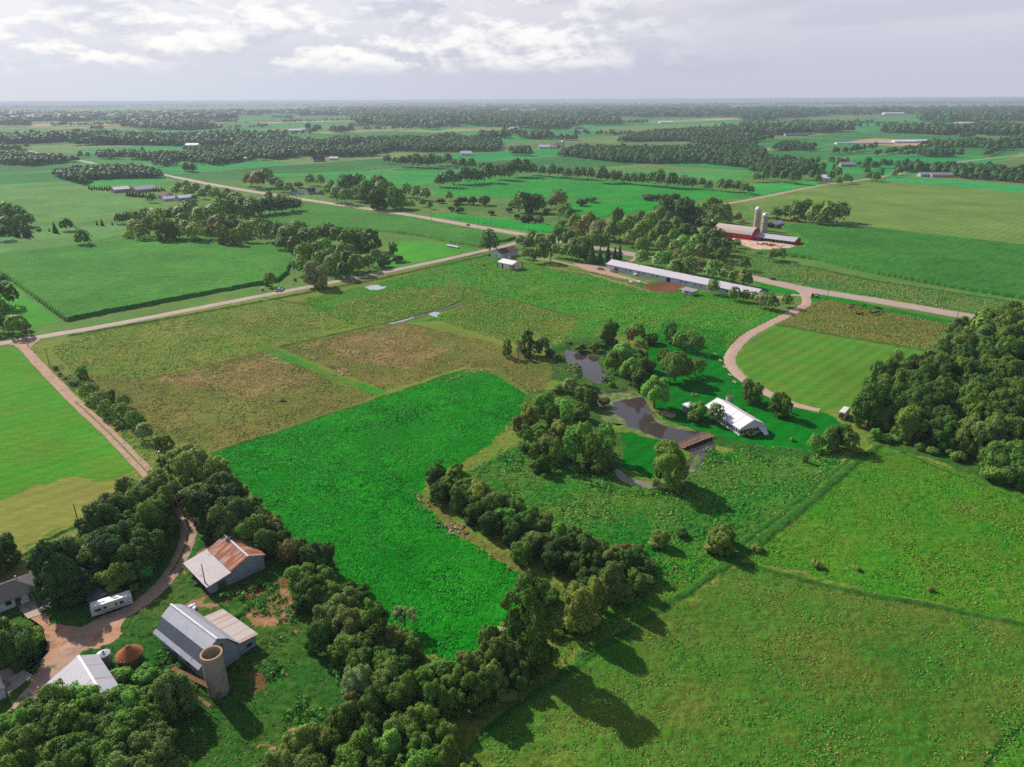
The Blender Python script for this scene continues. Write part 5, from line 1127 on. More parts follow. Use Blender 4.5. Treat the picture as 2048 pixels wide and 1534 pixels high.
for i, (px, py, lab) in enumerate(((923, 511, 'small road sign on the county road verge'), (588, 577, 'small road sign beside the white pickup'), (970, 443, 'white marker sign on the highway shoulder'))):
    A = gh(px, py); t = thing('road_sign', lab, 'sign', (A.x, A.y, 0), R_(45))
    MB().tube([(0, 0, -0.2), (0, 0, 3.0)], 0.05).build('post', galv, t); MB().box((0, 0, 2.6), (0.8, 0.05, 0.9)).build('panel', whitew if i == 2 else dark, t)
def wire(label, a, b, za, zb, sag=1.0, off=(0,)):
    A, B = gh(*a), gh(*b); A.z = za; B.z = zb; m = MB()
    for o_ in off:
        m.tube([A.lerp(B, q) + Vector((o_, o_, -sag * 4 * q * (1 - q))) for q in np.linspace(0, 1, 13)], 0.016, 4)
    return tag(m.build('power_line', mat('cable', srgb(110, 110, 110, 0.5), 0.6)), label, 'power line', 'power lines')
wire('power line from the road junction to the second drive pole', (57, 694), (100, 733), 8.4, 8.4, 0.7, (-0.7, 0.7))
wire('power line along the hedgerow to the transformer pole', (100, 733), (326, 950), 8.4, 9.4, 2.0, (-0.7, 0.7))
wire('power line from the transformer pole into the big trees', (326, 950), (414, 1184), 9.4, 8.0, 1.2)
def fence(label, pts, step=5.0, h=1.25, name='wire_fence'):
    L = gxy(pts); t = thing(name, label, 'fence', (L[0][0], L[0][1], 0)); o = L[0]
    ps = []
    for (x0, y0), (x1, y1) in zip(L[:-1], L[1:]):
        n = max(1, int(math.hypot(x1 - x0, y1 - y0) / step)); ps += [(x0 + (x1 - x0) * k / n - o[0], y0 + (y1 - y0) * k / n - o[1]) for k in range(n)]
    ps.append((L[-1][0] - o[0], L[-1][1] - o[1])); ps = ps[:90]
    for x, y in ps: MB().box((x, y, h / 2), (0.14, 0.14, h)).build('post', polew, t)
    m = MB()
    for z in (0.45, 0.8, 1.15): m.tube([(x, y, z) for x, y in ps], 0.02, 3)
    m.build('wires', mat('fence_wire', srgb(120, 116, 110, 0.5), 0.6), t); return t
fence('post and wire fence between the mown field and the cattle pasture', [(1550, 649), (1650, 667), (1885, 707)])
fence('post and wire fence along the left side of the curving drive', [(1600, 612), (1545, 640), (1495, 664), (1460, 695)])
fence('post and wire fence from the cattle pasture corner along the highway verge', [(1607, 615), (1652, 597), (1780, 624), (1905, 647)], 8)
fence('broken board fence before the rusty barn', [(392, 1142), (410, 1172), (420, 1196)], 2.2, 1.0, 'board_fence')

# ------------------------------------------------------------------ trees
def leaf_material(name, vcol=False):
    m = bpy.data.materials.new(name); m.use_nodes = True; t = NT(m.node_tree); t.n.clear()
    oi = t.add('ShaderNodeObjectInfo')
    if vcol: base = t.add('ShaderNodeAttribute', attribute_name='tint').outputs['Color']
    else:
        rr = t.lin(oi.outputs['Random'], 0, 1, 0.82, 1.18)
        base = t.mix(1.0, oi.outputs['Color'], rr, 'MULTIPLY')
        tone = t.add('ShaderNodeAttribute', attribute_name='tone').outputs['Fac']
        base = t.mix(1.0, base, tone, 'MULTIPLY')
    p = t.add('ShaderNodeBsdfPrincipled', {'Base Color': base, 'Roughness': 0.6, 'Specular IOR Level': 0.12})
    tl = t.add('ShaderNodeBsdfTranslucent', {'Color': t.mix(1.0, base, (1.25, 1.35, 0.5), 'MULTIPLY')})
    ms = t.add('ShaderNodeMixShader', {0: 0.20, 1: p.outputs[0], 2: tl.outputs[0]})
    t.add('ShaderNodeOutputMaterial', {'Surface': ms}); return m
leafm = leaf_material('leaves'); leafv = leaf_material('wood_leaves', True)
barkm = mat('bark', srgb(92, 80, 70, 0.5), 0.95, 0.25, 3.0)


def cards(P, N, size, aspect, r, tilt=0.0):
    """leaf sprays as bent kite quads at P facing N"""
    n = len(P); N = N / (np.linalg.norm(N, axis=1, keepdims=True) + 1e-9)
    up = r.normal(size=(n, 3))
    if tilt: up = up * (1 - tilt) + np.array([0, 0, -2.0]) * tilt
    T = up - (up * N).sum(1, keepdims=True) * N; T /= np.linalg.norm(T, axis=1, keepdims=True) + 1e-9
    B = np.cross(N, T); s = size[:, None]
    V = np.stack([P - T * s * aspect, P + B * s * 0.62 + N * s * 0.10, P + T * s * aspect, P - B * s * 0.62 + N * s * 0.10], 1).reshape(-1, 3)
    return V, np.arange(n * 4).reshape(n, 4)

def minor(M, r, n):
    out = list(M)
    for (x, y, z), R in M:
        for _ in range(n):
            d = r.normal(size=3) + np.array([x * 3.0, y * 3.0, 0.45]); d /= np.linalg.norm(d); q = R * r.uniform(0.75, 1.15)
            out.append(((x + d[0] * q, y + d[1] * q, z + d[2] * q * 0.9), R * r.uniform(0.28, 0.55)))
    return out
def crown_mesh(name, kind, seed, n_leaf, leaf):
    r = np.random.default_rng(seed); L = []      # lobes: centre, radius
    asp = 1.0
    if kind == 'round':
        fl = r.uniform(0.8, 1.2); ex, ey = r.uniform(0.85, 1.15, 2); M = []
        for k in range(15):
            th = k * 2.4 + r.uniform(-0.6, 0.6); ph = math.acos(np.clip(1 - 1.55 * (k + 0.5) / 15 + r.uniform(-0.2, 0.2), -0.75, 1)); q = r.uniform(0.55, 1.15)
            M.append(((math.sin(ph) * math.cos(th) * 0.29 * q * ex, math.sin(ph) * math.sin(th) * 0.29 * q * ey, 0.50 + math.cos(ph) * 0.30 * q * fl), r.uniform(0.11, 0.20)))
        for k in range(6):
            th = k * 1.05 + r.uniform(-0.4, 0.4); M.append(((math.cos(th) * 0.27 * r.uniform(0.6, 1.2), math.sin(th) * 0.27 * r.uniform(0.6, 1.2), r.uniform(0.14, 0.28)), r.uniform(0.10, 0.17)))
        L += minor(M, r, 7)
    elif kind == 'tall':
        M = []
        for k in range(20):
            z = 0.12 + 0.80 * (k + 0.5) / 20; w_ = 0.32 * math.sqrt(max(0.05, 1 - ((z - 0.46) / 0.52) ** 2)); th = k * 2.4 + r.uniform(-0.5, 0.5)
            M.append(((math.cos(th) * w_ * r.uniform(0.5, 1.1), math.sin(th) * w_ * r.uniform(0.5, 1.1), z + r.uniform(-0.03, 0.03)), r.uniform(0.09, 0.15)))
        L += minor(M, r, 6)
    elif kind == 'willow':
        for k in range(20):
            th = r.uniform(0, 6.283); ph = math.acos(r.uniform(-0.1, 1)); q = r.uniform(0.8, 1.05)
            L.append(((math.sin(ph) * math.cos(th) * 0.36 * q, math.sin(ph) * math.sin(th) * 0.36 * q, 0.52 + math.cos(ph) * 0.34 * q), r.uniform(0.12, 0.19)))
        L.append(((0, 0, 0.5), 0.26))
    elif kind == 'shrub':
        for k in range(13):
            th = r.uniform(0, 6.283); q = math.sqrt(r.uniform(0, 1)) * 0.36
            L.append(((math.cos(th) * q, math.sin(th) * q, 0.25 + 0.45 * r.uniform(0.3, 1) * (1 - q)), r.uniform(0.13, 0.24)))
    elif kind == 'airy':
        for k in range(26):
            th = r.uniform(0, 6.283); ph = math.acos(r.uniform(-0.5, 1)); q = r.uniform(0.5, 1.15)
            L.append(((math.sin(ph) * math.cos(th) * 0.36 * q, math.sin(ph) * math.sin(th) * 0.36 * q, 0.56 + math.cos(ph) * 0.36 * q), r.uniform(0.06, 0.13)))
    if kind == 'spruce':
        z = 0.04 + 0.94 * (1 - np.sqrt(r.uniform(0, 1, n_leaf))); tier = np.floor(z * 15) / 15 + 1 / 15 - z
        w_ = (1 - z) * 0.47 * (0.72 + 0.28 * np.clip(tier * 15, 0, 1)); th = r.uniform(0, 6.283, n_leaf); q = r.uniform(0.55, 1.05, n_leaf)
        w_ = w_ * (0.85 + 0.3 * vnoise(th * 3, z * 14, seed)); P = np.stack([np.cos(th) * w_ * q, np.sin(th) * w_ * q, z], 1)
        N = np.stack([np.cos(th), np.sin(th), 0.8 + 0 * z], 1) + r.normal(size=(n_leaf, 3)) * 0.35; tone = r.uniform(0.7, 1.25, n_leaf)
        V, Fq = cards(P, N, leaf * r.uniform(0.7, 1.3, n_leaf), 1.3, r, 0.3)
    else:
        c = np.array([a for a, b in L]); rd = np.array([b for a, b in L])
        k = r.choice(len(L), n_leaf, p=rd ** 1.7 / (rd ** 1.7).sum()); d = r.normal(size=(n_leaf, 3)); d /= np.linalg.norm(d, axis=1, keepdims=True)
        out = c[k] - np.array([0, 0, 0.45]); out /= np.linalg.norm(out, axis=1, keepdims=True) + 1e-6
        flip = (d * out).sum(1) < -0.25; d[flip] *= -1
        bumpy = 0.80 + 0.36 * vnoise(d[:, 0] * 2.6 + k * 7.1, d[:, 1] * 2.6 + d[:, 2] * 2.1, seed)
        P = c[k] + d * (rd[k] * bumpy * (1.12 - 0.5 * r.uniform(0, 1, n_leaf) ** 1.6))[:, None]
        ok = P[:, 2] > 0.03; P = P[ok]; d = d[ok]; k = k[ok]; n_ = len(P)
        if kind == 'willow': P[:, 2] -= r.uniform(0, 0.10, n_) * (P[:, 0] ** 2 + P[:, 1] ** 2) * 6
        N = d * 0.95 + out[ok] * 0.25 + r.normal(size=(n_, 3)) * 0.42 + np.array([0, 0, 0.12])
        tone = r.uniform(0.62, 1.42, len(L))[k] * 0.55 + r.uniform(0.7, 1.3, n_) * 0.45
        V, Fq = cards(P, N, leaf * r.uniform(0.6, 1.35, n_), 1.7 if kind == 'willow' else 1.0, r, 0.6 if kind == 'willow' else 0.0)
        z = None
    me = mesh_np(name, V, Fq, leafm, {'tone': ('FACE', 'FLOAT', tone)})
    return me, L

def trunk_mesh(kind, seed, L):
    r = np.random.default_rng(seed); m = MB()
    if kind == 'spruce': m.tube([(0, 0, -0.02), (0, 0, 0.95)], [0.022, 0.004], 7)
    elif kind == 'shrub':
        for k in range(5):
            c = L[k][0]; m.tube([(c[0] * 0.15, c[1] * 0.15, -0.02), (c[0] * 0.6, c[1] * 0.6, c[2] * 0.6), c], [0.022, 0.015, 0.005], 5)
    else:
        j = r.normal(size=(4, 2)) * 0.02
        m.tube([(0, 0, -0.02), (j[0, 0], j[0, 1], 0.15), (j[1, 0], j[1, 1], 0.38), (j[2, 0], j[2, 1], 0.72)], [0.040, 0.028, 0.022, 0.008], 8)
        for k in range(10 if kind == 'airy' else 7):
            c = L[k * 2 % len(L)][0]; z0 = min(0.55, 0.18 + 0.04 * k)
            m.tube([(0, 0, z0), (c[0] * 0.5, c[1] * 0.5, z0 + (c[2] - z0) * 0.6), c], [0.016, 0.010, 0.003], 5)
    me = bpy.data.meshes.new(kind + '_trunk'); me.from_pydata(m.v, [], m.f); me.materials.append(barkm); me.update(); return me

PROTO = {}
for kind, cnt, nl, lf in (('round', 8, 20000, 0.0195), ('tall', 4, 16000, 0.018), ('willow', 2, 12000, 0.022), ('shrub', 4, 5000, 0.038), ('airy', 3, 5200, 0.022), ('spruce', 2, 4200, 0.036)):
    PROTO[kind] = []
    for i in range(cnt):
        me, L = crown_mesh(kind + '_crown', kind, 100 + i * 7 + len(kind), nl, lf); PROTO[kind].append((me, trunk_mesh(kind, i, L)))
NAMES = {'round': 'broadleaf_tree', 'tall': 'poplar_tree', 'willow': 'willow_tree', 'shrub': 'shrub', 'airy': 'sparse_tree', 'spruce': 'spruce_tree'}
HF = {'round': 1.12, 'tall': 1.75, 'willow': 1.15, 'shrub': 0.85, 'airy': 1.4, 'spruce': 2.2}
LK = 1.22
TINT = {'dark': srgb(66, 96, 38, LK), 'mid': srgb(88, 117, 45, LK), 'light': srgb(98, 142, 58, LK), 'olive': srgb(98, 116, 56, LK), 'yellow': srgb(118, 132, 60, LK),
        'pale': srgb(126, 138, 92, LK), 'brown': srgb(104, 100, 56, LK), 'vivid': srgb(56, 140, 50, LK), 'deep': srgb(52, 82, 38, LK)}
ADJ = {'dark': 'dark green', 'mid': 'mid green', 'light': 'light green', 'olive': 'olive green', 'yellow': 'yellow green', 'pale': 'pale grey green', 'brown': 'brownish', 'vivid': 'vivid green', 'deep': 'blackish green'}
KW = {'round': 'leafy tree', 'tall': 'tall slim tree', 'willow': 'drooping tree', 'shrub': 'shrub', 'airy': 'thin sparse tree', 'spruce': 'spruce'}
TREES = 0
QUEUE = []
def plant(pos, wm, kind, tint, label, group=None, hf=None):
    QUEUE.append((wm / math.hypot(pos[0], pos[1]), (pos[0], pos[1]), wm, kind, tint, label, group, hf))
def plant_now(pos, wm, kind, tint, label, group=None, hf=None):
    global TREES
    TREES += 1; pm = PROTO[kind]; me, tm = pm[random.randrange(len(pm))]
    t = bpy.data.objects.new(NAMES[kind], None); C.objects.link(t); t.location = (pos[0], pos[1], -0.05); t.empty_display_size = 0.5
    h = wm * (hf or HF[kind]) * random.uniform(0.84, 1.16); t.rotation_euler.z = random.uniform(0, 6.28); t.scale = (wm * 1.06, wm * 1.06, h)
    tag(t, label, 'shrub' if kind == 'shrub' else 'tree', group)
    cr = bpy.data.objects.new('crown', me); C.objects.link(cr); cr.parent = t
    tc_ = np.array(TINT[tint]) * random.uniform(0.88, 1.12); tc_[0] *= random.uniform(0.85, 1.12); cr.color = (*tc_, 1)
    tr_ = bpy.data.objects.new('trunk', tm); C.objects.link(tr_); tr_.parent = t
    return t
def at_crown(cx, cy, wpx, kind, hf=None):
    """ground point and width (m) of a tree whose crown centre shows at (cx, cy) with width wpx"""
    p = gh(cx, cy, 5.0)
    for _ in range(4):
        wm = wpx * depth(p) / F; p = gh(cx, cy, wm * (hf or HF[kind]) * (0.52 if kind != 'shrub' else 0.4))
    return p, wm
ORD = 'first second third fourth fifth sixth seventh eighth ninth tenth eleventh twelfth thirteenth fourteenth fifteenth sixteenth seventeenth eighteenth nineteenth twentieth'.split()
def ordinal(i):
    if i < 20: return ORD[i]
    tens = {2: 'twenty', 3: 'thirty', 4: 'forty', 5: 'fifty', 6: 'sixty'}; a, b = divmod(i + 1, 10)
    return (tens[a] + '-' + ORD[b - 1]) if b else {'twenty': 'twentieth'}.get(tens[a], tens[a][:-1] + 'ieth')
DK = {'r': 'round', 't': 'tall', 'w': 'willow', 's': 'shrub', 'a': 'airy', 'p': 'spruce'}
DT = {'d': 'dark', 'm': 'mid', 'l': 'light', 'o': 'olive', 'y': 'yellow', 'g': 'pale', 'b': 'brown', 'v': 'vivid', 'k': 'deep'}
def stand(group, where, data, axis=(1, 0), wk=1.0, hk=1.0):
    """data: 'x y w kt' entries; trees get an ordinal within their kind and colour along axis"""
    rows = []
    for e in data.split(','):
        q = e.split(); kt = q[3] if len(q) > 3 else 'rm'
        rows.append((float(q[0]), float(q[1]), float(q[2]) * wk, DK[kt[0]], DT[kt[1]], float(q[4]) if len(q) > 4 else None))
    rows.sort(key=lambda e: e[0] * axis[0] + e[1] * axis[1]); seen = {}
    for x, y, wpx, kind, tint, hf in rows:
        if hk != 1.0 and kind != 'shrub': hf = (hf or HF[kind]) * hk
        key = ADJ[tint] + ' ' + KW[kind]; i = seen.get(key, 0); seen[key] = i + 1
        p, wm = at_crown(x, y, wpx, kind, hf)
        plant(p, wm, kind, tint, '%s %s %s' % (ordinal(i), key, where), group, hf)

stand('trees behind the machine shed', 'from the left in the corner clump below the machine shed', '30 1450 95 rm,75 1431 85 rd,122 1411 88 rm,170 1398 80 rl,215 1416 90 rm,255 1411 80 rl,45 1500 100 rm,100 1460 95 rd,150 1450 95 rm,205 1455 95 rd,262 1445 90 rm,300 1436 70 rm,90 1515 100 rm,160 1510 100 rd,230 1505 105 rm,300 1490 95 ro,20 1545 95 rm,130 1560 100 rm,260 1560 100 ro,330 1540 80 sm,285 1352 44 sl,300 1395 50 sm,240 1352 40 sl')
stand('trees by the dirt yard', 'left of the dirt yard', '22 1290 80 rd,55 1278 50 sm,-15 1270 80 rm,2 1102 62 rd,-20 1120 60 rd')
stand('brown tree', 'with hay elevators sticking out, near the silo', '342 1386 84 ro,352 1338 34 sm')
stand('grove inside the drive bend', 'in the grove inside the drive bend', '104 1135 96 rk 1.5,162 1105 96 ro,150 1165 78 rk,200 1050 88 rd,232 1018 80 rd,262 1000 70 rm,205 1105 90 rk,250 1070 92 rd,292 1040 76 rm,322 1010 62 rm,268 1115 76 rd,300 1085 60 rm,232 1150 70 rm,280 1140 52 sv,315 965 62 ro,285 985 60 ro,340 985 46 ro,250 965 40 ro,185 1150 60 rk,330 1040 46 rm')
stand('trees right of the drive', 'between the drive and the rusty barn', '385 935 76 ry,425 945 70 ry,455 975 76 rd,405 985 70 ro,440 1010 80 rk,470 1030 76 rd,500 1010 50 rd,455 1050 66 ro,492 1060 66 rl,520 1035 46 rd,543 1052 46 ab,528 1085 52 rd,560 1075 44 rd,575 1095 44 rb,420 1040 60 rk,385 990 40 rm,505 1090 40 sm', wk=1.1)
stand('hedgerow along the gravel drive', 'from the road end of the drive hedgerow', '109 736 11 sd,120 749 9 sd,164 744 26 tm 1.0,150 764 18 sg,178 783 33 rm,200 800 33 ro,222 794 24 tm 1.1,212 818 30 rm,247 802 26 rm,240 825 32 rm,238 846 27 so,268 838 32 rm,288 862 34 ro,280 845 24 rm,318 885 22 td 1.3,336 888 26 to 1.3,352 912 34 rm,372 905 34 ro,345 935 26 sm,326 920 20 sm,130 757 8 sd', (0.4, 1))
stand('trees between barnyard and hay field', 'from the rusty barn along the barnyard tree belt', '585 1105 44 rb,600 1095 40 rm,640 1115 66 rd,600 1150 66 rm,622 1180 64 rd,650 1155 50 rm,660 1190 46 rm,605 1200 44 rk,690 1180 36 sd,720 1185 40 sd,690 1212 70 ro,655 1235 72 ro,700 1250 76 ro,745 1225 50 am,760 1250 66 ad,808 1232 50 ag,640 1270 60 rd,690 1290 70 rm,745 1285 70 rd,790 1275 66 ro,825 1290 56 rm,720 1325 60 rm,770 1325 60 rm,800 1330 50 rd', (1, 1.2))
stand('wood at the bottom edge', 'counting left to right in the bottom wood', '715 1375 70 rg,770 1365 74 ro,700 1420 60 ab,745 1415 76 rd,800 1395 76 rm,845 1370 56 rm,860 1345 40 sm,690 1450 70 rm,735 1465 80 rd,790 1455 78 ro,840 1435 70 rm,870 1400 60 rm,600 1505 80 ro,640 1490 70 ro,665 1500 70 rd,720 1515 80 rm,775 1505 76 rl,835 1490 76 rm,880 1465 60 rm,560 1535 70 ro,620 1545 80 ro,690 1555 80 rm,760 1555 80 rd,830 1545 80 rl,885 1525 70 rm,930 1535 50 sm,520 1545 40 sm', hk=1.2)
stand('trees at the tip of the hay field', 'counting left to right around the hay field tip', '885 1345 50 sm,915 1360 60 rm,940 1330 66 ro,955 1375 70 rm,985 1350 60 ro,1000 1310 60 ro,905 1395 50 rm,980 1280 50 ro,1012 1265 50 sg,1060 1240 112 td 1.25,1030 1300 60 ro,1085 1305 54 rd,1040 1345 46 rd,1055 1190 60 tm 0.9,1160 1215 72 ry,1120 1250 50 sy,1190 1190 56 ry,1222 1165 56 ro,1180 1240 50 sy,1100 1190 46 sm,1010 1385 40 so', hk=1.35)
stand('tree belt beside the hay field', 'from the far end of the hay field belt', '872 950 40 rd,895 965 46 rm,880 985 38 rk,915 955 36 tm 1.4,935 975 52 rm,920 1000 44 rd,960 990 54 ry,950 1020 46 rd,985 1010 54 rm,1010 1005 50 ro,985 1040 48 rd,1012 1035 46 rl,1035 1020 40 tm 1.4,1055 1045 56 rd,1030 1065 48 rd,1082 1050 52 ro,1062 1080 50 ro,1045 1100 46 rm,1095 1085 54 rd,1118 1070 42 tl 1.4,1135 1095 54 rd,1110 1115 48 rk,1150 1075 40 to 1.4,1168 1095 50 rd,1150 1125 48 rd,1180 1120 50 ad,1195 1095 44 rm,1200 1140 46 rk,1222 1115 42 ry,1245 1100 34 sb,1258 1122 42 rd,1238 1145 44 rd,1275 1105 40 ro,1290 1130 42 rd,1270 1160 46 rm,1215 1165 40 rd,1175 1155 44 rd,1245 1180 44 ro,1295 1160 36 so', (1, 1.3), 1.08)
stand('lone meadow trees', 'along the meadow ditch', '1322 1072 40 ry,1310 1085 30 sy,1362 1066 24 sd,1440 1078 54 ry,1430 1095 40 sy,1455 1068 34 ry,1511 1094 24 sy,1633 1127 22 sy,1714 1137 14 sy')
stand('trees on the left bank of the pond', 'on the left bank of the pond', '1042 845 38 ro,1060 830 40 ry,1082 808 38 rl,1050 872 36 am,1078 858 42 rm,1104 830 36 tm 1.5,1098 800 28 tl 1.5,1125 808 42 rl,1118 850 42 ry,1095 885 46 ro,1070 900 30 to 1.5,1132 840 34 tl 1.5,1148 865 42 rl,1112 905 38 tm 1.5,1085 925 38 rd,1140 895 40 tl 1.6,1168 880 50 tl 1.45,1185 905 42 tm 1.6,1212 885 48 tl 1.4,1200 925 40 rm,1172 938 30 sd,1180 795 34 rm,1160 785 24 to 1.5,1140 770 30 ro,1120 775 28 sm,1150 742 38 ag 1.4,1165 820 34 rm,1215 920 34 rm,1045 895 24 sm,1065 930 24 sm')
stand('cottonwood by the bridge', 'standing alone by the bridge', '1342 928 84 rm 1.15')
stand('trees between the two ponds', 'between pasture, stream and tent lawn', '1015 697 22 tm 1.7,1036 695 20 ag 2.0,1056 686 30 td 1.6,1070 697 30 rd,1086 693 30 rd,1052 706 24 sd,1098 706 22 sd,1116 716 18 sm,1137 684 14 sm,1218 668 42 rd 1.25,1164 696 26 sm,1186 694 28 sm,1205 690 20 sm,1258 668 28 ab,1275 664 32 rm,1298 676 32 sd,1342 664 28 tm 1.6,1360 682 30 rm,1392 688 32 rd,1378 676 22 rm,1250 706 50 wl,1232 722 40 wm,1276 714 44 rm,1290 732 42 rm,1262 742 40 wl,1280 758 38 rm,1352 728 60 wm,1330 712 36 rm,1396 734 30 rm,1378 742 24 rm,1310 786 54 wl,1208 756 14 sl,1222 768 16 sm,1206 804 22 sb')
stand('trees around the white tent', 'around the white tent', '1398 816 34 wl,1388 830 26 wm,1432 828 34 rd,1503 781 44 rm,1563 808 44 rm,1502 867 22 sy,1583 878 10 sl,1630 886 28 rm,1612 916 14 tm 1.4,1645 906 14 sm,1680 866 50 rd,1660 880 36 rd,1700 884 36 rd,1668 896 24 sb')
stand('shrubs before the right wood', 'along the foot of the right hand wood', '1752 868 24 tl 1.2,1770 878 22 sl,1790 876 22 sl,1808 884 18 sm,1838 893 24 sm,1866 902 22 sm,1900 905 26 sm,1920 915 30 sm,2005 915 80 rm,2040 930 80 rd,2000 945 60 sm,1912 652 28 rd,1926 648 26 rd,1895 660 22 sm,1980 622 14 sd')
stand('row behind the long barn', 'in the row behind the long barn', '1286 513 25 rm,1322 520 28 rl,1340 520 26 rl,1362 524 32 rg,1378 532 26 rm,1350 534 24 rm,1400 534 26 ro,1426 538 30 rl,1455 547 24 rm,1468 555 20 rm,1488 553 28 ro,1492 562 20 rm,1490 528 19 rd', wk=1.22)
stand('row before the long barn', 'in the row at the near end of the long barn', '1427 574 26 rm 1.1,1470 588 24 rm,1490 592 20 rd,1506 594 20 rm,1524 600 28 rg,1542 603 30 rd,1574 600 26 rm')
stand('lone bushes in the weedy strip', 'at the corn edge by the red farm', '1545 510 22 rm,1560 508 22 rm')
stand('trees around the roadside houses', 'around the roadside house and garage', '978 486 34 rd 1.3,1052 508 20 rm 1.0,1066 514 18 am,1088 506 36 rd 1.0,1112 502 22 ro,1042 484 22 rm,1058 488 24 rd,1080 482 26 rm,1100 486 24 rd,1064 476 24 rm,1130 503 24 rm,1148 506 26 rd,1168 504 26 rd,1184 502 22 pd,1200 506 18 pd,1216 506 16 pk,1230 506 15 pk,1240 504 14 pk')
stand('roadside wood before the red farm', 'in the roadside wood before the red farm', '1120 470 30 rd,1138 480 26 rd,1152 492 26 rd,1170 490 34 rm,1188 480 30 rm,1160 462 30 rb,1150 448 26 rm,1178 448 28 rb,1200 456 30 rb,1222 462 28 ro,1236 432 24 to 1.8,1206 486 22 rm,1240 462 28 rm,1258 452 26 rm,1262 475 26 ro,1284 465 30 rm,1300 448 30 rm,1280 440 24 rm,1306 478 28 rm,1284 490 22 rm,1328 462 30 rd,1325 490 24 rm,1346 476 28 rm,1350 498 24 ro,1352 450 24 rm,1374 458 34 rm,1368 486 26 rl,1392 490 28 rl,1380 505 24 rl,1402 506 26 ro,1414 488 28 rd,1432 476 30 rd,1428 498 26 rd,1450 490 28 rd,1445 508 24 rd,1410 470 22 rm,1474 486 14 rm,1448 456 18 rm', wk=1.22)
stand('trees behind the red farm', 'in the trees behind the red farm', '1330 418 30 rd,1348 424 24 rd,1372 420 38 rk,1392 428 26 rd,1412 420 30 rm,1426 432 26 rm,1446 426 30 rm,1456 438 18 rm,1436 440 18 rl,1476 434 14 rb,1320 436 26 rm,1335 442 22 rm', wk=1.22)
stand('round grove right of the silos', 'in the round grove right of the silos', '1553 426 18 rd,1572 426 20 rd,1594 424 26 rd,1612 418 28 rd,1606 432 18 rd,1632 428 30 rm,1650 424 28 rm,1662 430 32 rm,1682 426 26 rm,1644 438 22 rm', wk=1.22)
stand('bushes in the rough above the highway', 'in the rough ground above the highway', '1130 424 24 rm,1140 432 18 rd,1118 400 26 rb,1104 404 18 rd,1045 404 30 rd,1062 402 32 rd,1078 408 24 rd,1028 408 16 sb,981 425 12 sd,1017 420 12 sd,1056 438 22 sd,1080 440 18 sm,1034 434 11 sd,1096 422 13 sm,1122 446 15 sm,1182 398 18 sm,1165 404 20 sd,1300 394 18 sd,1316 394 18 sd,1332 395 18 sd,1348 396 16 sd,1290 394 12 sd,1425 402 16 sb,1440 404 12 sb,967 402 20 sd,947 402 18 sd,922 400 20 sd,898 392 13 rm,883 401 14 sb,912 410 10 sd,902 417 11 sd,919 420 13 sd', wk=1.22)
stand('trees across the highway', 'in the roadside trees across the highway', '498 358 20 rb,514 358 26 rb,532 356 26 rm,550 364 18 rm,560 372 16 rm,577 375 16 rm,620 360 15 rm,640 361 16 rm,662 365 11 rm,597 369 16 sm,658 380 18 rm,674 388 24 rm,694 372 30 rd,716 366 28 rd,712 388 20 ro,734 380 34 rm,758 368 32 rm,764 382 28 rm,754 396 32 rd,692 394 22 rm,790 394 32 rl,812 380 20 rm,832 386 18 rm,850 388 18 rm,807 408 14 rl,822 408 13 rl,845 406 11 rd,860 411 10 rd,780 376 18 rm', wk=1.22)
stand('clump before the highway', 'in the dark clump before the highway', '486 412 26 rd,504 416 26 rd,522 414 26 rd,540 412 26 rd,556 412 24 rd,572 410 24 rd,588 408 22 rd,560 402 20 rm,538 400 16 tm,601 402 6 pd,470 398 26 rm,478 408 24 rm,455 390 18 rm,430 388 18 rm,448 396 14 sm,416 380 14 rm', wk=1.22)
stand('long wood between the corn fields', 'counting left to right in the long wood', '238 437 16 rd,254 436 16 rd,272 436 18 rm,290 434 22 ro,312 438 26 ry,323 425 9 pd,294 452 28 rd,268 458 22 ry,282 465 24 ro,256 470 14 ry,330 458 36 rm,348 464 24 rm,372 460 30 ry,392 466 26 ry,340 428 22 rd,360 428 24 rm,382 424 28 rm,366 444 24 rm,402 442 30 rm,428 430 30 rm,452 422 30 rd,474 426 26 rm,484 414 26 rd,506 422 28 rd,465 450 32 ro,446 468 24 to 1.5,470 474 22 ty 1.4,494 464 30 rm,515 452 26 rm,438 452 30 rb,420 466 18 ab,535 464 26 rd,556 468 28 rd,576 472 28 rm,596 466 28 rm,614 474 26 rd,632 472 28 rm,656 470 28 rd,676 472 28 rm,698 477 30 rm,720 477 30 tm 1.0,742 480 36 td 1.0,566 486 24 rd,590 490 24 rd,606 506 28 rm,628 500 30 rm,647 499 28 rl,658 517 28 rm,640 522 28 rm,602 530 28 rm,632 546 38 rg,668 530 28 rm,684 507 28 rm,702 503 24 rm,698 522 28 rd,688 540 26 rd,714 530 26 rm,734 525 22 rm,750 517 22 rm,768 512 18 so,786 502 18 am,768 525 18 sd,794 516 18 sd', (1, 0), 1.28)
stand('bushes by the county road', 'by the county road end of the corn', '541 560 25 rm,591 559 9 sm,535 566 14 sm')
stand('trees at the left edge', 'at the left edge beside the corn', '3 560 22 rd,10 590 34 rd,2 620 30 rd,34 648 34 rm,52 652 22 sm,18 652 20 rm,-10 645 30 rd,8 428 36 rm,34 432 30 rm,56 440 20 rm,10 448 28 rm,40 446 22 rm,-8 440 30 rd,8 465 24 rd,31 460 11 pd,48 460 12 pd,56 460 10 pd,108 452 11 pd,132 449 20 rd,193 444.5 5 pd,203 443 7 pd,98 459 4 pd,150 453 3 pd,224 446 4 pd,78 460 8 sd,165 477 24 rd', wk=1.22)
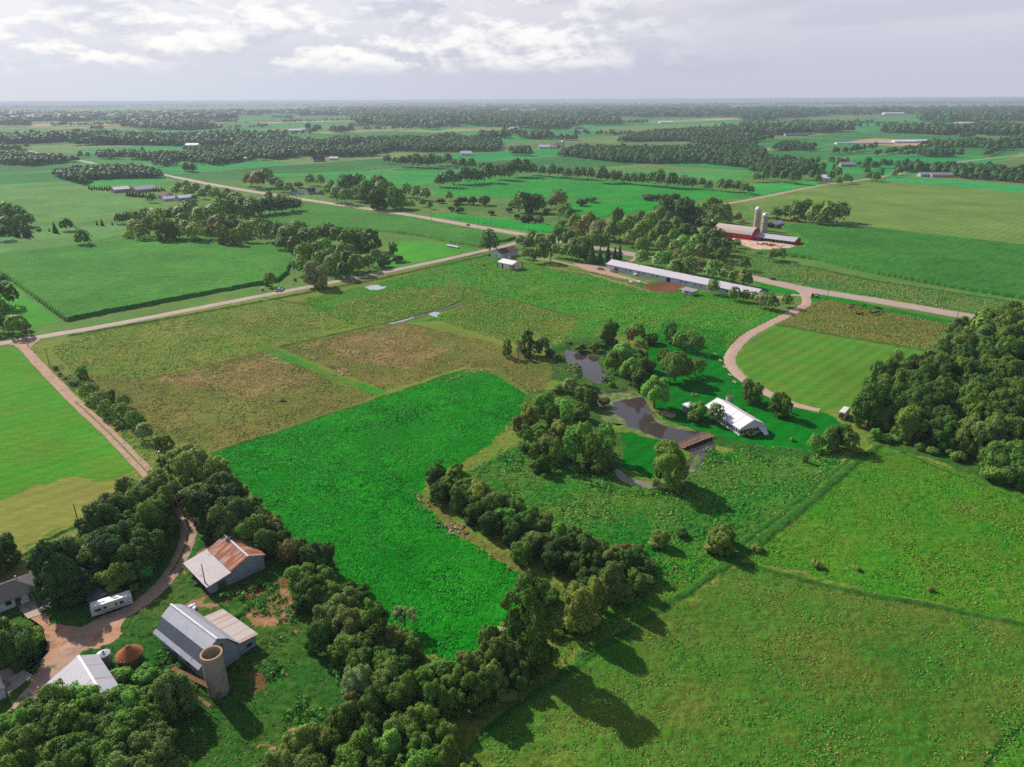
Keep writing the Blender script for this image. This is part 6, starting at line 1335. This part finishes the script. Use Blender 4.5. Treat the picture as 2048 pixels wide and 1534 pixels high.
stand('trees around the far left farm', 'around the brown roofed farmhouse', '351 381 15 rm,376 382 18 rm,392 378 16 rm,430 386 14 rm,416 378 12 rm,302 395 15 rd,388 395 9 rd,356 372 12 rm,372 370 12 rm,404 388 14 rm', wk=1.22)
for i in range(30):
    q = i / 29; x, y = 178 + q * 150, 374 + q * 3 + (i % 2) * 1.5
    p, wm = at_crown(x, y, 6.0, 'spruce', 1.6)
    plant(p, wm, 'spruce', 'dark', '%s small spruce from the left in the row behind the pink white barns' % ordinal(i), 'spruce row at the far left farm', 1.6)
for i, (x, y) in enumerate(((254, 386), (260, 386), (266, 387), (272, 387), (279, 388), (286, 388), (293, 388), (299, 387))):
    p, wm = at_crown(x, y, 8, 'spruce', 1.5); plant(p, wm, 'spruce', 'dark', '%s spruce, left to right, in front of the broad pink white roofed barn' % ORD[i], 'spruces before the pink white barn', 1.5)
stand('upper hedge of the emerald field', 'in the upper hedge beyond the emerald field', '775 318 13 rd,790 321 10 rd,804 322 16 rd,818 322 16 rd,834 322 18 rd,850 322 18 rd,862 321 20 rd,878 322 14 rd,896 320 16 rd,910 326 12 rd,924 327 16 rd,942 329 16 rd,965 332 12 rd,975 332 11 rd', wk=1.22)
stand('tree row around the framed emerald field', 'in the tree row above the framed emerald field', '880 360 20 rd,897 358 24 rd,915 358 16 rd,930 352 24 rd,946 354 20 rd,960 354 18 rd,976 347 26 rd,996 344 22 rd,1014 342 26 rd,1032 336 26 rd,1050 337 24 rd,1066 338 18 rd,1085 341 16 rd,1104 342 18 rd,1120 344 14 rd,1136 346 16 rd,1152 347 16 rd,1166 347 16 rd,1182 349 16 rd,1204 351 22 rd,1226 354 18 rd,1238 354 16 rd,1252 357 16 rd,1268 358 16 rd,1282 358 18 rd,1304 357 22 rd,1320 358 22 rd,1344 361 22 rd,1368 364 18 rd,1384 365 18 rd,1404 366 12 rd,1418 370 14 rd,1443 371 16 rd,1456 371 18 rd,1476 373 15 rd,1490 378 15 rd,1502 379 12 rd', wk=1.22)
stand('trees at the far road bend', 'around the white farmhouse at the far road bend', '1512 354 14 rm,1530 352 16 rd,1548 350 16 rd,1570 352 18 rd,1590 354 20 rd,1606 346 18 rd,1626 350 16 rd,1636 358 12 rm,1662 352 14 rd,1676 346 14 rd,1690 358 14 rm,1676 362 12 rm,1700 360 10 rm,1668 334 6 tm,1677 322 7 tm,1694 321 8 rm,1730 333 14 rd,1748 330 14 rd,1740 352 14 rd,1752 354 14 rd,1765 341 8 tm,1734 340 12 rd,1788 348 10 rm,1800 342 12 rd', wk=1.22)

# the wood on the right: individual trees over its footprint
def fill(poly, step, seed, top=0):
    P = gxy(poly); r = np.random.default_rng(seed); x0, y0 = P.min(0); x1, y1 = P.max(0)
    gx, gy = np.meshgrid(np.arange(x0, x1, step), np.arange(y0, y1, step * 0.87)); gx = gx + (np.arange(gx.shape[0]) % 2)[:, None] * step / 2
    gx = gx.ravel() + r.uniform(-0.28, 0.28, gx.size) * step; gy = gy.ravel() + r.uniform(-0.28, 0.28, gy.size) * step
    m = inside(P, gx, gy)
    if top: m &= ~((np.hypot(gx, gy) > 1500) & (fbm(gx / 210, gy / 210, seed, 3) < 0.41))
    if top: k_ = CAM_H / (CAM_H - top); m &= inside(P, gx * k_, gy * k_)
    return np.stack([gx[m], gy[m]], 1)
RW = [(1945, 668), (1895, 700), (1850, 745), (1770, 775), (1722, 815), (1715, 850), (1770, 872), (1850, 895), (1960, 935), (2060, 985), (2400, 1120), (2400, 640), (2048, 640)]
pts = fill(RW, 9.0, 5); keep = []
for x, y in pts:
    # in frame only (a little beyond it for the shadows and for a step aside)
    d = y * math.cos(PITCH) + (CAM_H - 8) * math.sin(PITCH); px = CX + F * x / d
    if px < 2140: keep.append((x, y))
keep.sort(key=lambda q: q[0] * 0.64 - q[1] * 0.77)
edge = gxy(RW)[:9]
from_edge = dist_line(edge, np.array([k[0] for k in keep]), np.array([k[1] for k in keep]))
ne = 0
for (x, y), de in zip(keep, from_edge):
    wm = random.uniform(9.5, 13.5); tint = random.choice(['dark', 'mid', 'mid', 'olive', 'dark', 'dark', 'mid']); kind = random.choices(['round', 'tall', 'spruce'], [8, 2, 0.4])[0]
    if kind != 'round': wm *= 0.72
    if de < 7:
        lab = '%s %s on the edge of the right wood, %s from the highway' % (ADJ[tint], KW[kind], ordinal(ne)); ne += 1; gp = 'edge trees of the right wood'
    else:
        lab = '%s %s inside the dense wood on the right' % (ADJ[tint], KW[kind]); gp = 'inner trees of the right wood, ' + ADJ[tint] + ' ' + KW[kind]
    plant((x, y), wm, kind, tint, lab, gp, 1.25 if kind == 'round' else None)
print('TREES', TREES)

# ------------------------------------------------------------------ far woods: each one mass of crowns
def crown_lod(n, seed, size):
    r = np.random.default_rng(seed); d = r.normal(size=(n, 3)); d[:, 2] = np.abs(d[:, 2]) * 1.0 - 0.25 * r.uniform(0, 1, n); d /= np.linalg.norm(d, axis=1, keepdims=True)
    b = 0.72 + 0.5 * vnoise(d[:, 0] * 3 + seed, d[:, 1] * 3 + d[:, 2] * 2, seed)
    P = d * b[:, None] * np.array([0.46, 0.46, 0.62]); P[:, 2] += 0.42
    V, Fq = cards(P, d + r.normal(size=(n, 3)) * 0.16 + np.array([0, 0, 0.15]), size * r.uniform(0.7, 1.3, n), 1.0, r); return V, Fq
LODS = {q: [crown_lod(q, s, sz) for s in range(5)] for q, sz in ((170, 0.115), (80, 0.165), (34, 0.25))}
def woodland(label, pts_xy, w_m, seed, q=None, name='woodland', tint=(60, 96, 50), var=0.26, hf=1.05):
    r = np.random.default_rng(seed); Vs = []; Fs = []; Cs = []; b = 0
    for x, y in pts_xy:
        dist = math.hypot(x, y); lod = q or (170 if dist < 1000 else 80 if dist < 2300 else 34)
        V, Fq = LODS[lod][r.integers(5)]; s = w_m * r.uniform(0.75, 1.3) * (1.0 if dist < 2300 else 1.25); a = r.uniform(0, 6.283); ca, sa = math.cos(a), math.sin(a)
        hh = s * hf * r.uniform(0.85, 1.2)
        Vs.append(np.stack([(V[:, 0] * ca - V[:, 1] * sa) * s + x, (V[:, 0] * sa + V[:, 1] * ca) * s + y, np.maximum(V[:, 2] * hh, -0.1)], 1)); Fs.append(Fq + b); b += len(V)
        k = np.array(srgb(*tint, LK)) * r.uniform(1 - var, 1 + var) * np.array([r.uniform(0.8, 1.25), 1, r.uniform(0.85, 1.15)])
        Cs.append(np.clip(k[None] * r.uniform(0.82, 1.15, len(Fq))[:, None], 0, 1))
    if not Vs: return
    Cf = np.vstack(Cs); me = mesh_np(name, np.vstack(Vs), np.vstack(Fs), leafv, {'tint': ('FACE', 'FLOAT_COLOR', np.hstack([Cf, np.ones((len(Cf), 1))]))})
    return tag(link(name, me), label, 'woodland', kind='stuff')
WOODS = [
 ('dense wood beyond the emerald field, with the tan stubble behind', [(1090, 311), (1150, 291), (1230, 277), (1300, 264), (1400, 257), (1520, 260), (1560, 277), (1500, 287), (1535, 302), (1520, 336), (1478, 334), (1400, 327), (1310, 328), (1230, 325), (1150, 315)], 10.5, 11),
 ('wood between the big wood and the far road bend', [(1480, 308), (1535, 311), (1590, 316), (1640, 326), (1660, 345), (1600, 350), (1520, 348), (1482, 336)], 10, 11),
 ('long dark wood below the greenhouse', [(1510, 302), (1571, 283), (1702, 294), (1757, 291), (1868, 280), (2120, 283), (2120, 328), (1951, 317), (1813, 313), (1674, 306), (1574, 302)], 11, 12),
 ('wood behind the two long grey sheds', [(1715, 330), (1757, 323), (1771, 332), (1813, 326), (1896, 327), (2120, 338), (2120, 372), (1979, 361), (1910, 357), (1900, 350), (1843, 346), (1812, 345)], 11, 12),
 ('far dark wood at the right edge', [(1757, 254), (2120, 250), (2120, 272), (1896, 271), (1757, 265)], 16, 20),
 ('dark band of wood on the far right plain', [(1824, 221), (2120, 213), (2120, 243), (1840, 246)], 22, 34),
 ('far wood over the emerald plain, right of centre', [(1480, 217), (1646, 219), (1657, 230), (1533, 242), (1480, 240)], 22, 32),
 ('broken far wood above the tan strip', [(1480, 250), (1674, 246), (1743, 261), (1563, 271), (1480, 268)], 16, 20),
 ('wide far wood left of the tan stubble', [(940, 224), (1100, 228), (1265, 242), (1237, 250), (1154, 248), (1126, 260), (1052, 257), (940, 252)], 18, 24),
 ('wood strip under the stubble field', [(960, 266), (1015, 262), (1093, 266), (1168, 269), (1237, 275), (1137, 282), (1082, 279), (960, 278)], 13, 16),
 ('wood left of the far red barn', [(940, 290), (1043, 290), (1080, 303), (1065, 313), (1029, 311), (940, 303)], 11, 12),
 ('long wood above the large emerald field', [(470, 273), (531, 270), (632, 280), (734, 275), (886, 270), (1000, 278), (1000, 303), (861, 305), (785, 302), (760, 312), (690, 315), (600, 312), (560, 320), (470, 313)], 12, 12),
 ('clump with the dark silo farm', [(549, 262), (632, 255), (734, 257), (739, 264), (643, 267), (556, 267)], 14, 18),
 ('wide hazy wood at the centre of the far plain', [(668, 228), (810, 221), (960, 221), (960, 254), (861, 260), (747, 250), (607, 245), (734, 239)], 20, 26),
 ('hazy wood around the white barn cluster', [(229, 245), (279, 240), (381, 242), (465, 254), (381, 261), (254, 259), (226, 250)], 17, 20),
 ('long dark wood behind the soft green field', [(-60, 264), (102, 267), (229, 267), (381, 273), (500, 272), (500, 292), (381, 293), (254, 290), (102, 292), (-60, 290)], 14, 15),
 ('wood along the far left highway', [(193, 303), (279, 300), (381, 298), (520, 293), (520, 314), (470, 326), (432, 332), (381, 323), (330, 333), (254, 322), (172, 316)], 11, 11.5),
 ('dark wood at the left edge beside the far road', [(-60, 308), (51, 306), (160, 313), (158, 324), (64, 333), (-60, 326)], 11, 11.5),
 ('dark planted wood above the hillside field', [(78, 344), (110, 340), (190, 330), (270, 330), (320, 342), (332, 357), (250, 357), (180, 361), (178, 372), (150, 366), (112, 354)], 10, 9),
 ('hazy clump on the far left plain', [(74, 234), (216, 227), (218, 234), (127, 245)], 20, 26),
 ('small clump by the tiny far left roofs', [(-40, 243), (60, 240), (60, 252), (-40, 250)], 18, 22),
 ('narrow wood below the tan field strip', [(370, 330), (430, 336), (460, 330), (500, 322), (480, 335), (430, 345), (380, 345), (340, 340)], 10, 10),
]
for i, (lab, pl, wd, st) in enumerate(WOODS): woodland(lab, fill(pl, st, 200 + i, wd * 0.95), wd, 300 + i)
# single trees and hedge lines of the plain, and wood strips fading to the horizon
r = np.random.default_rng(77); P_ = []
for k in range(170):
    y = 1300 * (9 ** r.uniform(0, 1)); x = r.uniform(-0.8, 0.8) * y; a = R_(45 if r.uniform() < 0.5 else -45) + r.normal() * 0.05; L = r.uniform(80, 420) * (1 + y / 6000); n = int(L / 13)
    if r.uniform() < 0.35: continue
    q = np.arange(n) * 13.0; P_.append(np.stack([x + q * math.cos(a) + r.normal(size=n) * 2, y + q * math.sin(a) + r.normal(size=n) * 2], 1)[r.uniform(size=n) < 0.75])
PP = np.vstack(P_)
bad = np.zeros(len(PP), bool)
CLEAR = [[(420, 345), (500, 322), (600, 318), (800, 300), (970, 304), (1100, 316), (1300, 327), (1480, 335), (1520, 350), (1500, 400), (800, 440), (420, 400)], [(1420, 420), (1500, 395), (1680, 362), (1720, 352), (2100, 368), (2100, 640), (1420, 560)], [(-200, 330), (80, 338), (330, 408), (500, 440), (-200, 640)], [(1510, 303), (1960, 322), (1850, 332), (1510, 318)], [(60, 290), (370, 288), (330, 304), (60, 315)], [(1080, 255), (1255, 257), (1240, 268), (1080, 264)], [(1450, 270), (1860, 276), (1770, 290), (1450, 284)]]
for c_ in CLEAR: bad |= inside(gxy(c_), PP[:, 0], PP[:, 1])
bad |= dist_line(gxy(HIGHWAY), PP[:, 0], PP[:, 1]) < 16
woodland('scattered hedge lines and single trees over the far plain', PP[~bad], 11, 401, name='hedgerow_trees')
P_ = []
for k in range(80):
    y = 4800 * (6.5 ** r.uniform(0, 1)); x = r.uniform(-0.78, 0.78) * y; Lx = r.uniform(0.05, 0.22) * y; Ly = r.uniform(0.01, 0.05) * y; n = int(60 + 90 * r.uniform())
    P_.append(np.stack([x + r.uniform(-1, 1, n) * Lx, y + r.uniform(-1, 1, n) * Ly], 1))
woodland('hazy bands of far woods towards the horizon', np.vstack(P_), 46, 402, q=34, hf=0.5, tint=(56, 88, 60), var=0.15)
# low hills closing the horizon
m = MB()
V = []; X = np.linspace(-42000, 42000, 160)
hz = 15 + 52 * fbm(X / 9000, X * 0, 91, 4) * (1 + 0.5 * np.clip(-X / 30000, 0, 1))
V = [(x, 41000 - abs(x) * 0.10, -1) for x in X] + [(x, 43500 - abs(x) * 0.10, h_) for x, h_ in zip(X, hz)] + [(x, 46000 - abs(x) * 0.10, -1) for x in X]; n = len(X)
m.raw(V, [(j * n + i, j * n + i + 1, (j + 1) * n + i + 1, (j + 1) * n + i) for j in range(2) for i in range(n - 1)])
tag(m.build('hills', mat('hill_wood', srgb(70, 96, 74, 0.5), 1.0, 0.2, 0.0008, 0.0), None, True), 'low wooded hills on the horizon', 'hills', kind='structure')

# ------------------------------------------------------------------ rough growth near the camera (weeds, tussocks)
def growth(label, polys, dens, hmin, hmax, tints, seed, name='weeds', blades=7, patch=True):
    r = np.random.default_rng(seed); Vs = []; Fs = []; Cs = []; b = 0
    for poly in polys:
        P = gxy(poly); x0, y0 = P.min(0); x1, y1 = P.max(0); n = int((x1 - x0) * (y1 - y0) * dens)
        x = r.uniform(x0, x1, n); y = r.uniform(y0, y1, n); m = inside(P, x, y)
        if patch: m &= fbm(x / 7, y / 7, seed, 3) > 0.50
        for L, wd in FLAT: m &= dist_line(L, x, y) > wd
        x, y = x[m], y[m]; n = len(x)
        if not n: continue
        s = r.uniform(hmin, hmax, n); k = np.repeat(np.arange(n), blades); N = r.normal(size=(len(k), 3)); N[:, 2] = np.abs(N[:, 2]) + 0.25; N /= np.linalg.norm(N, axis=1, keepdims=True)
        c = np.stack([x[k], y[k], s[k] * r.uniform(0.15, 0.75, len(k))], 1) + np.hstack([N[:, :2] * (s[k] * 0.55)[:, None], np.zeros((len(k), 1))])
        V, Fq = cards(c, N, s[k] * r.uniform(0.16, 0.34, len(k)), 1.1, r); Vs.append(V); Fs.append(Fq + b); b += len(V)
        ti = np.array([srgb(*q, LK) for q in tints]); Cs.append(ti[r.integers(len(tints), size=n)][k] * r.uniform(0.75, 1.25, len(k))[:, None])
    Cf = np.vstack(Cs); me = mesh_np(name, np.vstack(Vs), np.vstack(Fs), leafv, {'tint': ('FACE', 'FLOAT_COLOR', np.hstack([np.clip(Cf, 0, 1), np.ones((len(Cf), 1))]))})
    return tag(link(name, me), label, 'undergrowth', kind='stuff')
growth('rank weeds and brambles around the old barns', [[(478, 1222), (545, 1178), (592, 1212), (608, 1242), (540, 1252)], [(440, 1196), (500, 1158), (560, 1170), (480, 1204)], [(330, 1300), (420, 1360), (520, 1300), (560, 1270), (640, 1240), (690, 1330), (660, 1460), (560, 1440), (520, 1340), (440, 1400), (300, 1420), (280, 1340)], [(200, 1330), (320, 1320), (330, 1420), (230, 1400)], [(540, 1100), (700, 1180), (660, 1260), (560, 1130)], [(350, 1000), (420, 960), (520, 1090), (400, 1060)]], 1.3, 0.6, 1.7, [(70, 118, 50), (56, 110, 44), (88, 124, 56)], 21)
growth('tall weeds between the meadow and the pond', [[(1400, 900), (1500, 892), (1620, 905), (1600, 935), (1480, 940), (1420, 925)], [(1000, 900), (1240, 965), (1420, 1000), (1360, 1010), (1180, 980), (980, 930)], [(1205, 690), (1235, 700), (1255, 780), (1225, 775), (1210, 740)]], 0.9, 0.7, 1.6, [(60, 128, 50), (92, 136, 62), (70, 120, 52)], 22)
growth('pale dry weed clumps in the tan pasture', [[(600, 690), (645, 684), (640, 698), (600, 700)], [(672, 700), (730, 705), (720, 716), (670, 714)], [(665, 738), (700, 740), (700, 752), (664, 752)], [(740, 708), (780, 712), (770, 722)], [(610, 712), (640, 712), (630, 722)], [(150, 690), (178, 690), (170, 697)], [(430, 655), (450, 660), (440, 664)], [(830, 985), (860, 1000), (850, 1015), (832, 1000)], [(886, 1046), (930, 1060), (925, 1080), (890, 1058)], [(880, 770), (930, 745), (985, 738), (930, 752)]], 1.2, 0.5, 1.2, [(190, 172, 146), (176, 156, 124), (140, 132, 90)], 23, 'dry_weeds', patch=False)
growth('scrubby growth along the near field edges', [[(1100, 1180), (1200, 1200), (1330, 1130), (1440, 1120), (1400, 1165), (1280, 1245), (1150, 1330), (1050, 1400), (960, 1460), (930, 1420), (1050, 1330)], [(850, 1000), (900, 1060), (1080, 1170), (1180, 1190), (1130, 1215), (1040, 1160), (880, 1055), (835, 1010)]], 0.55, 0.5, 1.3, [(104, 124, 60), (76, 116, 50), (128, 130, 74)], 24)
growth('roadside weeds along the gravel drive hedgerow', [[(90, 710), (150, 740), (330, 920), (350, 960), (310, 940), (220, 850), (130, 770)]], 0.7, 0.5, 1.2, [(96, 124, 70), (110, 140, 86), (70, 112, 54)], 25)

# grass tufts of the near fields
def grass(label, polys, dens, size, names, seed, thr=0.40):
    tints = []
    for nm in names:
        for c_ in COL[nm][:2]: tints.append(c_ / GK * GRASS_K)
    r = np.random.default_rng(seed); Vs, Fs, Cs, b = [], [], [], 0
    for poly in polys:
        P = gxy(poly); x0, y0 = P.min(0); x1, y1 = P.max(0); n = int((x1 - x0) * (y1 - y0) * dens)
        x = r.uniform(x0, x1, n); y = r.uniform(y0, y1, n); m = inside(P, x, y) & (fbm(x / 2.4, y / 2.4, seed, 2) > thr)
        for poly_ in FLATP + FLATY + BAREP: m &= ~inside(poly_, x, y)
        x, y = x[m], y[m]
        m = np.ones(len(x), bool)
        for L, wd in FLAT: m &= dist_line(L, x, y) > wd
        x, y = x[m], y[m]; n = len(x)
        if not n: continue
        dist = np.hypot(x, y); s = size * r.uniform(0.6, 1.4, n) * (0.6 + 0.4 * fbm(x / 9, y / 9, seed + 1, 2) * 2); k = np.repeat(np.arange(n), 4)
        N = r.normal(size=(len(k), 3)); N[:, 2] = np.abs(N[:, 2]) + 0.9; N /= np.linalg.norm(N, axis=1, keepdims=True)
        c = np.stack([x[k], y[k], s[k] * r.uniform(0.05, 0.26, len(k))], 1) + np.hstack([N[:, :2] * (s[k] * 0.6)[:, None], np.zeros((len(k), 1))])
        V, Fq = cards(c, N, s[k] * r.uniform(0.25, 0.5, len(k)), 1.0, r); Vs.append(V); Fs.append(Fq + b); b += len(V)
        pick = np.clip(fbm(x / 14, y / 14, 66, 3) * len(tints) * 1.6 - len(tints) * 0.3 + r.normal(size=n) * 0.5, 0, len(tints) - 1).astype(int)
        Cs.append(np.array(tints)[pick][k] * (r.uniform(0.88, 1.14, n)[k] * r.uniform(0.92, 1.08, len(k)))[:, None])
    Cf = np.vstack(Cs); me = mesh_np('grass', np.vstack(Vs), np.vstack(Fs), leafv, {'tint': ('FACE', 'FLOAT_COLOR', np.hstack([np.clip(Cf, 0, 1), np.ones((len(Cf), 1))]))})
    return tag(link('grass', me), label, 'grass', kind='stuff')
GRASS_K = 1.20
BAREP = [gxy(p) for n_, p in ZONES if n_ in ('rubble', 'mud') or (n_ == 'bare' and p[0][1] > 1000)]
Z = lambda nm: [p for n_, p in ZONES if n_ == nm]
grass('rough grass of the near meadow in the lower right', [[(1480, 1128), (1800, 1196), (2060, 1252), (2060, 1560), (930, 1560), (980, 1450), (1200, 1290), (1380, 1190)]], 5.5, 0.42, ['meadow_lo'], 501, 0.30)
grass('rough grass of the meadow above the ditch', [[(1480, 1120), (1560, 1060), (1690, 930), (1760, 890), (2060, 985), (2060, 1248), (1800, 1190)], [(1180, 1170), (1340, 1110), (1470, 1110), (1380, 1180), (1200, 1285), (1100, 1330)]], 4.5, 0.50, ['meadow_up'], 502, 0.30)
grass('lush grass of the vivid hay field', Z('vivid'), 6.0, 0.48, ['vivid'], 503, 0.27)
grass('rank grass between hedge belt and pond', Z('meadow_wet'), 2.4, 0.75, ['meadow_wet'], 504, 0.34)
grass('tan pasture grass', Z('brown')[:1] + Z('brown2')[:1] + [Z('brown')[1]], 2.6, 0.60, ['brown', 'brown2'], 505, 0.33)
grass('tan grass of the cattle pasture', [p for p in Z('brown') if p[0] == (1568, 640)], 1.2, 0.85, ['brown'], 506, 0.33)
grass('olive pasture grass beside the gravel drive', [[(100, 695), (180, 668), (500, 606), (640, 600), (640, 690), (525, 703), (300, 755), (120, 750), (330, 890), (300, 930)]] + Z('pasture')[1:3], 1.6, 0.72, ['pasture'], 507, 0.33)
grass('green pasture grass below the long barn', Z('pasture_g'), 1.1, 0.8, ['pasture_g'], 508, 0.33)
grass('weedy grass between highway and corn', Z('weeds')[:1], 0.8, 1.0, ['weeds'], 509, 0.3)
grass('yard grass around the old barns', Z('yardgrass'), 4.5, 0.42, ['yardgrass'], 510, 0.33)
grass('reedy grass around the ponds', Z('reed'), 2.0, 0.6, ['reed'], 511)

# ------------------------------------------------------------------ small saplings and rocks on the mown field
for i, (px, py) in enumerate(((1660, 684), (1640, 702), (1605, 700), (1615, 726), (1585, 738), (1686, 748), (1640, 762), (1570, 768), (1720, 716), (1648, 790))):
    A = gh(px, py); plant(A, 0.45, 'shrub', 'light', '%s tiny staked sapling on the mown field, counting from the fence' % ORD[i], 'saplings on the mown field', 1.5)
rockm = mat('fieldstone', srgb(170, 150, 130, 0.5), 0.9, 0.3, 2.0)
def heap(label, px, py, n, spread, cat='rock pile', name='rock_pile', mt=None, sz=0.5):
    A = gh(px, py); m = MB()
    for k in range(n):
        s = random.uniform(0.4, 1.2) * sz; x, y = random.gauss(0, spread), random.gauss(0, spread * 0.5); m.box((x, y, s * 0.4), (s * random.uniform(0.8, 1.6), s, s * 0.9), random.uniform(0, 3), random.uniform(-0.4, 0.4))
    o = m.build(name, mt or rockm, None, bevel=0.06 * sz); o.location = (A.x, A.y, 0.1); o.rotation_euler.z = R_(-45); return tag(o, label, cat)
heap('pale brush pile at the end of the tree belt by the hay field', 907, 1058, 40, 2.4)
heap('pile of broken boards before the lean-to', 399, 1163, 26, 1.0, 'board pile', 'board_pile', woodg, 0.7)
heap('white heap beside the gambrel barn roof', 386, 1219, 9, 0.7, 'rubbish heap', 'rubbish_heap', whitew, 0.7)
heap('rusty scrap beside the lower hay elevator', 308, 1437, 12, 1.0, 'scrap heap', 'scrap_heap', rust, 0.8)
heap('dark brush heap alone in the tan pasture', 566, 803, 30, 1.2, 'brush pile', 'brush_pile', mat('dry_brush', srgb(112, 106, 76, 0.5), 0.95, 0.3, 2.0), 0.7)
heap('clutter on the concrete yard of the red farm', 1534, 490, 24, 4.0, 'clutter', 'yard_clutter', rust, 1.3)
A = gh(1862, 1182); plant(A, 1.6, 'shrub', 'brown', 'small dark brown tuft by the meadow ditch', None, 0.9)

# the 290 broadleaf trees that show largest stand singly; the small rest is one mass
QUEUE.sort(key=lambda q: -q[0]); n_round = 0; rest = []
for _, pos, wm, kind, tint, lab, gp, hf in QUEUE:
    if len(lab.split()) > 16: print('LONG', lab)
    if kind == 'round':
        n_round += 1
        if n_round > 290: rest.append((pos, wm, tint, hf or HF['round'])); continue
    plant_now(pos, wm, kind, tint, lab, gp, hf)
LODS[320] = [crown_lod(320, s, 0.085) for s in range(5)]
def tree_mass(items):
    r = np.random.default_rng(9); Vs, Fs, Cs, b = [], [], [], 0
    for (x, y), wm, tint, hf in items:
        V, Fq = LODS[320][r.integers(5)]; a = r.uniform(0, 6.283); ca, sa = math.cos(a), math.sin(a); s = wm * 1.08; h = wm * hf * r.uniform(0.9, 1.1)
        Vs.append(np.stack([(V[:, 0] * ca - V[:, 1] * sa) * s + x, (V[:, 0] * sa + V[:, 1] * ca) * s + y, np.maximum(V[:, 2] * h, 0)], 1)); Fs.append(Fq + b); b += len(V)
        k = np.array(TINT[tint]) * r.uniform(0.85, 1.15); Cs.append(np.clip(k[None] * r.uniform(0.78, 1.18, len(Fq))[:, None], 0, 1))
    Cf = np.vstack(Cs); me = mesh_np('small_broadleaf_trees', np.vstack(Vs), np.vstack(Fs), leafv, {'tint': ('FACE', 'FLOAT_COLOR', np.hstack([Cf, np.ones((len(Cf), 1))]))})
    tag(link('broadleaf_woods', me), 'smaller leafy trees of the rows and woods farther off', 'woodland', kind='stuff')
if rest: tree_mass(rest)
print('TREES', TREES, 'mass', len(rest))

# ------------------------------------------------------------------ haze over the plain
me = bpy.data.meshes.new('haze'); e = 61000.0; z0, z1 = -2.2, 117.0
me.from_pydata([(x, y, z) for x in (-e, e) for y in (-e, e) for z in (z0, z1)], [], [(0, 1, 3, 2), (4, 6, 7, 5), (0, 4, 5, 1), (2, 3, 7, 6), (0, 2, 6, 4), (1, 5, 7, 3)])
hz_ = link('haze', me); tag(hz_, 'thin pale summer haze over the whole plain', 'haze', kind='stuff')
hm = bpy.data.materials.new('haze'); hm.use_nodes = True; t = NT(hm.node_tree); t.n.clear()
HAZE = 0.85e-4
vol = t.add('ShaderNodeVolumePrincipled', {'Color': (0.47, 0.54, 0.68), 'Density': HAZE, 'Anisotropy': 0.15})
t.add('ShaderNodeOutputMaterial', {'Volume': vol}); me.materials.append(hm)
